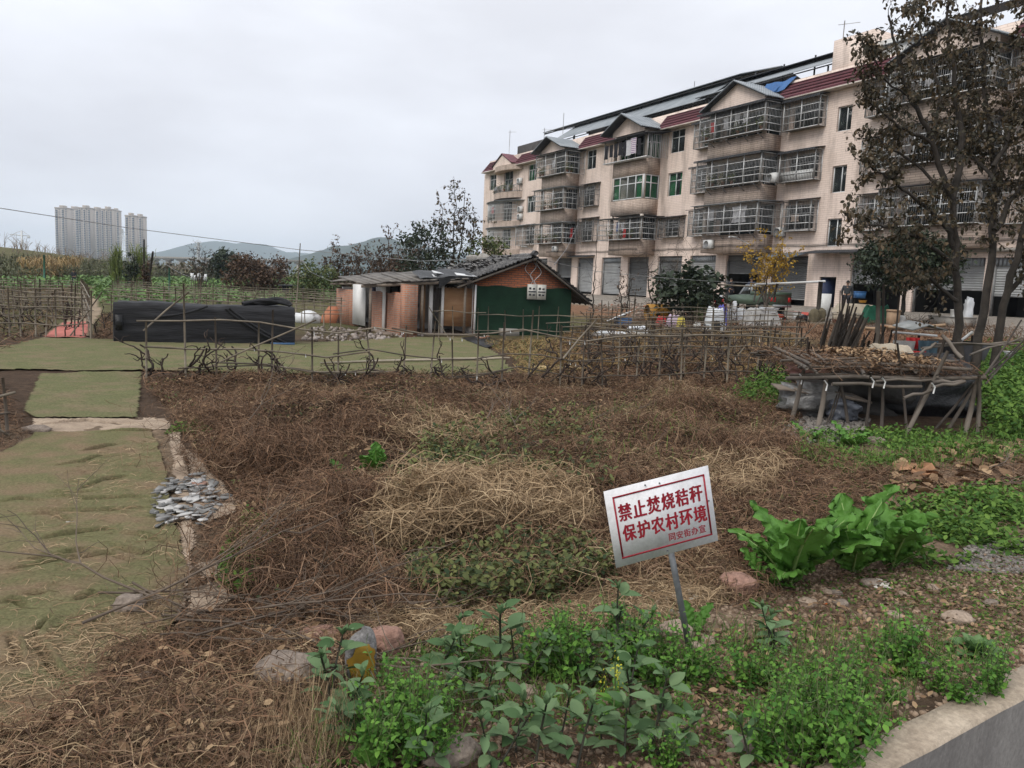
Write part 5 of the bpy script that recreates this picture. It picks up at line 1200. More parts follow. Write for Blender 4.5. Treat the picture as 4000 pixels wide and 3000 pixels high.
u = MB()
for xa, za in ((-.75, zP - (zP - zL) / tP * (tP + .75)), (W0 + .75, zP - (zP - zR) / (W0 - tP) * (W0 + .75 - tP))):
    for yy in np.arange(-.33, 9.6, .62): u.bar((tP, yy, zP - .03), (xa, yy, za - .03), .06)
    u.hexa([(tP, -.34, zP - .01), (xa, -.34, za - .01), (xa, 9.55, za - .01), (tP, 9.55, zP - .01)], [(tP, -.34, zP + .02), (xa, -.34, za + .02), (xa, 9.55, za + .02), (tP, 9.55, zP + .02)])
u.bar((tP, -.4, zP - .05), (tP, 9.6, zP - .05), .12)
part(u, 'roof_timber', mat('dark_timber', (.10, .085, .07), (.055, .046, .038), 3, .85), L0, RZ)
rd = MB(); yy = np.linspace(-.42, 9.6, 90); rd.tube(np.stack([np.full(90, tP), yy, zP + .10 + .03 * np.abs(np.sin(yy * 9)) + .1 * np.exp(-((yy + .3) / .25) ** 2)], 1), .10, 8); part(rd, 'ridge_tile', M_RTILE, L0, RZ, True)
# loose tiles and bags heaped on the roof
mb = MB(); r_ = np.random.default_rng(5); k = 420; sx = r_.uniform(-.7, tP + .1, k); sy = r_.uniform(2.2, 9.4, k)
TV, TF = strip(1, .7, .16, 4); zz = zP - (zP - zL) / tP * (tP - sx) + .12 + .16 * r_.random(k) * (fbm(sx * 1.2, sy * .8, 9) > .45)
mb.scatter(TV, TF, np.stack([sx, sy, zz], 1), rotm(r_.normal(0, .5, k), r_.normal(.35, .3, k), r_.normal(0, .3, k)), np.full(k, .26)); lt_ = part(mb, 'loose_tiles', mat('broken_roof_tile', (.19, .18, .17), (.07, .07, .07), island=True, ramp=(0, 1)), L0, RZ); lt_['kind'] = 'stuff'
for k, (a, b_, s) in enumerate(((2.0, 6.5, .30), (2.2, 7.2, .26), (2.4, 5.6, .22), (1.9, 8.0, .3), (2.5, 4.6, .2), (2.6, 2.2, .24), (2.45, 1.7, .2))):
    o = bpy.data.objects.new('rubble_sack', stone_mesh('rubble_sack', mat('grey_sack', (.34, .32, .29), (.22, .21, .19), 6, .9, bump=.01), 80 + k, s, s * .8, s * .62, 10, .3)); COL.objects.link(o)
    p = Matrix.Rotation(RZ, 4, 'Z') @ Vector((a, b_, 0)); o.location = L0 + p + Vector((0, 0, zP + .12)); tag(o, 'lumpy grey sack lying along the ridge of the brick shed roof', 'sack', 'sacks on the shed roof')
# porch under the lean-to
pb_ = MB(); pb_.box(-.05, 0, .3, 9.4, 0, 2.05); pb_.box(-3.3, -.06, 3.0, 3.1, 0, 2.0); pb_.box(-3.35, -3.3, .5, 3.0, 0, 1.9); part(pb_, 'whitewashed_wall', M_LIME, L0, RZ)
dw = MB().box(-1.14, -.02, .20, .24, .34, 1.80); part(dw, 'plywood_door', M_PLY, L0, RZ)
fr_ = MB()
for y0, y1 in ((-1.25, -1.15), (-.045, .0), (-1.72, -1.58)): part(MB().box(y0, y1, .16, .28, 0, 2.0), 'porch_post', M_LIME, L0, RZ)
part(MB().box(-1.98, -1.80, .5, .6, 0, 1.95), 'wooden_jamb', M_PLY, L0, RZ)
wn_ = MB()
for y in (-2.75, -2.45, -2.15): wn_.box(y - .03, y + .03, 2.93, 2.99, .85, 1.75)
wn_.box(-2.75, -2.15, 2.932, 2.988, .82, .88); wn_.box(-2.75, -2.15, 2.932, 2.988, 1.72, 1.78); o = part(wn_, 'window', M_SHEET_DK, L0, RZ); MB().box(-2.75, -2.15, 2.95, 2.96, .85, 1.75).build('pane', M_GLASS, o)
fl = MB(); fl.box(-3.6, -.01, -.4, 6.5, -.05, .06); part(fl, 'porch_floor', mat('porch_slab', (.25, .20, .16), (.16, .125, .10), 2, .9, bump=.01), L0, RZ)
# annex wall, running away to the left
A0 = Vector((-3.9, 28.3, 0)); ARZ = math.atan2(.866, -.5)
aw = MB(); aw.box(-.45, .0, -.24, .24, -.1, 1.85); part(aw, 'brick_pier', M_BRICK2, A0, ARZ)
xs = np.linspace(.02, 3.45, 18); top = 1.5 + .12 * (vnoise(xs * 2.2, xs * 0, 3)) - .02 * xs
w2 = MB(); w2.grid(np.array([[(x, .12, z) for x in xs] for z in (-.1, .7)])); w2.add(np.concatenate([np.stack([xs, np.full(18, .12), np.full(18, .7)], 1), np.stack([xs, np.full(18, .12), top], 1), np.stack([xs, np.full(18, -.12), top], 1), np.stack([xs, np.full(18, -.12), np.full(18, -.1)], 1)]), [(i + 18 * k, i + 1 + 18 * k, i + 19 + 18 * k, i + 18 + 18 * k) for k in range(3) for i in range(17)])
part(w2, 'brick_wall', M_BRICK2, A0, ARZ)
part(MB().box(3.95, 5.5, .13, .17, .1, 1.75), 'white_door', M_LIME, A0, ARZ)
part(MB().box(3.46, 3.94, -.10, -.05, .0, 1.75), 'gap_shade_panel', mat('gap_shade_navy', (.02, .022, .06), (.012, .012, .03), 3, .8), A0, ARZ)  # navy panel coloured as the darkness inside the wall gap
part(MB().box(5.52, 7.9, -.12, .12, -.1, 1.52), 'brick_wall', M_BRICK2, A0, ARZ)
part(MB().box(3.3, 8, -2.8, -2.75, 0, 1.75).box(7.8, 7.9, -2.7, -.13, 0, 1.6), 'back_wall', M_LIME, A0, ARZ)
lr = MB()
def plank_roof(mb, P, n, jit, th=.04):
    a, b_, c, d = [np.array(q, float) for q in P]; r_ = np.random.default_rng(n)
    for i in range(n):
        t0, t1 = i / n, (i + .93) / n; e0, e1 = r_.uniform(-jit, jit, 2); dz = r_.uniform(0, .05)
        p0, p1 = a + (b_ - a) * t0, a + (b_ - a) * t1; q0, q1 = d + (c - d) * t0, d + (c - d) * t1; dd = (q0 - p0) / np.linalg.norm(q0 - p0)
        mb.hexa([p0 + dd * e0 + [0, 0, dz], p1 + dd * e0 + [0, 0, dz], q1 + dd * e1 + [0, 0, dz], q0 + dd * e1 + [0, 0, dz]], [p0 + dd * e0 + [0, 0, dz + th], p1 + dd * e0 + [0, 0, dz + th], q1 + dd * e1 + [0, 0, dz + th], q0 + dd * e1 + [0, 0, dz + th]])
R0 = np.array(L0)
f1 = np.array(at(1420, 1112, 28.4)) - R0; f2 = np.array(at(1830, 1092, 29.7)) - R0
plank_roof(lr, (f1, f2, f2 + [-1.0, 3.2, .30], f1 + [-1.6, 3.0, .22]), 16, .12)
b1 = np.array(at(1292, 1102, 34.5)) - R0; b2 = np.array(at(1600, 1098, 30.0)) - R0
plank_roof(lr, (b1, b2, b2 + [1.5, 3.4, .5], b1 + [.9, 3.8, .42]), 18, .15)
lr.build('lean_to_roof', mat('grey_roof_board', (.22, .20, .18), (.11, .10, .09), 3, .9), SH)
bm2 = MB(); bm2.bar(f1 + [-.1, .1, -.06], f2 + [.1, .1, -.06], .09, .10); bm2.bar(b1 + [0, .1, -.08], b2 + [0, .1, -.08], .08, .08)
for fx in (.06, .55, .97): p = f1 + (f2 - f1) * fx; bm2.bar((p[0], p[1] + .15, 0), (p[0], p[1] + .15, p[2] - .05), .09)
bm2.build('lean_to_post', M_WOOD, SH)
ft = np.array(at(1690, 1086, 29.2)) - R0
ff = MB(); uu = np.linspace(0, 1, 14); vv = np.linspace(0, 1, 9); c0 = np.array(at(1640, 1098, 29.1)) - R0; c1 = np.array(at(1850, 1085, 29.85)) - R0
ff.grid(np.array([[c0 + (c1 - c0) * u_ + np.array([-.5, 1.5, .28]) * v_ + [0, 0, .09 + .03 * math.sin(u_ * 14 + v_ * 6)] for u_ in uu] for v_ in vv]))
ff.grid(np.array([[c0 + (c1 - c0) * (.35 + .6 * u_) + [0, -.03 - .03 * math.sin(u_ * 9), .08 - .42 * v_ * (.6 + .4 * math.sin(2 + u_ * 5))] for u_ in uu] for v_ in vv])); ff.build('black_film', M_BLACK, SH, True)
for k, (px, py, sx, sy) in enumerate(((1690, 1098, .45, .3), (1780, 1092, .75, .3), (1690, 1083, .35, .25))):
    c = np.array(at(px, py, 29.3)) - R0 + [0, .3, .16]; MB().hexa([c + [0, 0, 0], c + [sx, .18 * k, -.03], c + [sx - .15, .3 + sy, .02], c + [-.1, sy, .08]], [c + [0, 0, .025], c + [sx, .18 * k, -.005], c + [sx - .15, .3 + sy, .045], c + [-.1, sy, .105]]).build('foam_sheet', M_FOAM, SH)
mtr = MB()
for x in (2.06, 2.45): mtr.box(x, x + .36, -.16, -.05, 1.48, 2.06)
o = part(mtr, 'meter_box', mat('cream_meter_box', (.62, .61, .56), (.52, .51, .46), 8, .4), L0, RZ)
dk = MB()
for x in (2.06, 2.45):
    for zz in (1.62, 1.86): dk.box(x + .05, x + .14, -.168, -.159, zz, zz + .08); dk.box(x + .2, x + .29, -.168, -.159, zz, zz + .06)
    dk.box(x + .03, x + .33, -.166, -.159, 1.75, 1.80)
dk.build('meter_window', M_SHEET_DK, o)
wr_ = MB()
for k, (x0, x1) in enumerate(((2.2, 2.0), (2.3, 2.25), (2.42, 2.5))):
    t = np.linspace(0, 1, 14); wr_.tube(np.stack([x0 + (x1 - x0) * t + .12 * np.sin(t * 7 + k * 2), np.full(14, -.06 - .03 * k), 2.06 + (2.9 - 2.06) * t], 1), .012, 5)
part(wr_, 'wiring', M_BARS, L0, RZ)
# things around the shed
def slabthing(name, label, cat, pts, th, m, group=None):
    c = sum((Vector(p) for p in pts), Vector()) / len(pts); mb = MB().slab([Vector(p) - c for p in pts], th); o = mb.build(name, m); o.location = c; return tag(o, label, cat, group)
x, y, z = G(1305, 1262)
slabthing('board', 'orange brown board leaning by the left end of the brick shed', 'board', [(x - .75, y, z), (x + .1, y - .1, z), (x + .25, y + .35, z + .72), (x - .35, y + .45, z + .72)], .02, mat('orange_board', (.42, .17, .09), (.33, .13, .07), 3, .7))
o = bpy.data.objects.new('foam_heap', stone_mesh('foam_heap', M_FOAM, 91, .45, .35, .32, 10, .4)); COL.objects.link(o); x, y, z = G(1195, 1262); o.location = (x, y + .3, z + .15); tag(o, 'crumpled white sacking between the black netted box and the shed', 'sack')
x, y, z = G(1985, 1312); o = MB().box(-.35, .35, -.3, .3, 0, .27).build('concrete_block', M_CONC); o.location = (x, y + .2, z); o.rotation_euler = (0, 0, .3); tag(o, 'grey concrete block at the foot of the green netted gable', 'block')
for k, (px, py) in enumerate(((1870, 1322), (1885, 1328), (1905, 1318), (1890, 1308))):
    x, y, z = G(px, py); o = MB().box(-.12, .12, -.06, .06, 0, .07).build('brick', M_BRICK2); o.location = (x, y, z + .04 * (k % 2)); o.rotation_euler = (0, 0, k * .8); tag(o, 'loose orange brick on the ground by the shed corner', 'brick', 'loose bricks by the shed')
x, y, z = G(1290, 1290)
mb = MB(); p = spread(PX((1180, 1330), (1210, 1280), (1500, 1290), (1690, 1310), (1560, 1330), (1300, 1340)), 260); mb.scatter(CLV, CLF, np.column_stack([p, gz(p[:, 0], p[:, 1]) + .02]), rand_rot(len(p), 1), .13 * rng.uniform(.4, 1.8, len(p))); tag(mb.build('shed_rubble', mat('mixed_rubble', (.34, .25, .2), (.12, .09, .07), island=True, ramp=(0, 1), extra=((.9, (.34, .30, .27)),))), 'broken brick and rubbish strewn before the lean-to', 'rubble', kind='stuff')
slabthing('black_sheet', 'black plastic sheet lying on the turf before the plywood door', 'sheet', [(*G2(1800, 1325), gz1(*G2(1800, 1325)) + .05), (*G2(1900, 1365), .06), (*G2(1970, 1345), .12), (*G2(1880, 1315), .08)], .02, M_BLACK)
slabthing('plank', 'pale yellow plank lying at the far edge of the field', 'plank', [(*G2(2080, 1450), .08), (*G2(2290, 1452), .08), (*G2(2290, 1445), .1), (*G2(2085, 1443), .1)], .04, mat('new_timber', (.48, .36, .18), (.40, .29, .14), 3, .7))
for k in range(4):
    a = np.array(G(1250 + 60 * k, 1428 - 3 * k)); b_ = np.array(G(1900 + 30 * k, 1412 - 2 * k)); mb = MB().tube([a - a + [0, 0, .06], (b_ - a) * .5 + [0, 0, .075], (b_ - a) + [0, 0, .06]], .02, 6); o = mb.build('pole', mat('pale_bamboo', (.40, .35, .26), (.28, .24, .18), 4, .6)); o.location = a; tag(o, 'pale bamboo pole lying flat on the turf behind the front trellis', 'pole', 'poles lying on the turf')

# ====================================================================== black netted box
M_SHADE = mat('black_shade_net', (.024, .024, .027), (.012, .012, .014), 5, .75, bump=.02, bscale=10, stretch=(.3, 1, 3))
fA, fB = np.array(G(445, 1338)), np.array(G(1150, 1350)); ax = fB - fA; LB = np.linalg.norm(ax[:2]); ang = math.atan2(ax[1], ax[0])
bx = thing('covered_box', 'long low box wrapped in black shade netting standing on the turf', 'covered box', tuple(fA), ang)
ns, nr = 110, 40; hB, dB = 1.10, 1.5; s = np.linspace(0, 1, ns)
prof = [(0, 0), (0, .12), (-.03, .3), (-.01, .5), (-.04, .7), (-.01, .9), (.02, 1.02), (.12, 1.09), (.4, 1.1), (.8, 1.08), (1.2, 1.1), (1.4, 1.07), (1.5, .95), (1.52, .5), (1.5, 0)]
pr_ = np.array(prof); tt = np.linspace(0, len(prof) - 1, nr); py_ = np.interp(tt, range(len(prof)), pr_[:, 0]); pz_ = np.interp(tt, range(len(prof)), pr_[:, 1])
S, T = np.meshgrid(s, tt, indexing='ij'); X = S * LB + .05 * (fbm(S * 3, T * .7, 8) - .5); Yb = np.interp(T, range(len(prof)), pr_[:, 0]); Zb = np.interp(T, range(len(prof)), pr_[:, 1])
fold = .06 * (fbm(S * 3 + T * .25, Zb * 9 + S * 2, 12) - .5) + .05 * (fbm(S * 9, Zb * 14, 14) - .5); Yb = Yb - fold * np.where(T < 7, 1, .2); Zb = Zb * (1 + .10 * (fbm(S * 5, S * 0, 15) - .55)) + np.where((T > 6) & (T < 12), .05 * (fbm(S * 16, T, 16) - .5), 0) - .05 * np.exp(-((S - .5) / .22) ** 2) * (Zb > .8)
P = np.stack([X, Yb, Zb], -1); mb = MB().grid(P[::-1])
for e in (0, -1): q = P[e]; c_ = q.mean(0); mb.grid(np.stack([q, q * .5 + c_ * .5 + [(.04 if e else -.04), 0, 0], np.repeat(c_[None], nr, 0)])[:: (1 if e else -1)])
mb.build('netting', M_SHADE, bx, True)
rl = MB(); t = np.linspace(0, 1, 30)
for k in range(5): rl.tube(np.stack([LB * (.70 + .28 * t), .25 + .1 * k + .08 * np.sin(t * 9 + k), 1.12 + .11 * np.sin(t * math.pi) ** .5 * (1 + .5 * np.sin(k * 2 + t * 5)) * (.4 + t)], 1), .055 + .02 * math.sin(k), 6)
rl.build('bunched_netting', M_SHADE, bx, True)
for a, b_ in (((1.05, .72), (2.35, 1.05)), ((LB * .62, 1.0), (LB * .97, .02)), ((LB * .6, .98), (LB * .93, .01))):
    t = np.linspace(0, 1, 12); MB().tube(np.stack([a[0] + (b_[0] - a[0]) * t, -.07 - .03 * np.sin(t * 3), a[1] + (b_[1] - a[1]) * t - .06 * np.sin(t * 3.1)], 1), .035, 6).build('net_fold', M_SHADE, bx, True)
MB().box(.05, .22, -.09, -.05, .35, .75).build('opening_flap', M_BLACK, bx)
MB().box(LB * .86, LB * 1.0, -.12, -.02, .0, .07).build('blue_base_strip', mat('blue_plastic', (.06, .13, .25), (.04, .09, .18), 4, .5), bx)

# ====================================================================== bamboo trellises with dormant vines
M_BAM = mat('grey_bamboo', (.235, .20, .15), (.115, .095, .072), 2.5, .7, stretch=(1, 1, 1))
M_BAMD = mat('dark_bamboo', (.13, .105, .08), (.07, .058, .046), 2.5, .75)
M_TIE = mat('plastic_tie', (.62, .62, .60), (.5, .5, .48), 4, .5)
def trellis(a, b_, label, rails, npost, htop, r=.018, tall=(), m=None, group='bamboo trellises', seed=0, brace=1, light=.7):
    r_ = np.random.default_rng(seed); a = np.array(a, float); b_ = np.array(b_, float); d = b_ - a; L = np.linalg.norm(d)
    t = thing('bamboo_trellis', label, 'trellis', (a[0], a[1], 0), group=group)
    for i in range(npost):
        f = (i + .5 + r_.uniform(-.3, .3)) / npost; x, y = d * f; z = gz1(a[0] + x, a[1] + y); h = htop * r_.uniform(.85, 1.2); lx, ly = r_.normal(0, .05, 2)
        if i in tall: h = tall[i]
        MB().tube([(x, y, z - .1), (x + lx * .4, y + ly * .4, z + h * .5), (x + lx, y + ly, z + h)], [r * 1.1, r, r * .85], 6).build('post', (m or M_BAM) if r_.random() < light else M_BAMD, t)
    for k, (h, f0, f1, dark) in enumerate(rails):
        nn = max(4, int(L * (f1 - f0) / .6)); ff = np.linspace(f0, f1, nn); P = np.array([[d[0] * f, d[1] * f - .03, gz1(a[0] + d[0] * f, a[1] + d[1] * f) + h] for f in ff]); P[:, 2] += .03 * np.sin(ff * 17 + k) + r_.normal(0, .012, nn)
        MB().tube(P, r * (.95 if not dark else .75), 6).build('rail', M_BAMD if dark else (m or M_BAM), t)
    for k in range(brace):
        f = r_.uniform(.1, .9); w = r_.choice([-1, 1]) * r_.uniform(.8, 1.5); x0, y0 = d * f; x1, y1 = x0 + d[0] / L * w, y0 + d[1] / L * w
        MB().tube([(x0, y0 - .05, gz1(a[0] + x0, a[1] + y0)), (x1, y1 - .06, gz1(a[0] + x1, a[1] + y1) + htop)], r * .9, 6).build('brace', M_BAM, t)
    return t
F0, F1 = G2(540, 1478), G2(3140, 1500)
ft_ = trellis(F0, F1, 'nearest long bamboo trellis crossing the picture at the far edge of the dead field', [(1.06, 0, .36, 0), (1.08, .33, 1, 0), (.58, .01, .3, 0), (.62, .25, .75, 1), (.24, .05, .5, 1), (.26, .42, 1, 1), (.27, .1, .34, 0)], 25, 1.12, .019, tall={1: 1.78, 9: 1.35, 13: 1.5, 15: 1.4}, seed=3, brace=0)
fd_ = np.array(F1) - np.array(F0)
for (p, q) in (((560, 1292), (738, 1140)), ((690, 1492), (1235, 1250)), ((2200, 1400), (2330, 1250))):
    a = np.array(at(*p, 14.6)) - [F0[0], F0[1], 0]; b_ = np.array(at(*q, 14.9)) - [F0[0], F0[1], 0]; MB().tube([a, (a + b_) / 2 + [0, 0, .02], b_], .018, 6).build('brace', M_BAM, ft_)
tie = MB(); r_ = np.random.default_rng(8)
for k in range(26): f = r_.uniform(.05, .95); x, y = fd_ * f; z = gz1(F0[0] + x, F0[1] + y) + r_.choice([1.07, .6, .25]); tie.tube([(x, y - .05, z), (x + .01, y - .055, z - r_.uniform(.03, .12))], .008, 4)
tie.build('tie', M_TIE, ft_)
RO = [(18.3, 2180, 3180), (20.2, 2120, 3190), (22.3, 2230, 3180), (24.6, 2240, 3160), (27.2, 2250, 3120), (30.0, 2270, 3050)]
ORD = ('second', 'third', 'fourth', 'fifth', 'sixth', 'last')
for k, (Y, x0, x1) in enumerate(RO):
    a = ((x0 - 2000) / FPX * Y, Y - .3); b_ = ((x1 - 2000) / FPX * Y, Y + 1.0)
    trellis(a, b_, f'{ORD[k]} bamboo trellis row of the vineyard right of the shed, counted from the front', [(1.1, 0, 1, 0), (.72, 0, 1, k % 2), (.34, 0, .9, 1), (.95, .1, .7, 1), (.52, .1, .95, 1)], 11, 1.15, .015, light=.25, seed=20 + k, group='vineyard trellises right of the shed', tall={2: 1.7, 7: 1.6})
LT = [(21, -300, 240), (24.5, -300, 270), (28.5, -250, 290), (33, -250, 290), (38, -250, 285), (44, -200, 280)]
for k, (Y, x0, x1) in enumerate(LT):
    a = ((x0 - 2000) / FPX * Y, Y); b_ = ((x1 - 2000) / FPX * Y, Y + 1.2)
    trellis(a, b_, f'{("front",) + ORD[:4] + ("rearmost",)} bamboo trellis row at the left edge beside the red mat'.replace("(", "").replace(")", "").replace("'", "").replace(",", "") if False else (('front', 'second', 'third', 'fourth', 'fifth', 'rearmost')[k] + ' bamboo trellis row at the left edge beside the red mat'), [(1.12, 0, 1, 0), (.85, 0, 1, 0), (.6, 0, 1, 1), (.35, 0, 1, 0)], 13, 1.3, .02, seed=40 + k, group='trellises at the left edge', tall={3: 1.7})
x_ = thing('bamboo_trellis', 'end frame of bamboo closing the left edge trellises along the path', 'trellis', (-11.6, 21.5, 0), group='trellises at the left edge')
for k in range(9):
    f = k / 8; x, y = -13.2 * f, 23.5 * f; z = gz1(-11.6 + x, 21.5 + y); MB().tube([(x, y, z - .1), (x + .05, y, z + 1.35)], .022, 6).build('post', M_BAM, x_)
for h in (.45, .8, 1.15): MB().tube([(0, 0, h), (-6.6, 11.75, h + .05), (-13.2, 23.5, h)], .02, 6).build('rail', M_BAM, x_)
BK = [(27.5, 400, 1320), (31, 410, 1310), (35, 420, 1300), (40, 430, 1290), (46, 440, 1310)]
for k, (Y, x0, x1) in enumerate(BK):
    a = ((x0 - 2000) / FPX * Y, Y); b_ = ((x1 - 2000) / FPX * Y, Y + .8)
    trellis(a, b_, ('nearest', 'second', 'middle', 'fourth', 'farthest')[k] + ' bamboo trellis row behind the black netted box', [(1.2, 0, 1, 0), (1.0, 0, 1, 0), (.7, 0, 1, 0)], 15, 1.35, .018, seed=60 + k, group='trellises behind the netted box', tall={5: 1.8})
trellis(G2(1690, 1330), G2(2250, 1330), 'small bamboo frame standing in front of the green netted gable', [(1.0, .0, .35, 0), (.9, .3, 1, 0), (.35, .25, 1, 0)], 9, 1.15, .018, seed=71, group='bamboo trellises')
trellis(G2(-200, 1760), G2(70, 1690), 'broken bamboo frame at the left edge of the near carpet', [(.5, 0, 1, 0), (.3, 0, .9, 1)], 5, .75, .018, seed=73, brace=2)
def vine_mesh(seed):
    r_ = np.random.default_rng(seed); mb = MB()
    def go(p, d, L, r, dep):
        n = 9; pts = [p]; dd = d.copy()
        for i in range(n): dd = dd + r_.normal(0, .42, 3) * [1, .5, .9] + [0, 0, .05]; dd /= np.linalg.norm(dd); pts.append(pts[-1] + dd * L / n)
        pts = np.array(pts); pts[:, 2] = np.maximum(pts[:, 2], -.05); mb.tube(pts, np.linspace(r, r * .5, n + 1), 5)
        if dep:
            for k in range(r_.integers(2, 4)): i = r_.integers(3, n + 1); s = dd + r_.normal(0, 1, 3); s[2] = abs(s[2]) * .6; go(pts[i], s / np.linalg.norm(s), L * r_.uniform(.35, .7), r * .62, dep - 1)
    go(np.array([0, 0, -.05]), np.array([r_.normal(0, .4), 0, 1.0]), .62, .022, 2); return mb.mesh('grape_vine', mat('vine_bark', (.06, .043, .034), (.028, .021, .017), 8, .9))
VM = [vine_mesh(900 + k) for k in range(7)]
def vines(a, b_, n, label, group, smin=1.0, smax=1.55):
    for i in range(n):
        f = (i + rng.uniform(.1, .9)) / n; x = a[0] + (b_[0] - a[0]) * f; y = a[1] + (b_[1] - a[1]) * f + rng.normal(0, .08); o = bpy.data.objects.new('grape_vine', VM[rng.integers(0, 7)]); COL.objects.link(o)
        o.location = (x, y, gz1(x, y)); s = rng.uniform(smin, smax); o.scale = (s, s, s * .9); o.rotation_euler = (0, 0, rng.choice([0, math.pi]) + rng.normal(0, .4)); tag(o, label, 'grape vine', group)
vines(F0, F1, 46, 'gnarled leafless vine trained on the nearest bamboo trellis', 'vines on the front trellis')
for k, (Y, x0, x1) in enumerate(RO): vines(((x0 - 2000) / FPX * Y, Y - .3), ((x1 - 2000) / FPX * Y, Y + 1.0), 15, 'leafless vine on the vineyard trellises right of the shed', 'vines in the right vineyard')
for k, (Y, x0, x1) in enumerate(LT[:4]): vines(((x0 - 2000) / FPX * Y, Y), ((x1 - 2000) / FPX * Y, Y + 1.2), 9, 'leafless vine on the trellises at the left edge', 'vines at the left edge')
vines(G2(280, 1320), G2(240, 1250), 3, 'crooked vine beside the red mat', 'vines by the red mat'); vines(G2(385, 1330), G2(420, 1250), 4, 'crooked vine between red mat and black box', 'vines by the red mat')
# low dry growth under the right and left vineyards
mb = MB(); vy_ = PX((2150, 1480), (3150, 1500), (3150, 1420), (3080, 1310), (2250, 1290), (2120, 1380))
lay(mb, spread(vy_, 16000), .38, .011, (0, .16), .45); lay(mb, spread(PX((-500, 1480), (-300, 1200), (0, 1110), (300, 1100), (230, 1260), (60, 1380)), 9000), .4, .014, (0, .15), .4); lay(mb, spread(PX((370, 1330), (400, 1230), (440, 1225), (440, 1330)), 900), .3, .01, (0, .1), .4)
lay(mb, spread(PX((560, 1500), (3100, 1530), (3100, 1470), (560, 1460)), 4000), .3, .009, (0, .12), .4)
tag(mb.build('vineyard_weeds', M_STALK), 'dry weeds on the ground under the trellises', 'dead weeds', kind='stuff')
mb = MB(); lay(mb, spread(vy_, 6000, thr=.5, seed=91, sc=.5), .36, .011, (.02, .2), .5); weedy = MB(); weedpatch(weedy, PX((1880, 1340), (2260, 1330), (2260, 1460), (2040, 1480), (2000, 1400)), 1500, .07, .2, .3); weedpatch(weedy, PX((700, 1480), (2000, 1480), (2000, 1455), (700, 1455)), 900, .06, .2, .3); lay(mb, spread(PX((1880, 1340), (2260, 1330), (2260, 1460), (2040, 1480), (2000, 1400)), 2600), .3, .01, (0, .15), .5); weedpatch(weedy, vy_, 2600, .07, .2, .48); weedpatch(weedy, PX((-500, 1480), (0, 1120), (300, 1100), (60, 1380)), 1800, .08, .15, .5)
tag(mb.build('vineyard_straw', mat('ochre_grass', (.36, .25, .10), (.17, .11, .05), ramp=(0, 1), island=True, rough=.9)), 'ochre dry grass between the vineyard rows', 'dry grass', kind='stuff'); tag(weedy.build('vineyard_ground_cover', M_IVY), 'thin green weeds under the trellises', 'ground cover', kind='stuff')
# ====================================================================== trees
M_BARK = mat('dark_bark', (.055, .046, .038), (.028, .024, .02), 6, .9, bump=.01)
M_BARKG = mat('grey_bark', (.17, .14, .115), (.09, .075, .06), 6, .9)
def lfm(name, a, b_, c=None, trans=.15): return mat(name, a, b_, ramp=(0, 1), rough=.6, island=True, trans=trans, extra=((.8, c),) if c else None)
M_L_OLD = lfm('dull_autumn_leaf', (.14, .095, .05), (.038, .038, .024), (.10, .075, .044), .14)
M_L_DK = lfm('evergreen_leaf', (.045, .062, .032), (.016, .026, .015), None, .06)
M_L_YEL = lfm('yellow_leaf', (.50, .32, .035), (.30, .18, .03), None, .25)
M_L_BRN = lfm('withered_leaf', (.13, .075, .042), (.050, .032, .022), None, .08)
M_L_GRN = lfm('mid_green_leaf', (.10, .15, .045), (.04, .07, .025), (.14, .15, .05), .15)
M_L_CANE = lfm('cane_leaf', (.22, .26, .07), (.10, .14, .04), None, .2)
LEAF2V = [(0, 0, 0), (.35, -.30, .05), (.75, -.20, .02), (1, 0, -.08), (.75, .20, .02), (.35, .30, .05)]; LEAF2F = [(0, 1, 2, 3), (0, 3, 4, 5)]
def limb(mb, pts, r0, r1, k=7, rough_=.03, seed=0):
    r_ = np.random.default_rng(seed); P = np.array(pts, float); t = np.linspace(0, len(P) - 1, len(P) * 4); Q = np.stack([np.interp(t, range(len(P)), P[:, i]) for i in range(3)], 1)
    for _ in range(2): Q[1:-1] = (Q[:-2] + Q[1:-1] * 2 + Q[2:]) / 4
    Q[1:-1] += r_.normal(0, rough_, Q[1:-1].shape); mb.tube(Q, np.linspace(r0, r1, len(Q)), k); return Q
def twigs(mb, Q, n, L, r, leaves, per, seed, up=.3, dep=1, f0=.25):
    r_ = np.random.default_rng(seed)
    for i in range(n):
        j = int(len(Q) * (f0 + (1 - f0) * r_.random()) - 1e-6); d = r_.normal(0, 1, 3); d[2] += up; d /= np.linalg.norm(d); l = L * r_.uniform(.5, 1.2); p = Q[j]; m = 5; T = [p]
        for k in range(m): d = d + r_.normal(0, .22, 3) + [0, 0, .03]; d /= np.linalg.norm(d); T.append(T[-1] + d * l / m)
        T = np.array(T); mb.tube(T, np.linspace(r, r * .3, m + 1), 4, False)
        if dep: twigs(mb, T, 3, L * .5, r * .55, leaves, per, seed * 7 + i + 1, up, dep - 1, .2)
        for k in range(per): f = .2 + .8 * r_.random(); q = T[min(int(f * m), m - 1)]; leaves.append(T[min(int(f * m), m - 1)] * (1 - f * m % 1) + T[min(int(f * m) + 1, m)] * (f * m % 1) + r_.normal(0, .04, 3))
def leafmesh(name, pos, size, m, parent, seed=0, tilt=(-.2, 1.5), var=(.6, 1.3), org=(0, 0, 0)):
    r_ = np.random.default_rng(seed); pos = np.array(pos) - np.array(org); n = len(pos); mb = MB()
    mb.scatter(LEAF2V, LEAF2F, pos, rotm(r_.uniform(0, 6.283, n), r_.uniform(*tilt, n), r_.normal(0, .7, n)), size * r_.uniform(*var, n)); return mb.build(name, m, parent)
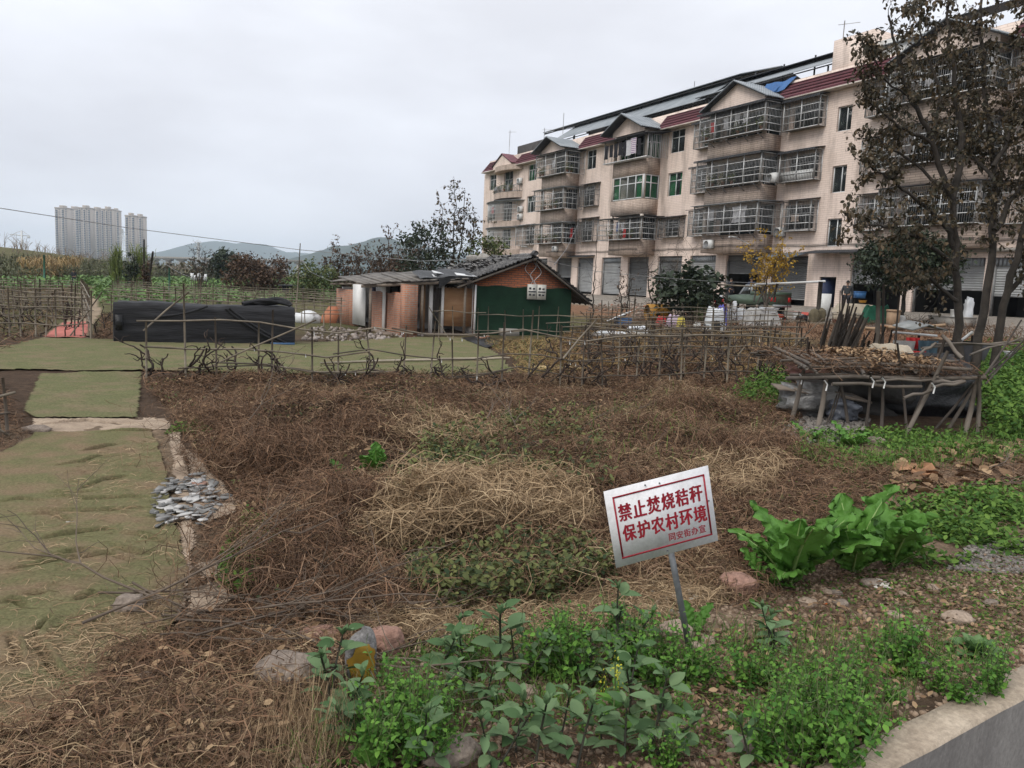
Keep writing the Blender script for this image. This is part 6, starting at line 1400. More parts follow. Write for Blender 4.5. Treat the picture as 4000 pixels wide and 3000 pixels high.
# --- big half bare tree on the right: several stems
by = 17.0; bx0 = at(3770, 1420, by)[0]; TB = (bx0, by, gz1(bx0, by) - .1)
bt = thing('broadleaf_tree', 'tall multi stemmed tree with sparse dull brown leaves at the right edge', 'tree', TB)
tr_ = MB(); lv = []
LIMBS = [(((3750, 1480), (3742, 1250), (3738, 1000), (3718, 780), (3640, 560), (3560, 380), (3500, 230), (3470, 60)), .095, .02, 0), (((3738, 1000), (3690, 860), (3560, 760), (3460, 690), (3370, 630)), .06, .012, -.5), (((3718, 780), (3760, 560), (3725, 330), (3700, 100), (3725, -90)), .08, .015, .5),
         (((3800, 1480), (3830, 1250), (3880, 950), (3880, 650), (3850, 350), (3830, 90), (3840, -80)), .10, .02, .6), (((3870, 1480), (3930, 1150), (4000, 900), (4060, 600), (4050, 200), (4020, -60)), .09, .02, -.4), (((3742, 1050), (3620, 940), (3480, 890), (3380, 885), (3300, 880)), .05, .008, -1.0),
         (((3745, 1180), (3620, 1080), (3540, 1040)), .05, .01, -.3), (((3885, 900), (4000, 700), (4150, 480)), .07, .015, .3), (((3640, 560), (3520, 500), (3430, 430), (3370, 360)), .04, .008, -.3), (((3640, 560), (3680, 350), (3600, 150), (3545, 0)), .04, .008, .4), (((3560, 380), (3440, 300), (3410, 210), (3390, 170)), .025, .006, -.6), (((3718, 780), (3580, 640), (3460, 570), (3400, 500)), .04, .008, .6), (((3880, 650), (3980, 450), (4060, 250)), .05, .01, .3), (((3930, 1150), (4080, 1000), (4200, 850)), .06, .02, 0), (((3880, 700), (3790, 600), (3790, 400), (3770, 200)), .04, .01, 1.0)]
for k, (pts, r0, r1, dy) in enumerate(LIMBS):
    n = len(pts); P = [np.array(at(px, py, by + dy * i / max(1, n - 1) * 2)) - TB for i, (px, py) in enumerate(pts)]; P[0][1] = P[0][1]
    Q = limb(tr_, P, r0, r1, 8, .025, 30 + k); L_ = np.linalg.norm(P[-1] - P[0])
    dense = 1.7 if k in (3, 4, 7, 12, 13) else (.72 if k in (1, 5, 8, 9, 10, 11) else .95)
    twigs(tr_, Q, int(15 * dense + L_ * 2.9), .55 if k in (1, 5, 8, 9, 10, 11) else .8, .008, lv, 6 if dense == 1 else 9, 700 + k, .2, 1, .36 if k in (0, 3, 4) else .25)
tr_.build('trunk', M_BARK, bt, True)
lv = np.array(lv); leafmesh('crown', lv, .105, M_L_OLD, bt, 3, (.0, 1.5), (.55, 1.25))
print('tree leaves', len(lv))
# --- blob crowns built from leaf clumps
def crown_pts(c, rad, ncl, per, seed, spread_=.32, shell=.55, flat_=1.0):
    r_ = np.random.default_rng(seed); d = r_.normal(0, 1, (ncl, 3)); d /= np.linalg.norm(d, axis=1)[:, None]; rr = shell + (1.08 - shell) * r_.random(ncl) ** .7; rr *= 1 + .35 * (vnoise(d[:, 0] * 2 + 5, d[:, 2] * 2 + d[:, 1] * 1.7, seed) - .5)
    cc = d * rr[:, None] * np.array(rad); k = cc[:, 2] > -rad[2] * .85; cc = cc[k]; p = cc.repeat(per, 0) + r_.normal(0, spread_ * min(rad) * .55, (len(cc) * per, 3)) * [1, 1, .8]
    return p + np.array(c)
def tree(name, label, base, H_, rad, crown_c, ncl, per, leaf, m, seed, trunk_r=.1, stems=1, group=None, bark=None, cat='tree', shell=.5, tilt=(-.6, 1.2), spread_=.32):
    x, y, z = base; t = thing(name, label, cat, (x, y, z - .05), group=group); r_ = np.random.default_rng(seed); w = MB(); cz = crown_c[2]
    for k in range(stems):
        a = k * 6.283 / max(1, stems) + r_.uniform(0, 1); o = np.array([math.cos(a), math.sin(a), 0]) * (.25 * min(rad) if stems > 1 else 0); mid = np.array(crown_c) * .55 + o * 1.2 + r_.normal(0, .06 * min(rad), 3); top = np.array(crown_c) + o * 2 + [0, 0, rad[2] * .35]
        Q = limb(w, [o * .35, mid * .5 + o * .2, mid, top], trunk_r, trunk_r * .25, 6, .015 * min(rad), seed + k)
        for b_ in range(6 if stems < 3 else 3): d = r_.normal(0, 1, 3); d[2] = abs(d[2]) * .6; d /= np.linalg.norm(d); i = int(len(Q) * r_.uniform(.45, .95)); limb(w, [Q[i], Q[i] + d * np.array(rad) * .5 + [0, 0, .1], Q[i] + d * np.array(rad) * .92 + [0, 0, .2]], trunk_r * .4, trunk_r * .08, 5, .02 * min(rad), seed + 50 + b_ + 10 * k)
    w.build('trunk', bark or M_BARK, t, True)
    if ncl: leafmesh('crown', crown_pts(crown_c, rad, ncl, per, seed, spread_, shell), leaf, m, t, seed, tilt)
    return t
def tpx(px, y0, y1, Yd, wpx):
    """tree footprint from its base pixel, top pixel, distance and width"""
    bx_, _, _ = at(px, y0, Yd); zb = gz1(bx_, Yd); zt = at(px, y1, Yd)[2]; return (bx_, Yd, zb), zt - zb, wpx / FPX * Yd
b_, h, w = tpx(3525, 1200, 905, 34, 380); tree('evergreen_tree', 'dense dark round evergreen tree in front of the shops, beside the standing man', b_, h, (w * .48, w * .42, h * .31), (0, 0, h * .70), 190, 60, .17, M_L_DK, 11, .13, shell=.35)
b_, h, w = tpx(2690, 1190, 1025, 37, 235); tree('loquat_shrub', 'dark loquat like shrub with long drooping leaves in front of the shutters', b_, h, (w * .52, w * .4, h * .46), (0, 0, h * .58), 60, 22, .30, M_L_DK, 12, .06, 3, cat='shrub', shell=.3)
b_, h, w = tpx(2990, 1190, 930, 38, 250)
yt = thing('yellow_leaved_tree', 'small tree with bright yellow autumn leaves in front of the half open shop', 'tree', b_); w_ = MB(); lv = []
for k, (a, bb) in enumerate(((-.5, .8), (-.15, 1), (.25, .95), (.5, .8), (.05, .75))):
    Q = limb(w_, [(0, 0, 0), (a * .3, .1 * k - .2, h * .3), (a * 1.2, .1 * k - .2, h * .6), (a * 2.4, .2 * k - .4, h * bb)], .045, .01, 6, .02, 60 + k); twigs(w_, Q, 15, .75, .008, lv, 5, 800 + k, .2, 1, .45)
w_.build('trunk', M_BARKG, yt, True); leafmesh('crown', lv, .13, M_L_YEL, yt, 4)
def bare(px, y0, y1, Yd, label, seed, n=22, L=.9, name='bare_tree', stems=((0, 1),), leaves=0, m=None, leaf=.12, group=None, r=.05, bark=None):
    b_, h, w = tpx(px, y0, y1, Yd, 100); t = thing(name, label, 'tree', (b_[0], b_[1], b_[2] - .05), group=group); w_ = MB(); lv = []
    for k, (a, f) in enumerate(stems): Q = limb(w_, [(0, 0, 0), (a * .3, 0, h * .3 * f), (a * .7, .05, h * .65 * f), (a, 0, h * f)], r, r * .2, 6, .03, seed + k); twigs(w_, Q, n, L, r * .22, lv, leaves, seed * 13 + k, .45, 1, .3)
    w_.build('trunk', bark or M_BARKG, t, True)
    if leaves: leafmesh('crown', lv, leaf, m, t, seed)
    return t
bare(2318, 1165, 930, 40, 'thin bare sapling in front of the closed shutters, right of the shed', 21, 8, 1.0, bark=M_BARK, r=.045)
bare(2560, 1170, 985, 38, 'bare spreading shrub tangled with dry vines before the shutters', 22, 26, .9, stems=((-.6, 1), (.2, .9), (.8, .8)), bark=M_BARK)
bare(2660, 1180, 950, 40, 'bare twiggy tree rising behind the loquat shrub', 23, 20, .9, stems=((-.4, 1), (.4, .95)))
bare(2440, 1170, 1060, 37, 'leafless bush left of the yellow drum', 24, 14, .6, stems=((-.3, 1), (.3, .9)), bark=M_BARK, leaves=1, m=M_L_BRN)
# tall tree behind the shed
b_, h, w = tpx(1770, 1080, 725, 47, 210)
t = thing('slender_tree', 'tall half leafless tree rising behind the brick shed roof', 'tree', b_); w_ = MB(); lv = []
for k, (a, f) in enumerate(((-1.6, .62), (-.8, .85), (-.1, 1.0), (.5, .97), (1.1, .8), (1.9, .55))): Q = limb(w_, [(0, 0, 0), (a * .4, .2, h * .3 * f), (a * .9, .2, h * .65 * f), (a * 1.05, 0, h * f)], .09, .014, 6, .05, 90 + k); twigs(w_, Q, 30, 1.0, .012, lv, 5 if abs(a) > .3 else 4, 950 + k, .4, 1, .22)
w_.build('trunk', M_BARK, t, True); leafmesh('crown', lv, .16, lfm('olive_leaf', (.085, .085, .035), (.03, .034, .02), (.10, .06, .03), .1), t, 8)
b_, h, w = tpx(1660, 1090, 850, 45, 170); tree('leafy_tree', 'dark bushy tree at the left flank of the tall slender tree behind the shed', b_, h, (w * .5, w * .45, h * .40), (0, 0, h * .6), 70, 34, .18, M_L_DK, 31, .08, 2)
b_, h, w = tpx(1900, 1090, 880, 46, 190); tree('leafy_tree', 'yellowing bushy tree between the shed ridge and the apartment block', b_, h, (w * .5, w * .45, h * .38), (0, 0, h * .58), 60, 26, .18, M_L_GRN, 32, .07, 2)
for k, (px, y0, y1, Yd, lab) in enumerate(((1530, 1090, 930, 60, 'bare vine draped tree just left of the tall slender tree'), (1330, 1095, 985, 62, 'brown withered tree behind the left part of the lean-to roof'), (1450, 1090, 990, 66, 'brown withered tree with hanging vines behind the lean-to'), (1600, 1090, 960, 58, 'grey bare tree with hanging dead leaves over the shed roof'))):
    bare(px, y0, y1, Yd, lab, 120 + k, 26, 1.1, stems=((-1.2, .8), (-.3, 1), (.6, .9), (1.4, .7)), leaves=5, m=M_L_BRN, leaf=.17, bark=M_BARK, r=.07)
b_, h, w = tpx(1000, 1128, 985, 70, 230); tree('withered_bush', 'large brown withered bush standing in the vegetable plots', b_, h, (w * .5, w * .42, h * .48), (0, 0, h * .52), 150, 34, .24, M_L_BRN, 41, .08, 4, cat='bush', shell=.25)
b_, h, w = tpx(1225, 1130, 1010, 60, 150); tree('green_bush', 'grey green bush right of the large withered bush', b_, h, (w * .55, w * .45, h * .48), (0, 0, h * .52), 90, 28, .2, M_L_GRN, 42, .06, 3, cat='bush', shell=.25)
b_, h, w = tpx(885, 1090, 974, 110, 115); tree('round_tree', 'dark rounded evergreen tree on the skyline left of the withered bush', b_, h, (w * .55, w * .5, h * .42), (0, 0, h * .58), 110, 30, .4, M_L_DK, 43, .2, shell=.3)
b_, h, w = tpx(515, 1118, 985, 62, 60); tree('dark_shrub', 'dark narrow shrub by the vegetable plots at the bend of the path', b_, h, (w * .5, w * .5, h * .42), (0, 0, h * .58), 46, 24, .16, M_L_DK, 44, .05, 5, cat='shrub', shell=.1, bark=M_BARK)
b_, h, w = tpx(572, 1115, 1000, 62, 50); tree('dark_shrub', 'brownish narrow shrub leaning beside the leaning pole in the plots', b_, h, (w * .45, w * .5, h * .42), (0, 0, h * .58), 34, 18, .16, M_L_BRN, 45, .05, 5, cat='shrub', shell=.1, bark=M_BARK)
bare(780, 1125, 945, 64, 'bare upright sapling in the vegetable plots left of the withered bush', 51, 22, .9, stems=((-.5, .9), (0, 1), (.5, .8)), bark=M_BARK, leaves=1, m=M_L_BRN)
bare(790, 1120, 1010, 70, 'low bare bush beside the white fence panel', 52, 18, .8, stems=((-.8, .9), (.2, 1), (.9, .8)), bark=M_BARK)
# clumps of tall cane grass
for k, (px, y0, y1, wpx, lab) in enumerate(((455, 1075, 965, 40, 'tall green cane clump on the slope left of the dark shrub'), (545, 1075, 968, 60, 'tall yellow green cane clump right of the dark shrub'))):
    b_, h, w = tpx(px, y0, y1, 66, wpx); r_ = np.random.default_rng(60 + k); t = thing('cane_clump', lab, 'cane', b_); st = MB(); lf = MB(); bl = strip(1, .055, .35, 5); bl = (bl[0] + [.5, 0, 0], bl[1]); pos = []; 
    for i in range(22): a = r_.normal(0, w * .22); st.tube([(a, r_.normal(0, .2), 0), (a * 1.4, 0, h * .8)], .02, 4)
    n = 260; px_ = r_.normal(0, w * .28, n); lf.scatter(bl[0], bl[1], np.stack([px_, r_.normal(0, .25, n), h * r_.uniform(.2, .85, n)], 1), rotm(r_.uniform(0, 6.28, n), -r_.uniform(.2, 1.4, n), r_.normal(0, .3, n)), r_.uniform(.6, 1.3, n)); st.build('canes', M_STEM, t); lf.build('leaves', M_L_CANE, t)
# ground cover of the far plots
def farpatch(poly_px, n, s, h, thr=0.0, sc=.15):
    p = spread(PX(*poly_px), n, thr=thr, seed=81, sc=sc); return np.column_stack([p, gz(p[:, 0], p[:, 1]) + rng.random(len(p)) * h])
VP = []
for poly, n, s, h in ((((350, 1160), (380, 1130), (1330, 1130), (1330, 1170), (700, 1190), (400, 1190)), 7000, .34, .5), (((-200, 1125), (200, 1092), (700, 1085), (1330, 1095), (1330, 1130), (420, 1125), (0, 1140)), 9000, .5, .6)):
    VP.append((farpatch(poly, n, s, h, .40), s))
mb = MB()
for p, s in VP: mb.scatter(LEAF2V, LEAF2F, p, rand_rot(len(p), .8), s * rng.uniform(.5, 1.3, len(p)))
tag(mb.build('vegetable_plots', lfm('plot_leaves', (.16, .26, .075), (.06, .115, .04), None, .15)), 'green vegetable plots between the trellises and the embankment', 'vegetables', kind='stuff')
mb = MB(); p = farpatch(((-700, 1110), (-300, 1000), (0, 985), (450, 1040), (620, 1060), (700, 1082), (200, 1092)), 16000, .5, 1.3, .33); lay_r = strip(1, .05, .1, 2)
k = rng.random(len(p)) < .5; mb.scatter(LEAF2V, LEAF2F, p[k], rand_rot(k.sum(), 1), .42 * rng.uniform(.5, 1.3, k.sum())); mb.scatter(lay_r[0], lay_r[1], p[~k], rotm(rng.uniform(0, 6.28, (~k).sum()), rng.uniform(.5, 1.6, (~k).sum()), 0), 1.4 * rng.uniform(.5, 1.3, (~k).sum()))
tag(mb.build('embankment_scrub', lfm('scrub', (.15, .125, .065), (.055, .055, .03), (.10, .11, .045), .1)), 'brown and green scrub covering the embankment', 'scrub', kind='stuff')
mb = MB(); p = farpatch(((60, 1085), (140, 1060), (320, 1055), (310, 1078), (200, 1092)), 1500, .6, 2.2); bl = strip(1, .09, .3, 3); mb.scatter(bl[0], bl[1], p, rotm(rng.uniform(0, 6.28, len(p)), rng.uniform(.2, 1.5, len(p)), 0), 1.2 * rng.uniform(.5, 1.2, len(p)))
tag(mb.build('dry_corn', lfm('dry_corn_leaf', (.36, .25, .10), (.20, .13, .06), None, .15)), 'stand of dried yellow corn below the embankment', 'corn', kind='stuff')
# thin saplings along the embankment crest
mb = MB(); cr_ = []
for k in range(420):
    Yc = rng.uniform(95, 260); pxc = rng.uniform(-150, 900); xx = (pxc - 2000) / FPX * Yc
    if -xx < 62 + .05 * Yc: continue
    z = gz1(xx, Yc); hh = rng.uniform(1.2, 3.0)
    for s in range(4): a = rng.normal(0, .35, 2); mb.tube([(xx, Yc, z), (xx + a[0] * .5, Yc, z + hh * .5), (xx + a[0] * hh, Yc + a[1], z + hh * rng.uniform(.7, 1))], [.05, .035, .015], 3, False)
tag(mb.build('crest_saplings', mat('pale_twigs', (.27, .22, .17), (.15, .12, .09), island=True, ramp=(0, 1))), 'bare saplings lining the crest of the embankment', 'saplings', kind='stuff')
# far tree belt closing the horizon
mb = MB(); n = 900; P = []
for k in range(n):
    Yc = rng.uniform(150, 420); pxc = rng.uniform(560, 2050); hgt = rng.uniform(2, 4.6) * (1.0 if pxc > 1000 else .8); xx = (pxc - 2000) / FPX * Yc; z = gz1(xx, Yc)
    if z > 1: continue
    q = rng.normal(0, 1, (22, 3)) * [1.6, 1.6, hgt * .26] + [xx, Yc, z + hgt * .5]; P.append(q)
P = np.concatenate(P); mb.scatter(LEAF2V, LEAF2F, P, rand_rot(len(P), 1.2), 1.1 * rng.uniform(.5, 1.3, len(P)))
tag(mb.build('far_tree_belt', lfm('far_foliage', (.085, .10, .05), (.035, .045, .028), (.11, .085, .05), .05)), 'low belt of far trees and scrub along the horizon', 'trees', kind='stuff')
# ====================================================================== far distance
M_TOWER = brick_mat('tower_facade', (.42, .36, .31), (.39, .33, .285), (.36, .31, .265), 3.0, 3.0, .15, .0)
M_TOWERD = mat('tower_recess', (.06, .08, .12), (.045, .06, .095), .1, .5)
M_TOWERB = mat('tower_balcony', (.52, .50, .47), (.45, .43, .40), .1, .7)
def tower(px0, px1, ptop, pbase, Yd, label, floors, bays, seed, group='high-rise blocks on the horizon'):
    x0 = at(px0, 1000, Yd)[0]; x1 = at(px1, 1000, Yd)[0]; zt = at((px0 + px1) / 2, ptop, Yd)[2]; w = x1 - x0; t = thing('apartment_tower', label, 'tower', (x0, Yd, 0), group=group); r_ = np.random.default_rng(seed)
    MB().box(0, w, 0, w * .7, 0, zt).box(w * .3, w * .7, w * .1, w * .5, zt, zt + 5).box(-.6, w + .6, -.6, w * .7 + .6, zt - 1.2, zt + 1.2 - .3).build('wall', M_TOWER, t)
    fh = zt / floors; rec = MB(); bal = MB()
    for b_ in range(bays):
        u0 = w * (b_ + .16) / bays; u1 = w * (b_ + .84) / bays
        if b_ % 2 == 0:
            rec.box(u0, u1, -.3, -.02, 2, zt - 3)
            for f in range(floors - 1): bal.box(u0 + .2, u1 - .2, -1.6, -.31, f * fh + 2.2, f * fh + 3.3)
        else:
            for f in range(floors - 1): rec.box(u0 + (u1 - u0) * .1, u0 + (u1 - u0) * .42, -.2, -.02, f * fh + 3, f * fh + 4.7); rec.box(u0 + (u1 - u0) * .58, u0 + (u1 - u0) * .9, -.2, -.02, f * fh + 3, f * fh + 4.7)
    for f in range(floors - 1): rec.box(-.2, -.02, w * .2, w * .5, f * fh + 3, f * fh + 4.8)
    rec.build('window_strip', M_TOWERD, t); bal.build('balcony', M_TOWERB, t)
tower(219, 268, 812, 975, 1560, 'leftmost tall high-rise with a blue grey glazed side', 33, 4, 1)
tower(266, 312, 815, 975, 1640, 'narrow high-rise tucked behind the leftmost tower', 33, 3, 2)
tower(310, 356, 812, 985, 1500, 'high-rise with pale balcony stacks, third from the left', 34, 5, 3)
tower(354, 400, 818, 985, 1580, 'recessed grey high-rise between two balcony stacked ones', 33, 4, 4)
tower(399, 440, 817, 990, 1500, 'second high-rise with pale balcony stacks, fifth from the left', 33, 5, 5)
tower(438, 467, 823, 990, 1590, 'narrow pale high-rise at the right end of the tight group', 32, 3, 6)
tower(491, 528, 842, 990, 1430, 'grey left half of the lone high-rise right of the group', 30, 3, 7)
tower(526, 563, 846, 990, 1480, 'beige right half of the lone high-rise right of the group', 30, 4, 8)
# hills
def hills(name, pts, Yd, depth, m, seed):
    xs = np.array([at(p[0], p[1], Yd)[0] for p in pts]); zs = np.array([at(p[0], p[1], Yd)[2] for p in pts]); X = np.linspace(xs[0], xs[-1], 240); Z = np.interp(X, xs, zs); Z = Z + .02 * Z.max() * (fbm(X / (.02 * Yd), X * 0, seed) - .5) * 4 * (Z > 20) + .01 * Z.max() * (vnoise(X / (.0035 * Yd), X * 0, seed + 3) - .5)
    v = np.concatenate([np.linspace(-1, 0, 14), np.linspace(.1, 1, 10)]); P = np.array([[(x, Yd + depth * t, max(-5, z * (1 - abs(t) ** 1.5) * (1 + .10 * (vnoise(np.array([x / (.03 * Yd)]), np.array([t * 4]), seed)[0] - .5) * (abs(t) > .05)))) for x, z in zip(X, Z)] for t in v])
    return tag(MB().grid(P).build(name, m, sm=True), kind='structure')
M_HILL = mat('wooded_hill', (.035, .055, .035), (.02, .032, .022), .02, .95)
hills('hills', ((1150, 1080), (1210, 1000), (1260, 980), (1320, 965), (1370, 962), (1440, 945), (1490, 928), (1540, 938), (1590, 960), (1650, 952), (1720, 990), (1800, 1010), (1950, 1060)), 2300, 500, M_HILL, 3)
hills('far_hills', ((540, 1040), (620, 1000), (700, 975), (800, 950), (850, 945), (920, 955), (980, 950), (1050, 960), (1120, 985), (1250, 990), (1500, 960), (1900, 1000), (2300, 1040)), 4600, 900, M_HILL, 9)
# elevated road
vd = thing('viaduct', 'distant concrete viaduct on paired piers crossing the horizon', 'bridge', (*at(600, 1030, 700)[:2], 0)); a = np.array(at(560, 1000, 690)); b2_ = np.array(at(1180, 1016, 700)); o_ = np.array(vd.location)
MB().hexa([a - o_ + [0, 0, -2], b2_ - o_ + [0, 0, -2], b2_ - o_ + [0, 9, -2], a - o_ + [0, 9, -2]], [a - o_, b2_ - o_, b2_ - o_ + [0, 9, 0], a - o_ + [0, 9, 0]]).build('deck', M_CONC, vd)
for f in np.linspace(.06, .97, 12): p = a + (b2_ - a) * f - o_; MB().box(p[0] - 1.2, p[0] + 1.2, p[1] + 1, p[1] + 3.5, -3, p[2] - 3.4).box(p[0] - 1.2, p[0] + 1.2, p[1] + 5.5, p[1] + 8, -3, p[2] - 3.4).box(p[0] - 3, p[0] + 3, p[1] + .5, p[1] + 8.5, p[2] - 3.4, p[2] - 2.003).build('pier', M_CONC, vd)
# pylon and crane
def lattice(name, label, cat, px, ptop, Yd, wb, arms, m):
    x = at(px, 1000, Yd)[0]; zt = at(px, ptop, Yd)[2]; t = thing(name, label, cat, (x, Yd, 0)); mb = MB(); n = 8; W = lambda f: wb * (1 - .88 * f) ** 1.3 + .4
    for sx in (-1, 1):
        for sy in (-1, 1): mb.tube([(sx * W(i / n) / 2, sy * W(i / n) / 2, zt * i / n) for i in range(n + 1)], .22, 4)
    for i in range(n):
        for s in (-1, 1): f0, f1 = i / n, (i + 1) / n; mb.bar((s * W(f0) / 2, -W(f0) / 2, zt * f0), (-s * W(f1) / 2, -W(f1) / 2, zt * f1), .22)
    mb.build('mast', m, t); ar = MB()
    for z, l in arms: ar.bar((-l, 0, z * zt), (l, 0, z * zt), .5, .4); ar.bar((-l, 0, z * zt), (0, 0, z * zt + 2.5), .25); ar.bar((l, 0, z * zt), (0, 0, z * zt + 2.5), .25)
    ar.build('cross_arm', m, t); return t
lattice('pylon', 'lattice power pylon standing between the tower group and the lone tower', 'pylon', 480, 895, 900, 9, ((.72, 6), (.82, 5), (.92, 4)), M_BARS)
lattice('pylon', 'thin lattice mast left of the dark round tree on the skyline', 'pylon', 775, 945, 640, 4, ((.85, 3.4), (.97, 2.6)), M_BARS)
x = at(88, 1000, 1100)[0]; zc = at(88, 918, 1100)[2]; ct = thing('tower_crane', 'pale tower crane far off on the left skyline', 'crane', (x, 1100, 0)); MB().box(-1, 1, -1, 1, 0, zc + 6).build('mast', M_BARS, ct); jb = MB(); jb.bar((-16, 0, zc), (11, 0, zc - 1), 1.3); jb.bar((0, 0, zc + 6), (-14, 0, zc), .4); jb.bar((0, 0, zc + 6), (10, 0, zc), .4); jb.box(8, 11, -1, 1, zc - 4, zc - 1.5); jb.build('jib', M_BARS, ct)
# field furniture on the left
def pole(name, label, px, y0, y1, r, m, cat='pole', lean=0, Yd=None, group=None):
    if Yd is None: x, y, z = G(px, y0)
    else: x, y, _ = at(px, y0, Yd); z = gz1(x, y)
    zt = at(px + lean, y1, y)[2]; x2 = at(px + lean, y1, y)[0]; o = MB().tube([(0, 0, -.1), ((x2 - x) / 2 + .01, 0, (zt - z) / 2), (x2 - x, 0, zt - z)], [r * 1.1, r, r * .8], 7).build(name, m); o.location = (x, y, z); return tag(o, label, cat, group)
pole('pole', 'leaning dark timber pole beside the cane clump in the plots', 572, 1118, 982, .10, M_BARK, lean=26, Yd=62)
pole('pole', 'dark spindly pole rising above the yellow green cane clump', 560, 1100, 935, .07, M_BARK, lean=3, Yd=64)
pole('green_post', 'green fence post among the vegetables, left of the bare sapling', 661, 1120, 1045, .07, mat('green_paint', (.05, .16, .11), (.04, .12, .08), 4, .6), 'post', Yd=60)
pole('green_post', 'green fence post below the embankment at the left', 172, 1085, 995, .09, MATS['green_paint'], 'post', Yd=75)
pole('utility_pole', 'thin pale wooden cable pole between the withered bush and the green bush', 1155, 1215, 950, .028, M_BAM, 'pole', lean=18, Yd=38)
pn = thing('fence_panel', 'ragged white sheet fence panel in the vegetable plots', 'fence', (*at(775, 1080, 75)[:2], 0)); zz = at(775, 1080, 75)[2]; mb = MB()
for k, (a, b_, h0, h1) in enumerate(((-.75, -.45, -.35, .30), (-.44, -.1, -.4, .1), (-.09, .2, -.45, .3), (.21, .5, -.45, .05), (.51, .8, -.4, .25))): mb.box(a, b_, -.02, .02, zz + h0, zz + h1)
mb.build('panel', M_FOAM, pn); MB().box(-.72, -.66, .025, .08, -.1, zz).box(.7, .76, .025, .08, -.1, zz).build('post', M_BAMD, pn)
hut = thing('garden_hut', 'low dark garden hut between the withered bush and the green bush', 'hut', (*at(1135, 1100, 66)[:2], 0)); MB().box(-.7, .7, 0, 2, 0, 1.1).build('wall', M_BLACK, hut); MB().box(-.95, .95, -.3, 2.2, 1.101, 1.2).build('roof', M_SHEET_DK, hut)
# overhead cables
def cable(name, label, P, r=.012, sag=.0, m=None, group=None):
    P = [np.array(p, float) for p in P]; o0 = P[0]; mb = MB(); pts = []
    for a, b_ in zip(P[:-1], P[1:]):
        for t in np.linspace(0, 1, 24): q = a + (b_ - a) * t; q = q - [0, 0, sag * 4 * t * (1 - t) * np.linalg.norm(b_ - a) * .02]; pts.append(q - o0)
    o = mb.tube(np.array(pts), r, 5).build(name, m or M_BARS_D); o.location = o0; return tag(o, label, 'cable', group)
cable('overhead_cable', 'long sagging cable crossing the sky from the left edge to the shed gable', [at(-250, 780, 20), at(0, 813, 22), at(500, 890, 25.5), at(1165, 975, 30), at(1640, 1020, 29.5), at(2075, 1005, 29.9)], .011, .0)
cable('overhead_cable', 'slack cable looping from the thin pole down into the green bush', [at(1160, 985, 38), at(1210, 1060, 37), at(1300, 1100, 36)], .009, .8)
cable('overhead_cable', 'cable dropping from the shed gable past the shutters to the loquat shrub', [at(2095, 1008, 29.9), at(2330, 1060, 34), at(2720, 1095, 36), at(3130, 1110, 37)], .011, .2)
cable('overhead_cable', 'diagonal cable rising from the shed eave to the caged balcony', [at(2165, 1035, 31), at(2215, 970, 45), at(2255, 880, 61)], .016, .0)
cable('overhead_cable', 'slack cable hanging from the leaning pole in the plots', [at(598, 985, 62), at(660, 1040, 55), at(740, 1080, 50)], .014, .6)
# the air: pale haze that fades the towers and hills
hz = MB().box(-3600, 1700, -60, 5700, -8, 240).build('haze', None); tag(hz, kind='stuff')
hz['label'] = 'thin pale haze filling the air'; hz['category'] = 'haze'
hm = bpy.data.materials.new('haze_volume'); hm.use_nodes = True; nt = hm.node_tree; nt.nodes.clear(); o_ = nt.nodes.new('ShaderNodeOutputMaterial'); v = nt.nodes.new('ShaderNodeVolumePrincipled'); v.inputs['Color'].default_value = (.74, .86, 1.0, 1); v.inputs['Density'].default_value = HAZE; v.inputs['Anisotropy'].default_value = .0; nt.links.new(v.outputs[0], o_.inputs['Volume'])
hz.data.materials.append(hm)
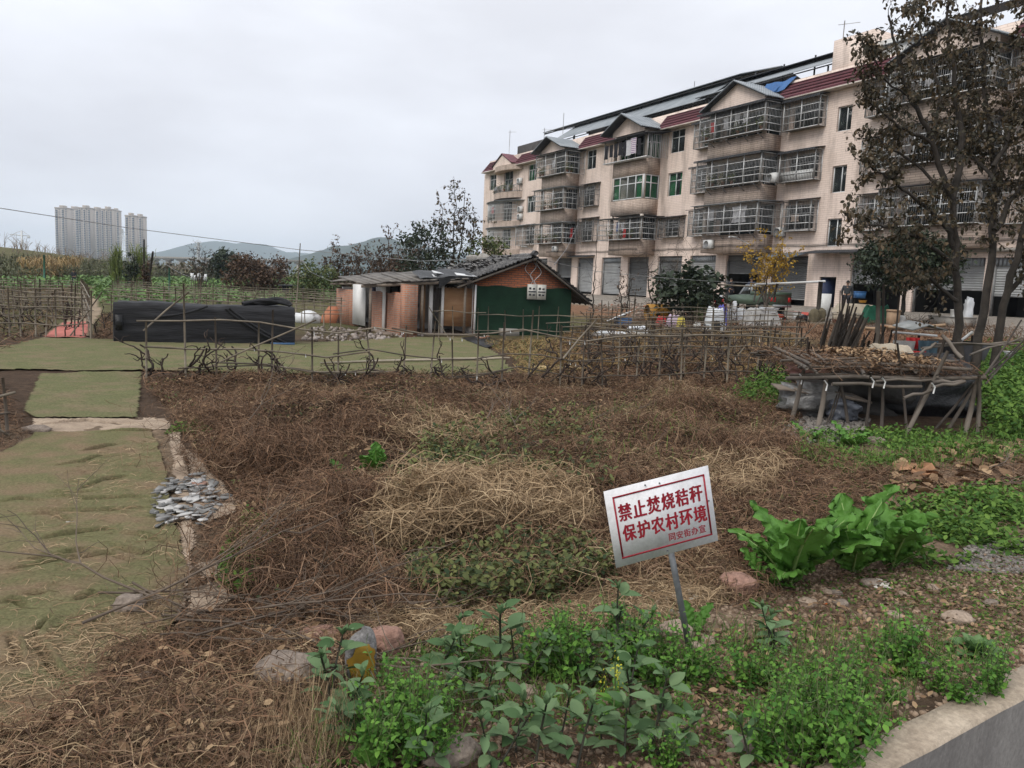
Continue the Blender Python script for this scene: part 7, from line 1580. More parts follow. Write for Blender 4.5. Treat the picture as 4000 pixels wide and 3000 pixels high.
# ====================================================================== people
def person(loc, rz, label, top, trousers, pose, cap=None, height=1.68):
    """one continuous skinned body; clothes and hair as children"""
    k = height / 1.70
    J = {'pelvis': (0, 0, .93), 'waist': (0, -.01, 1.08), 'chest': (0, 0, 1.27), 'neck': (0, .01, 1.43), 'nape': (0, -.005, 1.49), 'head': (0, -.03, 1.58), 'crown': (0, -.015, 1.67)}
    E_ = [('pelvis', 'waist'), ('waist', 'chest'), ('chest', 'neck'), ('neck', 'nape'), ('nape', 'head'), ('head', 'crown')]
    Rr = {'pelvis': (.155, .115), 'waist': (.14, .105), 'chest': (.165, .12), 'neck': (.07, .065), 'nape': (.052, .052), 'head': (.078, .092), 'crown': (.05, .06)}
    for s, n in ((1, 'l'), (-1, 'r')):
        a = pose[n]
        J['sh' + n] = (.18 * s, .0, 1.38); J['el' + n] = a[0]; J['wr' + n] = a[1]; d = Vector(a[1]) - Vector(a[0]); d.normalize()
        J['hp' + n] = (.09 * s, 0, .88); J['kn' + n] = (.10 * s, -.02, .48); J['an' + n] = (.105 * s, .02, .09); J['to' + n] = (.12 * s, -.16, .03); J['hl' + n] = (.105 * s, .06, .03)
        E_ += [('chest', 'sh' + n), ('sh' + n, 'el' + n), ('el' + n, 'wr' + n), ('pelvis', 'hp' + n), ('hp' + n, 'kn' + n), ('kn' + n, 'an' + n), ('an' + n, 'to' + n), ('an' + n, 'hl' + n)]
        Rr.update({'sh' + n: (.068, .068), 'el' + n: (.048, .048), 'wr' + n: (.03, .026), 'hp' + n: (.098, .098), 'kn' + n: (.062, .062), 'an' + n: (.042, .042), 'to' + n: (.032, .028), 'hl' + n: (.035, .03)})
        w = Vector(a[1]); J['pa' + n] = tuple(w + d * .075); E_.append(('wr' + n, 'pa' + n)); Rr['pa' + n] = (.036, .018)
        side = Vector((s, 0, 0)).cross(d).cross(d) * -1
        side = (Vector((0, 1, 0)) - d * d.y).normalized()
        for f in range(4):
            off = side * (.018 * (f - 1.5)); b_ = w + d * .085 + off; l = (.062, .075, .07, .055)[f]
            J[f'f{f}a' + n] = tuple(b_ + d * l * .5 + Vector((0, -.006, 0))); J[f'f{f}b' + n] = tuple(b_ + d * l * .9 + Vector((0, -.02, 0))); E_ += [('pa' + n, f'f{f}a' + n), (f'f{f}a' + n, f'f{f}b' + n)]; Rr[f'f{f}a' + n] = (.009, .009); Rr[f'f{f}b' + n] = (.007, .007)
        J['th' + n] = tuple(w + d * .05 - side * .045); J['ti' + n] = tuple(w + d * .085 - side * .052); E_ += [('wr' + n, 'th' + n), ('th' + n, 'ti' + n)]; Rr['th' + n] = (.011, .011); Rr['ti' + n] = (.008, .008)
    t = thing('person', label, 'person', loc, rz); names = list(J)
    def skin(name, keys, grow, m, sub=2):
        ks = [q for q in names if q in keys]; me = bpy.data.meshes.new(name); me.from_pydata([tuple(c * k for c in J[q]) for q in ks], [(ks.index(a), ks.index(b)) for a, b in E_ if a in ks and b in ks], []); o = bpy.data.objects.new(name, me); COL.objects.link(o); o.parent = t
        md = o.modifiers.new('skin', 'SKIN'); md.use_smooth_shade = True
        for i, q in enumerate(ks): sv = me.skin_vertices[0].data[i]; sv.radius = [(c + grow) * k for c in Rr[q]]; sv.use_root = (i == 0)
        sb_ = o.modifiers.new('smooth', 'SUBSURF'); sb_.levels = sb_.render_levels = sub; me.materials.append(m); return o
    b_ = skin('body', names, 0, M_SKIN)
    skin('jacket', ['pelvis', 'waist', 'chest', 'neck'] + [p + n for p in ('sh', 'el', 'wr') for n in 'lr'], .014, top)
    skin('trousers', ['pelvis'] + [p + n for p in ('hp', 'kn', 'an') for n in 'lr'], .012, trousers)
    skin('shoes', ['anl', 'tol', 'hll'], .008, M_BLACK, 1); skin('shoes', ['anr', 'tor', 'hlr'], .008, M_BLACK, 1)
    hd = MB(); th = np.linspace(0, math.pi * .55, 8)[:, None]; ph = np.linspace(0, 2 * math.pi, 18)[None]; hd.grid(np.stack([.083 * np.sin(th) * np.cos(ph) * k, (.10 * np.sin(th) * np.sin(ph) - .012) * k, (1.605 + .105 * np.cos(th) + 0 * ph - .05 * (np.sin(ph) < -.5) * (np.sin(th) > .8) * 0) * k], -1)); hd.build('cap' if cap else 'hair', cap or M_HAIR, t, True)
    if cap: MB().hexa([(-.07, -.10, 1.595), (.07, -.10, 1.595), (.05, -.175, 1.58), (-.05, -.175, 1.58)], [(-.07, -.10, 1.607), (.07, -.10, 1.607), (.05, -.175, 1.592), (-.05, -.175, 1.592)]).build('cap_peak', cap, t)
    fc = MB()
    for s in (-1, 1): fc.box((.03 * s - .011) * k, (.03 * s + .011) * k, -.126 * k, -.112 * k, 1.578 * k, 1.588 * k)
    fc.box(-.022 * k, .022 * k, -.124 * k, -.11 * k, 1.512 * k, 1.52 * k); fc.build('eyes_and_mouth', M_HAIR, b_)
    MB().hexa([(-.016 * k, -.115 * k, 1.535 * k), (.016 * k, -.115 * k, 1.535 * k), (.008 * k, -.10 * k, 1.575 * k), (-.008 * k, -.10 * k, 1.575 * k)], [(-.010 * k, -.142 * k, 1.538 * k), (.010 * k, -.142 * k, 1.538 * k), (.005 * k, -.118 * k, 1.576 * k), (-.005 * k, -.118 * k, 1.576 * k)]).build('nose', M_SKIN, b_)
    for s in (-1, 1): MB().lathe((.088 * s * k, -.01 * k, 1.545 * k), [(.004, 0), (.014, .01), (.015, .035), (.006, .05)], 8).build('ear', M_SKIN, b_, True)
    return t
M_SKIN = mat('skin', (.36, .22, .15), (.30, .18, .12), 5, .6); M_HAIR = mat('black_hair', (.02, .018, .016), (.012, .011, .01), 8, .6)
M_JACK = mat('dark_grey_jacket', (.045, .05, .055), (.03, .033, .036), 6, .85); M_TROU = mat('dark_trousers', (.03, .032, .04), (.02, .022, .028), 6, .85); M_NAVY = mat('navy_jacket', (.03, .04, .075), (.02, .028, .05), 6, .85)
DOWN = {'l': ((.24, .03, 1.12), (.22, -.06, .90)), 'r': ((-.24, .03, 1.12), (-.22, -.06, .90))}
FRONT = {'l': ((.25, .03, 1.13), (.10, -.17, 1.05)), 'r': ((-.25, .03, 1.13), (-.08, -.18, 1.03))}
def floor_at(px, py_or_Y): x, y, _ = at(px, 1150, py_or_Y); return (x, y, gz1(x, y))
x, y, z = floor_at(3308, 40.5); person((x, y, z + .08), -.35, 'man in dark jacket and dark cap standing behind the cream covered table', M_JACK, M_TROU, DOWN, M_HAIR, 1.70)
x, y, z = floor_at(2932, 47.6); person((x, y, 1.40), -.5, 'man in open navy jacket standing in the half open shop doorway', M_NAVY, M_TROU, FRONT, None, 1.66)
x, y, z = floor_at(2852, 48.8); person((x, y, 1.40), .6, 'dim figure in dark clothes at the left side of the half open shop', M_TROU, M_TROU, DOWN, None, 1.6)
x, y, z = at(288, 1080, 78); person((x, y, gz1(x, y)), .8, 'person in dark clothes standing in the plots below the dried corn', M_TROU, M_TROU, FRONT, M_HAIR, 1.62)

# ====================================================================== pickup truck in front of the shutter
M_TRUCK = mat('olive_green_paint', (.07, .105, .07), (.05, .078, .052), 2, .35, spec=.5); M_TYRE = mat('tyre', (.02, .02, .02), (.012, .012, .012), 5, .8); M_LAMP = mat('red_lamp', (.5, .02, .02), (.4, .015, .015), 2, .3); M_GRAYP = mat('grey_paint', (.28, .30, .31), (.22, .24, .25), 3, .4)
x, y, z = floor_at(2962, 43.6)
tk = thing('pickup_truck', 'olive green pickup truck parked before the shutters with its red tail lamp showing', 'truck', (x, y, z), R(27.973) - R(90)); tk.scale = (.86, .86, .9)
bd_ = MB(); bd_.add([(-1.9, -.8, .5), (2.0, -.8, .5), (2.0, -.8, 1.05), (.1, -.8, 1.08), (-.1, -.74, 1.08), (-1.2, -.74, 1.06), (-1.9, -.78, .98), (-1.9, .8, .5), (2.0, .8, .5), (2.0, .8, 1.05), (.1, .8, 1.08), (-.1, .74, 1.08), (-1.2, .74, 1.06), (-1.9, .78, .98)], [(0, 1, 2, 3, 4, 5, 6), (13, 12, 11, 10, 9, 8, 7), (0, 7, 8, 1), (1, 8, 9, 2), (6, 13, 7, 0), (5, 12, 13, 6), (4, 11, 12, 5), (3, 10, 11, 4)])
bd_.build('body', M_TRUCK, tk); bed = MB().box(.15, 1.95, -.74, .74, 1.0, 1.04).box(.12, .18, -.8, .8, 1.04, 1.3).box(1.96, 2.0, -.8, .8, 1.051, 1.3).box(.2, 1.95, -.8, -.76, 1.061, 1.3).box(.2, 1.95, .76, .8, 1.061, 1.3); bed.build('cargo_bed', M_TRUCK, tk)
cab = MB().hexa([(-1.0, -.74, 1.07), (.1, -.74, 1.07), (.1, .74, 1.07), (-1.0, .74, 1.07)], [(-.55, -.62, 1.68), (.0, -.62, 1.70), (.0, .62, 1.70), (-.55, .62, 1.68)]); cab.build('cab', M_GRAYP, tk)
wd = MB(); wd.hexa([(-.78, -.745, 1.12), (.04, -.745, 1.12), (.04, -.70, 1.12), (-.78, -.70, 1.12)], [(-.5, -.645, 1.6), (-.02, -.645, 1.6), (-.02, -.62, 1.6), (-.5, -.62, 1.6)]).hexa([(.105, -.6, 1.12), (.115, -.6, 1.12), (.115, .6, 1.12), (.105, .6, 1.12)], [(.03, -.52, 1.6), (.04, -.52, 1.6), (.04, .52, 1.6), (.03, .52, 1.6)]); wd.build('window', mat('car_glass', (.02, .025, .025), (.015, .018, .018), 1, .1, spec=.6), tk)
for s in (-1, 1):
    for x_ in (-1.3, 1.2):
        w_ = MB().tube([(x_, .83 * s, .34), (x_, .60 * s, .34)], .34, 20).build('wheel', M_TYRE, tk); MB().tube([(x_, .84 * s, .34), (x_, .825 * s, .34)], .19, 14).build('rim', M_GRAYP, w_)
    MB().box(1.985, 2.02, .62 * s - .09, .62 * s + .09, .72, 1.0).build('tail_lamp', M_LAMP, tk); MB().box(1.7, 2.0, .80 * s - .012, .80 * s + .012, .74, .98).build('side_lamp', M_LAMP, tk)
MB().box(1.99, 2.12, -.75, .75, .42, .56).build('bumper', M_GRAYP, tk)

# ====================================================================== yard clutter
def blob(name, label, cat, px, py, w, d, h, m, seed, rough_=.35, Yd=None, lift=0, group=None, n=16):
    if Yd: x, y, z = floor_at(px, Yd)
    else: x, y, z = G(px, py)
    o = bpy.data.objects.new(name, stone_mesh(name, m, seed, w / 2, d / 2, h * .6, n, rough_)); COL.objects.link(o); o.location = (x, y, z + h * .38 + lift); return tag(o, label, cat, group)
def crate(name, label, cat, px, py, w, d, h, m, rz=0, Yd=None, lift=0, group=None, bev=.02, tilt=0):
    if Yd: x, y, z = floor_at(px, Yd)
    else: x, y, z = G(px, py)
    mb = MB(); e = bev; mb.hexa([(-w / 2 + e, -d / 2 + e, 0), (w / 2 - e, -d / 2 + e, 0), (w / 2 - e, d / 2 - e, 0), (-w / 2 + e, d / 2 - e, 0)], [(-w / 2, -d / 2, h * .97), (w / 2, -d / 2, h * .97), (w / 2, d / 2, h * .97), (-w / 2, d / 2, h * .97)]); mb.hexa([(-w / 2 - e, -d / 2 - e, h * .9), (w / 2 + e, -d / 2 - e, h * .9), (w / 2 + e, d / 2 + e, h * .9), (-w / 2 - e, d / 2 + e, h * .9)], [(-w / 2 - e * .5, -d / 2 - e * .5, h), (w / 2 + e * .5, -d / 2 - e * .5, h), (w / 2 + e * .5, d / 2 + e * .5, h), (-w / 2 - e * .5, d / 2 + e * .5, h)])
    o = mb.build(name, m); o.location = (x, y, z + lift); o.rotation_euler = (tilt, 0, rz); return tag(o, label, cat, group)
def drape(name, label, cat, px, py, w, d, h, m, seed, rz=0, Yd=None, folds=6):
    """cloth or film thrown over a heap: top plus hanging hem"""
    if Yd: x, y, z = floor_at(px, Yd)
    else: x, y, z = G(px, py)
    n = 34; u = np.linspace(-1, 1, n); U, V = np.meshgrid(u, u, indexing='ij'); rr = np.maximum(np.abs(U), np.abs(V)); zz = h * smooth((1.0 - rr) / .45) * (.72 + .5 * fbm(U * 1.6 + seed, V * 1.6, seed)) + .07 * h * np.sin(np.arctan2(V, U) * folds * 2 + seed) * rr + .02
    P = np.stack([U * w / 2 * (1 + .06 * np.sin(V * 5 + seed)), V * d / 2 * (1 + .07 * np.sin(U * 6)), np.maximum(zz, .015)], -1); o = MB().grid(P).build(name, m, sm=True); o.location = (x, y, z); o.rotation_euler = (0, 0, rz); return tag(o, label, cat)
M_TARPW = mat('white_tarp', (.66, .68, .70), (.46, .48, .50), 2.5, .6, bump=.02, bscale=9); M_TARPG = mat('grey_tarp', (.36, .355, .34), (.24, .235, .225), 2.5, .7, bump=.02, bscale=9); M_TARPC = mat('cream_tarp', (.46, .40, .31), (.33, .28, .21), 2.5, .75, bump=.02, bscale=9); M_DRUM = mat('yellow_drum', (.46, .24, .035), (.33, .16, .03), 3, .5); M_REDP = mat('red_cloth', (.50, .03, .03), (.36, .02, .025), 4, .7); M_BLUEP = mat('blue_plastic_crate', (.05, .16, .36), (.035, .11, .26), 4, .5); M_CARD = mat('cardboard', (.34, .235, .15), (.26, .175, .11), 3, .85); M_DKW = mat('dark_board_wood', (.10, .07, .055), (.06, .045, .035), 4, .8); M_BUCK = mat('white_bucket', (.66, .66, .64), (.54, .54, .52), 5, .5); M_DGREEN = mat('green_mesh_sheet', (.02, .13, .075), (.014, .085, .05), 4, .8, bump=.015, bscale=30); M_PURP = mat('mauve_cloth', (.38, .24, .42), (.5, .45, .48), 9, .8)
x, y, z = floor_at(2575, 38); dr_ = thing('drum', 'faded yellow drum lying on its side by the bare bushes', 'drum', (x, y, z + .42), .25); MB().tube([(-.58, 0, 0), (-.56, 0, 0), (-.2, 0, 0), (0, 0, 0), (.2, 0, 0), (.56, 0, 0), (.58, 0, 0)], [.36, .40, .41, .42, .41, .40, .36], 24).build('shell', M_DRUM, dr_, False); [MB().tube([(f - .02, 0, 0), (f + .02, 0, 0)], .43, 24).build('hoop', M_DRUM, dr_) for f in (-.2, .2)]
crate('bin', 'red brown waste bin with a bundle on top, beside the spiky yucca', 'bin', 2812, 1180, .46, .46, .82, mat('red_brown_bin', (.16, .055, .035), (.11, .04, .03), 4, .6), .2, Yd=38.5)
blob('bundle', 'red and white cloth bundle sitting on the red brown bin', 'bundle', 2812, 1, .42, .4, .3, M_REDP, 301, .3, Yd=38.5, lift=.82); blob('cloth_pad', 'white folded cloth on top of the red bundle', 'cloth', 2810, 1, .36, .32, .16, M_TARPW, 302, .3, Yd=38.5, lift=1.06)
def rod(name, label, cat, pa, pb, r, m, group=None): a = np.array(at(*pa)); b2 = np.array(at(*pb)); o = MB().tube([a - a, (b2 - a) / 2 - [0, 0, .01], b2 - a], r, 7).build(name, m); o.location = a; return tag(o, label, cat, group)
rod('drying_rod', 'long white drying rod resting on the thick post before the dark doorway', 'rod', (2950, 1111, 36), (3222, 1099, 37.5), .055, M_WHITE); rod('drying_rod', 'thin brown drying rod left of the white one, one knotted bag hanging from it', 'rod', (2783, 1110, 37), (2975, 1120, 36.5), .035, M_BAM)
blob('knotted_bag', 'white knotted bag hanging from the thin brown drying rod', 'bag', 2873, 1, .22, .2, .42, M_TARPW, 303, .4, Yd=36.6, lift=.55)
for k, (pa, pb) in enumerate((((2955, 1120, 36.3), (2945, 1178, 36)), ((2965, 1120, 36.5), (2985, 1180, 36.2)), ((2995, 1105, 36.2), (2958, 1185, 36)), ((3040, 1110, 36.4), (3000, 1185, 36)), ((3035, 1108, 36.2), (3022, 1175, 36.4)))): rod('trestle_leg', 'crossed stick of the trestle carrying the drying rods', 'stick', pa, pb, .035, M_BARK, 'trestle sticks under the drying rods')
rod('timber_post', 'thick dark timber post carrying the right end of the white drying rod', 'post', (3206, 1100, 37.2), (3196, 1215, 37.2), .10, M_BARK)
for k, (px, w) in enumerate(((3188, .5), (3214, .42))): blob('stump', ('wide', 'narrow')[k] + ' mossy block wedged at the foot of the thick timber post', 'block', px, 1, w, .45, .62, mat('mossy_block', (.16, .135, .085), (.10, .085, .055), 5, .9), 310 + k, .2, Yd=36.8 + k * .4)
drape('tarp', 'white tarp heaped left of the crossed sticks', 'tarp', 2890, 1, 1.05, .9, .6, M_TARPW, 3, .2, Yd=37.5); crate('board_stack', 'low brown board box behind the crossed sticks', 'box', 2955, 1, .95, .5, .5, M_DKW, .1, Yd=38)
drape('tarp', 'grey plastic tarp covering a heap left of the red toy motorbike', 'tarp', 2980, 1, 1.55, 1.2, .75, M_TARPG, 5, .1, Yd=34.5)
for k in range(4): crate('foam_board', ('lowest', 'second', 'third', 'topmost')[k] + ' white foam board stacked on the grey plastic heap', 'board', 2985 + 8 * k, 1, 1.0 - .1 * k, .5, .05, M_FOAM, .15 * (k - 1), Yd=34.4, lift=.60 + .06 * k, group='foam boards on the heap')
drape('film', 'wide grey plastic sheet spread on the slope below the heap', 'sheet', 2970, 1250, 3.0, 1.8, .16, M_TARPG, 7, .1); drape('film', 'white plastic film bunched by the red mat', 'film', 3025, 1, .7, .6, .4, M_TARPW, 9, .4, Yd=34.6)
for k, pts in enumerate((((2925, 1215), (3000, 1222), (2990, 1228), (2930, 1222)), ((3050, 1216), (3165, 1224), (3180, 1236), (3065, 1233)))): tag(sheet_on_ground('floor_mat', PX(*pts), mat('bright_red_mat', (.52, .10, .075), (.42, .08, .06), 3, .85), .07, dz=.05), ('narrow red mat left of the grey plastic heap', 'wide bright red mat on the yard before the thick post')[k], 'mat')
# toy motorbike
x, y, z = floor_at(3056, 36.2); tm = thing('toy_motorbike', 'small red and orange toy motorbike by the red mat', 'toy motorbike', (x, y, z), .5)
for s in (-.28, .28): w_ = MB().tube([(s, -.035, .15), (s, .035, .15)], .15, 16).build('wheel', M_TYRE, tm); MB().tube([(s, -.04, .15), (s, .04, .15)], .07, 10).build('rim', M_LAMP, w_)
MB().hexa([(-.25, -.06, .26), (.2, -.06, .26), (.2, .06, .26), (-.25, .06, .26)], [(-.36, -.07, .44), (.16, -.07, .40), (.16, .07, .40), (-.36, .07, .44)]).build('body', mat('toy_red', (.55, .06, .02), (.42, .04, .02), 4, .4), tm); MB().bar((.28, 0, .15), (.16, 0, .58), .04).bar((.16, -.2, .58), (.16, .2, .58), .035).build('handlebar', M_BLACK, tm); MB().box(-.2, .05, -.06, .06, .44, .48).build('saddle', M_BLACK, tm)
crate('box', 'white box beside the black bag on the yard', 'box', 3125, 1, .35, .3, .38, M_WHITE, .2, Yd=37); blob('bag', 'black rubbish bag beside the white box', 'bag', 3140, 1, .5, .4, .38, M_BLACK, 320, .3, Yd=36.6); crate('block', 'low grey block at the foot of the shutter', 'block', 3100, 1, .9, .3, .22, M_CONC, -.9, Yd=41)
x, y, z = floor_at(3222, 40.2); o = MB().hexa([(-.32, 0, 0), (.32, 0, 0), (.32, .04, 0), (-.32, .04, 0)], [(-.32, .22, 1.15), (.32, .22, 1.15), (.32, .26, 1.15), (-.32, .26, 1.15)]).build('leaning_sheet', M_WHITE); o.location = (x, y, z); o.rotation_euler = (0, 0, -.4); tag(o, 'grey white panel leaning beside the dark blue doorway', 'panel')
# covered table
x, y, z = floor_at(3345, 38.2); tb = thing('covered_table', 'long table heaped under a cream tarpaulin in front of the standing man', 'table', (x, y, z), -.15)
MB().box(-.75, .75, -.4, .4, .52, .60).build('table_top', M_DKW, tb); [MB().box(a - .04, a + .04, b - .04, b + .04, 0, .52).build('leg', M_DKW, tb) for a in (-.7, .7) for b in (-.34, .34)]
n = 40; u = np.linspace(-1, 1, n); U, V = np.meshgrid(u, u, indexing='ij'); edge_ = np.maximum(np.abs(U), np.abs(V)); P = np.stack([U * .98, V * .62, np.where(edge_ < .72, .70 + .06 * fbm(U * 3, V * 3, 2), .72 - (edge_ - .72) * 1.5 + .05 * np.sin(U * 17 + V * 9) * (edge_ - .7)) ], -1); MB().grid(P).build('tarpaulin', M_TARPC, tb, True)
crate('cream_bale', 'flat cream bale on the ground below the covered table', 'bale', 3330, 1, 1.5, .5, .38, M_TARPC, -.15, Yd=36.6); crate('plank', 'dark red plank under the cream bale', 'plank', 3340, 1, 1.7, .3, .12, mat('dark_red_plank', (.14, .045, .035), (.09, .03, .025), 4, .8), -.15, Yd=36.1)
crate('basket', 'small orange basket on the covered table', 'basket', 3372, 1, .28, .25, .12, M_DRUM, 0, Yd=38.2, lift=.78); crate('plastic_crate', 'blue plastic crate in the open shop behind the table', 'crate', 3358, 1, .5, .4, .35, M_BLUEP, 0, Yd=41.5, lift=.8)
drape('mesh_sheet', 'dark green mesh sheet draped right of the covered table', 'sheet', 3435, 1, 1.45, .9, .75, M_DGREEN, 12, -.1, Yd=35.5)
crate('cardboard_box', 'tall cardboard box standing right of the green mesh sheet', 'box', 3498, 1, .38, .35, .85, M_CARD, .3, Yd=32); blob('bag', 'clear plastic bag of scraps beside the tall cardboard box', 'bag', 3525, 1, .5, .4, .5, M_TARPG, 330, .4, Yd=32.2)
x, y, z = floor_at(3735, 33); bk = thing('bucket', 'white paint bucket on the ledge of the open shop', 'bucket', (x, y, z + .45)); MB().lathe((0, 0, 0), [(.13, 0), (.135, .02), (.15, .28), (.158, .285), (.158, .31), (.15, .315)], 18).build('pail', M_BUCK, bk); MB().tube([(.155 * math.cos(a), .155 * math.sin(a) * .3 - .1, .28 - .12 * math.sin(a)) for a in np.linspace(0, math.pi, 12)], .006, 5).build('handle', M_BARS, bk)
crate('ledge_block', 'concrete step under the white bucket', 'step', 3730, 1, 1.6, .8, .45, M_CONC, -1.05, Yd=33.4)
blob('sack', 'white sack glimpsed between the trunks of the big tree', 'sack', 3790, 1, .35, .3, .9, M_TARPW, 333, .25, Yd=33, lift=.35)
# scattered yard heap on the slope left
crate('plastic_crate', 'blue plastic crate among the scrap near the bare bushes', 'crate', 2440, 1, .62, .5, .4, M_BLUEP, .3, Yd=35); x, y, z = floor_at(2425, 34.6); o = MB().hexa([(-.5, 0, .1), (.5, 0, .55), (.5, .4, .55), (-.5, .4, .1)], [(-.5, 0, .13), (.5, 0, .59), (.5, .4, .59), (-.5, .4, .13)]).build('white_board', M_FOAM); o.location = (x, y, z + .15); tag(o, 'white board propped on the blue crate', 'board')
drape('film', 'white plastic sheet crumpled behind the vineyard', 'sheet', 2500, 1, 1.1, .8, .35, M_TARPW, 15, 0, Yd=30.5); drape('clothes_heap', 'mauve flowered cloth drying over the scrap', 'cloth', 2640, 1, .7, .5, .5, M_PURP, 16, 0, Yd=34.5); drape('clothes_heap', 'yellow cloth drying near the yucca', 'cloth', 2668, 1, .35, .4, .45, mat('yellow_cloth', (.6, .52, .10), (.5, .4, .08), 5, .8), 17, 0, Yd=34); drape('clothes_heap', 'red cloth bundle beside the mauve cloth', 'cloth', 2590, 1, .5, .4, .4, M_REDP, 18, 0, Yd=35)
drape('quilt', 'white and black quilt thrown over a low post in front of the brick rubble', 'quilt', 2800, 1, .8, .6, .95, M_TARPW, 19, .3, Yd=32, folds=3); blob('bag', 'black bag against the white quilt', 'bag', 2806, 1, .36, .3, .5, M_BLACK, 340, .3, Yd=31.4); drape('cloth', 'blue purple cloth hanging on the corner of the quilt', 'cloth', 2826, 1, .42, .4, 1.0, mat('blue_purple_cloth', (.12, .12, .42), (.08, .08, .3), 5, .8), 22, .3, Yd=32.2)
crate('box', 'white carton half hidden behind the vineyard', 'box', 2520, 1, .5, .4, .3, M_WHITE, .2, Yd=29.5); drape('film', 'clear white film over the seed bed behind the vineyard', 'film', 2395, 1, 1.6, .7, .2, M_TARPW, 23, 0, Yd=30); blob('stove', 'small white pot on the brick rubble', 'pot', 2733, 1, .3, .3, .3, M_WHITE, 345, .15, Yd=33.5)
mb = MB()
for poly, n, s in ((((2480, 1222), (2700, 1222), (3050, 1238), (3120, 1262), (2760, 1268), (2450, 1250)), 1500, .13), (((2300, 1190), (2700, 1180), (3000, 1200), (3050, 1225), (2600, 1222), (2300, 1215)), 700, .14)):
    p = spread(PX(*poly), n); mb.scatter(CLV, CLF, np.column_stack([p, gz(p[:, 0], p[:, 1]) + .03]), rand_rot(len(p), 1), s * rng.uniform(.5, 1.9, len(p)))
tag(mb.build('brick_rubble', mat('brick_rubble', (.30, .12, .07), (.11, .07, .05), island=True, ramp=(0, 1), extra=((.85, (.34, .28, .23)),))), 'broken brick rubble between the vineyard and the yard', 'rubble', kind='stuff')
mb = MB(); p = spread(PX((2300, 1250), (2700, 1235), (3150, 1262), (3150, 1300), (2300, 1290)), 5000); lay(mb, p, .35, .012, (0, .2), .6); q = spread(PX((3150, 1290), (3300, 1255), (3650, 1260), (4000, 1300), (4100, 1400), (3500, 1420), (3200, 1380)), 5000); lay(mb, q, .4, .014, (0, .25), .6); tag(mb.build('yard_brush', M_STALK), 'dry brush and scraps on the slope between the vineyard and the yard', 'brush', kind='stuff')
# yucca and leafy bed
for k, (px, Yd, s) in enumerate(((2725, 36.2, 1.0), (2755, 35.8, .9), (2790, 36.5, .8))):
    x, y, z = floor_at(px, Yd); yc = thing('yucca', ('leftmost', 'middle', 'rightmost')[k] + ' spiky yucca below the loquat shrub', 'yucca', (x, y, z)); n = 90; mb = MB(); bl = strip(1, .055, .12, 4); bl = (bl[0] + [.5, 0, 0], bl[1]); hh = rng.uniform(.1, .75, n) * s; mb.scatter(bl[0], bl[1], np.stack([rng.normal(0, .12, n), rng.normal(0, .12, n), hh], 1), rotm(rng.uniform(0, 6.28, n), -rng.uniform(-.3, 1.2, n), 0), rng.uniform(.35, .6, n)); mb.build('leaves', lfm('yucca_leaf', (.14, .17, .06), (.06, .085, .035), None, .1), yc); MB().tube([(0, 0, -.05), (.02, 0, .4 * s), (0, .02, .8 * s)], .06, 6).build('trunk', M_BARKG, yc)

# ====================================================================== pole platform, stakes and scrap heap on the right
M_POLE = mat('weathered_pole', (.165, .14, .115), (.085, .07, .056), 2.2, .8, stretch=(1, 1, 1)); M_POLED = mat('dark_pole', (.085, .07, .058), (.045, .037, .031), 2.2, .85)
PO = np.array(at(3450, 1650, 12.4)); PO[2] = 0
pp_ = thing('pole_platform', 'rickety platform of lashed poles piled with dead vines at the right', 'platform', tuple(PO))
def PL(px, py, Y): return np.array(at(px, py, Y)) - PO
LEGS = [((3090, 1612, 12.6), (3140, 1445, 12.5), .05), ((3195, 1650, 12.2), (3228, 1475, 12.3), .055), ((3320, 1640, 12.4), (3280, 1480, 12.4), .035), ((3385, 1650, 12.3), (3402, 1455, 12.2), .032), ((3445, 1668, 12.2), (3447, 1470, 12.2), .036), ((3548, 1655, 12.3), (3505, 1340, 12.5), .028), ((3533, 1700, 12.0), (3702, 1372, 12.2), .045), ((3545, 1660, 12.3), (3690, 1330, 12.7), .035), ((3768, 1678, 12.1), (3812, 1500, 12.2), .055), ((3822, 1668, 12.3), (3826, 1465, 12.3), .045), ((3700, 1650, 12.6), (3820, 1480, 12.6), .04), ((3640, 1690, 12.5), (3800, 1500, 12.6), .03), ((3120, 1560, 15.4), (3125, 1420, 15.4), .05), ((3500, 1580, 15.4), (3500, 1430, 15.4), .05), ((3780, 1580, 15.4), (3785, 1440, 15.4), .05), ((3830, 1490, 12.6), (3990, 1250, 13.2), .022), ((3850, 1500, 12.8), (4080, 1230, 13.6), .018), ((3800, 1500, 12.9), (4010, 1320, 13.2), .02), ((3860, 1470, 12.9), (4060, 1290, 13.5), .018), ((3220, 1640, 12.3), (3270, 1540, 12.2), .018), ((3235, 1640, 12.5), (3290, 1500, 12.4), .016)]
for a, b_, r in LEGS: A_2, B_2 = PL(*a), PL(*b_); A_2[2] = min(A_2[2], gz1(A_2[0] + PO[0], A_2[1] + PO[1]) - .08) if a[1] > 1550 else A_2[2]; r *= .78; MB().tube([A_2, (A_2 + B_2) / 2 + [.015, 0, 0], B_2], [r, r * .95, r * .75], 7).build('leg', M_POLE if r > .03 else M_POLED, pp_)
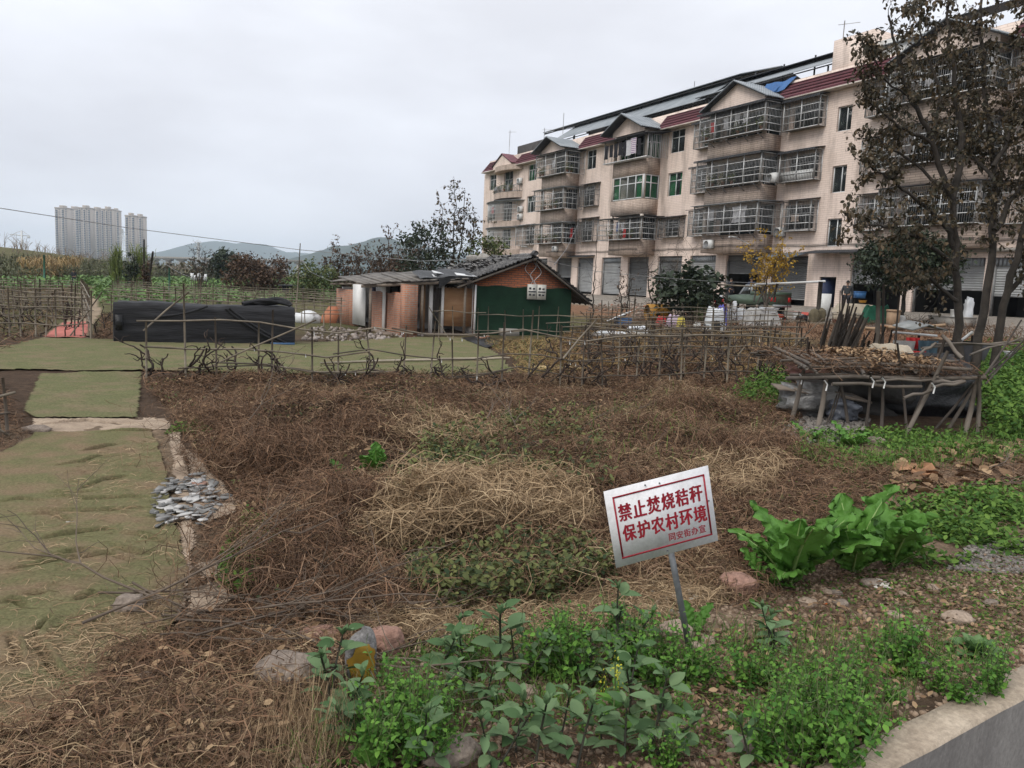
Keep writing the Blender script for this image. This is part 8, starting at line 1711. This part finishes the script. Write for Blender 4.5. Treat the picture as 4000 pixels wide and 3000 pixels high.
BEAMS = [((3070, 1478, 12.3), (3850, 1475, 12.4), .04), ((3085, 1465, 12.5), (3620, 1470, 12.5), .03), ((3250, 1500, 12.1), (3600, 1510, 12.2), .035), ((3420, 1490, 12.1), (3680, 1480, 12.2), .025), ((3640, 1495, 12.1), (3760, 1490, 12.2), .04), ((3530, 1555, 11.9), (3640, 1524, 12.0), .03), ((3640, 1515, 12.0), (3770, 1490, 12.1), .03), ((3600, 1360, 13.5), (3990, 1330, 14.6), .025), ((3640, 1345, 13.6), (3985, 1342, 14.4), .02), ((3790, 1385, 13.4), (3990, 1320, 14.2), .022), ((3680, 1310, 13.6), (3760, 1400, 13.2), .04), ((3590, 1385, 13.4), (3655, 1340, 13.6), .03), ((3110, 1435, 15.3), (3800, 1440, 15.4), .04), ((3230, 1420, 13.0), (3520, 1445, 13.4), .03)]
for a, b_, r in BEAMS: A_2, B_2 = PL(*a), PL(*b_); MB().tube([A_2, (A_2 * 2 + B_2) / 3 + [0, 0, .02], (A_2 + 2 * B_2) / 3 + [0, 0, -.02], B_2], r * .8, 7).build('beam', M_POLE, pp_)
r_ = np.random.default_rng(77)
for k in range(40):
    u = r_.uniform(0, 1); A_2 = PL(3100 + 700 * u + r_.normal(0, 40), 1470, 12.4) * [1, 1, 0] + [0, r_.normal(0, .2), .86 + .12 * r_.random()]; ang_ = r_.normal(1.45, .15) if k % 2 else r_.normal(.03, .13); A_2[0] = A_2[0] if k % 2 else PL(3080 + 330 * r_.random(), 1470, 12.4)[0]; A_2[1] += 0 if k % 2 else 2.6 * r_.random(); l = r_.uniform(1.3, 2.4); MB().tube([A_2, A_2 + np.array([math.cos(ang_) * l * .5, math.sin(ang_) * l * .5, .05]), A_2 + np.array([math.cos(ang_) * l, math.sin(ang_) * l, .02 + .1 * r_.random()])], r_.uniform(.015, .032), 6).build('deck_pole', M_POLE if k % 3 else M_POLED, pp_)
mb = MB(); n = 3600; P = np.stack([r_.uniform(PL(3130, 1470, 12.4)[0], PL(3830, 1470, 12.4)[0], n), r_.uniform(-.1, 3.0, n), .90 + .20 * r_.random(n) * (fbm(np.arange(n) * .013, np.arange(n) * 0, 3))], 1)
for g in range(5): q = P[g::5]; tv, tf = strip(1, .02, r_.uniform(-.1, .3), 3, r_.uniform(-.3, .3)); mb.scatter(tv, tf, q, rotm(r_.uniform(0, 6.28, len(q)), r_.normal(0, .35, len(q)), r_.normal(0, .5, len(q))), .42 * r_.uniform(.5, 1.4, len(q)))
o = mb.build('dead_vines', M_STALK, pp_); o['kind'] = 'stuff'
mb = MB(); tv, tf = LEAFV, LEAFF; n = 1400; mb.scatter(tv, tf, np.stack([r_.uniform(PL(3370, 1470, 12.4)[0], PL(3700, 1470, 12.4)[0], n), r_.uniform(-.05, 2.2, n), .95 + .2 * r_.random(n)], 1), rand_rot(n, .8), .07 * r_.uniform(.6, 1.5, n)); o = mb.build('dead_leaf_cover', M_LEAFD, pp_); o['kind'] = 'stuff'
tie = MB()
for px, py, Y in ((3222, 1490, 12.2), (3403, 1478, 12.1), (3447, 1480, 12.1), (3640, 1500, 11.95), (3125, 1465, 12.4)): q = PL(px, py, Y); tie.tube([q + [-.03, -.05, .02], q + [.02, -.06, -.04], q + [.01, -.05, -.14]], .012, 5)
tie.build('tie', M_TIE, pp_)
def under(name, label, cat, px, py, Y, w, d, h, m, seed, rough_=.35, lift=0): x, y, _ = at(px, py, Y); o = bpy.data.objects.new(name, stone_mesh(name, m, seed, w / 2, d / 2, h / 2, 22, rough_)); COL.objects.link(o); o.location = (x, y, gz1(x, y) + h * .4 + lift); return tag(o, label, cat)
M_BAGG = mat('clear_grey_plastic', (.19, .185, .175), (.085, .083, .08), 4, .3, bump=.03, bscale=10, spec=.6)
under('plastic_sack', 'big grey plastic sack bulging under the left end of the platform', 'sack', 3180, 1600, 13.4, 1.1, .9, .62, M_BAGG, 351); under('plastic_sack', 'smaller bluish plastic sack under the platform beside the big one', 'sack', 3290, 1625, 12.9, .5, .5, .42, mat('bluish_plastic', (.12, .13, .155), (.06, .066, .08), 4, .3, bump=.03, bscale=10, spec=.6), 352)
under('tarp_heap', 'dark tarp covered heap under the middle of the platform', 'heap', 3340, 1560, 14.4, 1.9, 1.4, 1.0, mat('dark_tarp', (.075, .07, .065), (.035, .033, .03), 3, .8, bump=.02), 353, .25); under('tarp_heap', 'heap coloured black for the shade under the right half of the platform', 'heap', 3560, 1600, 14.6, 2.0, 1.6, 1.2, M_BLACK, 354, .3); under('cloth_heap', 'pink quilt stuffed under the left end of the platform', 'quilt', 3145, 1530, 13.9, .7, .5, .35, mat('pink_cloth', (.42, .22, .19), (.28, .16, .14), 4, .9), 355, .3, .62)  # black of the right-hand heap stands in for shade in the hollow
for k, (px, py, Y, w) in enumerate(((3190, 1530, 13.2, 1.3), (3250, 1540, 13.0, 1.1), (3360, 1560, 12.8, .5))): x, y, z = at(px, py, Y); o = MB().hexa([(-w / 2, -.02, 0), (w / 2, .1, -.08), (w / 2, .5, -.06), (-w / 2, .4, .04)], [(-w / 2, -.02, .03), (w / 2, .1, -.05), (w / 2, .5, -.03), (-w / 2, .4, .07)]).build('old_board', M_WOOD); o.location = (x, y, z); tag(o, ('upper', 'lower', 'short broken')[k] + ' weathered board lying on the sacks under the platform', 'board')
drape('cloth_scrap', 'beige cloth scrap on the back of the platform', 'cloth', 3500, 1, .8, .6, .18, M_TARPC, 41, .2, Yd=15.0); bpy.data.objects[-1] if False else None
for o in COL.objects:
    if o.get('label') == 'beige cloth scrap on the back of the platform': o.location.z = 1.0
# leaning stakes
stm = []
for k in range(5):
    r_ = np.random.default_rng(400 + k); L = r_.uniform(1.6, 2.05); stm.append(MB().tube([(0, 0, 0), (r_.normal(0, .02), r_.normal(0, .02), L * .5), (r_.normal(0, .03), 0, L)], [.034, .028, .015], 6).mesh('stake', (M_POLED, M_BARK, M_POLED, M_POLE, M_BARK)[k]))
def stakes(n, px0, px1, py, Y0, Y1, lx, ly, label, group, s0=.8, s1=1.1, sd=.12):
    for i in range(n):
        px = rng.uniform(px0, px1); Y = rng.uniform(Y0, Y1); x, y, _ = at(px, py, Y); o = bpy.data.objects.new('stake', stm[i % 5]); COL.objects.link(o); o.location = (x, y, gz1(x, y) - .05); s = rng.uniform(s0, s1); o.scale = (1, 1, s); o.rotation_euler = (rng.normal(ly, .08), rng.normal(lx, sd), rng.uniform(0, .3)); tag(o, label, 'stake', group)
stakes(46, 3160, 3270, 1450, 14.6, 15.6, .28, -.05, 'dark wooden stake in the thick bundle leaning right behind the platform', 'stakes in the leaning bundle', .9, 1.15, .10)
stakes(34, 3330, 3450, 1450, 15.2, 16.4, .10, .0, 'thin dark stake in the looser row right of the leaning bundle', 'stakes in the loose row', .55, .85, .12)
stakes(10, 3130, 3200, 1480, 13.5, 15.0, .0, .1, 'thin dark stake standing upright at the left of the leaning bundle', 'upright stakes left of the bundle', .6, .9, .2)
for k, (px, y0, y1, r, lab) in enumerate(((3432, 1430, 1137, .05, 'tall grey post rising above the loose stakes'), (3452, 1430, 1110, .03, 'taller thin post beside the tall grey post'), (3490, 1420, 1160, .02, 'slim stick leaning right behind the tall grey post'), (3415, 1430, 1200, .02, 'slim stick left of the tall grey post'), (3280, 1300, 1135, .02, 'slim upright pole in front of the covered table'), (3290, 1300, 1140, .025, 'second slim upright pole in front of the covered table'))): pole('post', lab, px, y0, y1, r, M_POLE if k < 1 else M_POLED, 'post', (0, 0, 22, 12, 2, 0)[k], Yd=(16.2, 16.4, 16.0, 16.3, 26, 26.3)[k])
# scrap heap hut
x, y, z = floor_at(3680, 18.5); hp = thing('scrap_shelter', 'low scrap shelter with a bent sheet roof and hanging rags, before the big tree', 'shelter', (x, y, z))
def HL(px, py, Y): return np.array(at(px, py, Y)) - [x, y, z]
a, b_, c = HL(3565, 1292, 18), HL(3632, 1272, 18.3), HL(3702, 1294, 18); dd = np.array([.1, 1.2, .05]); MB().hexa([a, b_, b_ + dd, a + dd], [a + [0, 0, .03], b_ + [0, 0, .03], b_ + dd + [0, 0, .03], a + dd + [0, 0, .03]]).hexa([b_, c, c + dd, b_ + dd], [b_ + [0, 0, .028], c + [0, 0, .03], c + dd + [0, 0, .03], b_ + dd + [0, 0, .028]]).build('sheet_roof', mat('grey_white_sheet', (.36, .37, .36), (.22, .23, .22), 4, .6), hp)
MB().tube([HL(3488, 1297, 17.6), HL(3660, 1312, 17.6)], .028, 6).build('white_pole', M_WHITE, hp); MB().tube([HL(3755, 1330, 17.2), HL(3798, 1297, 17.4)], .03, 6).build('white_stick', M_WHITE, hp)
def rag(px, py, Y, w, h, m, seed): 
    c = HL(px, py, Y); uu = np.linspace(0, 1, 14); r2 = np.random.default_rng(seed); MB().grid(np.array([[c + [w * (u_ - .5) * (1 - .25 * v_), -.05 + .06 * math.sin(u_ * 13 + seed) * (.3 + v_), -h * v_ * (.8 + .2 * math.sin(u_ * 5 + seed))] for u_ in uu] for v_ in np.linspace(0, 1, 10)])).build('rag', m, hp, True)
rag(3530, 1330, 17.2, .5, .85, M_TARPG, 1); rag(3565, 1370, 16.9, .55, .35, M_REDP, 2); rag(3562, 1318, 17.3, .3, .25, M_REDP, 3); rag(3620, 1330, 17.2, .45, .6, mat('teal_cloth', (.06, .10, .13), (.04, .07, .09), 4, .8), 4); rag(3650, 1325, 17.4, .4, .5, M_DKW, 5); rag(3740, 1330, 17.6, 1.0, .6, M_BLACK, 6); rag(3800, 1345, 17.4, .8, .55, mat('grey_tarp_rag', (.10, .10, .11), (.06, .06, .065), 4, .6), 7)
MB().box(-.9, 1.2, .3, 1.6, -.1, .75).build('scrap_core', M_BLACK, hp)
for px in (3500, 3590, 3690, 3800): q = HL(px, 1310, 17.7); MB().tube([(q[0], q[1], -.2), q], .03, 6).build('pole', M_POLED, hp)
x2, y2, z2 = at(3500, 1285, 19); blob('bag', 'blue and white printed bag beside the scrap shelter', 'bag', 3502, 1, .34, .3, .5, mat('blue_white_bag', (.45, .50, .62), (.20, .26, .48), 14, .6), 361, .25, Yd=19.5, lift=.35); crate('basket', 'round brown basket on its side behind the scrap shelter', 'basket', 3722, 1, .45, .4, .42, M_CARD, .5, Yd=19.5, lift=.55); crate('box', 'small white box near the right edge behind the big tree', 'box', 3970, 1, .18, .15, .12, M_WHITE, 0, Yd=19, lift=.6)
for k in range(12): a = (3290 + 28 * k + rng.normal(0, 10), 1268 + 5 * (k % 4), 24.5 + .3 * (k % 5)); rod('plank', 'old plank in the timber pile behind the leaning stakes', 'plank', a, (a[0] + rng.uniform(60, 130), a[1] + rng.normal(0, 9), a[2] + rng.normal(0, .4)), .05, (M_WOOD, M_PLY, M_CARD, M_DKW)[k % 4], 'planks in the timber pile')
# ====================================================================== laundry and pots on the balconies
BM = Matrix.Translation((FX, FY, 0)) @ Matrix.Rotation(R(27.973) - R(90), 4, 'Z')
def cloth(u, y, z, w, h, m, label, seed, cat='laundry', group=None):
    uu = np.linspace(0, 1, 12); P = np.array([[(w * (a - .5) * (1 - .15 * math.sin(b * 3)), .04 * math.sin(a * 12 + seed) * (.3 + b), -h * b) for a in uu] for b in np.linspace(0, 1, 8)]); o = MB().grid(P).build('laundry', m, sm=True); o.matrix_world = BM @ Matrix.Translation((u, y, z)); return tag(o, label, cat, group)
M_CL_D = mat('dark_clothes', (.025, .025, .03), (.015, .015, .018), 5, .9); M_CL_W = mat('white_clothes', (.55, .55, .56), (.42, .42, .44), 5, .9); M_CL_R = mat('red_clothes', (.55, .02, .02), (.4, .015, .015), 5, .9)
M_STRIPE = bpy.data.materials.new('striped_towel'); M_STRIPE.use_nodes = True; nt = M_STRIPE.node_tree; b_ = nt.nodes['Principled BSDF']; b_.inputs['Roughness'].default_value = .9; tc = nt.nodes.new('ShaderNodeTexCoord'); wv = nt.nodes.new('ShaderNodeTexWave'); wv.bands_direction = 'Z'; wv.inputs['Scale'].default_value = 2.2; rp = nt.nodes.new('ShaderNodeValToRGB'); rp.color_ramp.interpolation = 'CONSTANT'; rp.color_ramp.elements[0].color = (.62, .62, .64, 1); rp.color_ramp.elements[1].position = .55; rp.color_ramp.elements[1].color = (.45, .04, .05, 1); e = rp.color_ramp.elements.new(.8); e.color = (.12, .16, .34, 1); nt.links.new(tc.outputs['Object'], wv.inputs[0]); nt.links.new(wv.outputs[0], rp.inputs[0]); nt.links.new(rp.outputs[0], b_.inputs['Base Color'])
for k in range(5): cloth(-20.3 + .62 * k, -2.05, 13.2, .55, 1.05 - .1 * (k % 2), M_CL_D, 'dark garment hung out on the open top balcony of the middle bay', k, group='dark clothes on the open balcony')
cloth(-17.3, -2.1, 13.25, .7, 1.15, M_CL_W, 'pale striped shirt hung beside the striped towel on the open top balcony', 7); cloth(-16.6, -2.18, 13.3, .75, 1.15, M_STRIPE, 'red and white striped towel on the open top balcony', 8); cloth(-16.0, -2.08, 13.2, .4, 1.2, M_CL_D, 'single dark garment right of the striped towel', 9)
cloth(-26.75, -.9, 7.2, .45, .85, M_CL_R, 'bright red cloth in the lowest cage of the bay behind the shed', 11); cloth(-5.2, -1.9, 7.55, 1.3, 1.0, M_CL_W, 'white net curtain hung in the lowest cage right of centre', 12); cloth(-2.0, -.45, 6.95, .7, .4, mat('beige_clothes', (.42, .33, .27), (.3, .24, .2), 5, .9), 'beige garment in the small lowest cage beside the air conditioner', 13)
for k, (u, z, m) in enumerate(((-8.4, 13.2, M_CL_R), (-7.2, 13.3, M_CL_W), (-6.2, 13.35, M_CL_W), (-5.4, 13.4, M_CL_W), (-7.9, 7.5, M_CL_W), (-7.2, 7.5, M_CL_D), (-18.6, 7.2, mat('blue_clothes', (.10, .15, .34), (.07, .1, .25), 5, .9)), (-18.0, 7.2, M_CL_W), (-29.0, 13.2, M_CL_W), (-42.5, 10.0, M_CL_R), (7.0, 13.2, M_CL_W), (8.3, 13.2, M_CL_W), (-17.7, 6.7, M_CL_R))): cloth(u, -1.75 if u > -40 else -1.0, z, .5, .7, m, f'garment drying inside a window cage of the apartment block', 20 + k, group='laundry inside the window cages')
potm = MB().lathe((0, 0, 0), [(.08, 0), (.12, .2), (.13, .21), (.13, .23), (.11, .23)], 10).mesh('pot', mat('clay_pot', (.30, .15, .09), (.20, .10, .06), 4, .8)); rp_ = np.random.default_rng(5); fmesh = []
for k in range(3): n = 90; fm = MB(); fm.scatter(LEAF2V, LEAF2F, rp_.normal(0, .13, (n, 3)) * [1, 1, 1.3] + [0, 0, .45], rand_rot(n, 1.2), .13 * rp_.uniform(.6, 1.3, n)); fmesh.append(fm.mesh('foliage', M_L_GRN))
for k, (u, y, z) in enumerate([(-31.2, -1.8, 11.9), (-30.8, -1.75, 11.9), (-30.2, -1.8, 8.9), (-29.6, -1.8, 5.92), (-31.0, -1.8, 5.92), (-28.4, -1.8, 5.92), (-27.9, -1.8, 5.92), (-30.3, -1.8, 5.92), (-29.0, -1.8, 8.9), (-28.2, -1.8, 8.9), (-19.5, -1.8, 5.92), (-18.0, -1.8, 5.92), (-16.8, -1.8, 5.92), (-8.9, -1.8, 12.07), (-6.0, -1.8, 12.07), (-5.2, -1.8, 12.07), (-4.0, -1.8, 12.07), (-7.0, -1.8, 9.0), (-6.2, -1.8, 9.0), (-8.0, -1.8, 9.0), (-42.5, -.8, 11.4), (-41.0, -1.0, 11.4), (-40.0, -1.0, 11.4), (-39.0, -.7, 11.4), (-27.2, -1.0, 11.9), (-26.9, -1.6, 11.9)]):
    t = bpy.data.objects.new('potted_plant', None); COL.objects.link(t); t.empty_display_size = .1; t.matrix_world = BM @ Matrix.Translation((u, y, z)); tag(t, 'small potted plant standing inside a balcony cage of the apartment block', 'potted plant', 'potted plants on the balconies')
    for nm, me in (('pot', potm), ('foliage', fmesh[k % 3])): o = bpy.data.objects.new(nm, me); COL.objects.link(o); o.parent = t
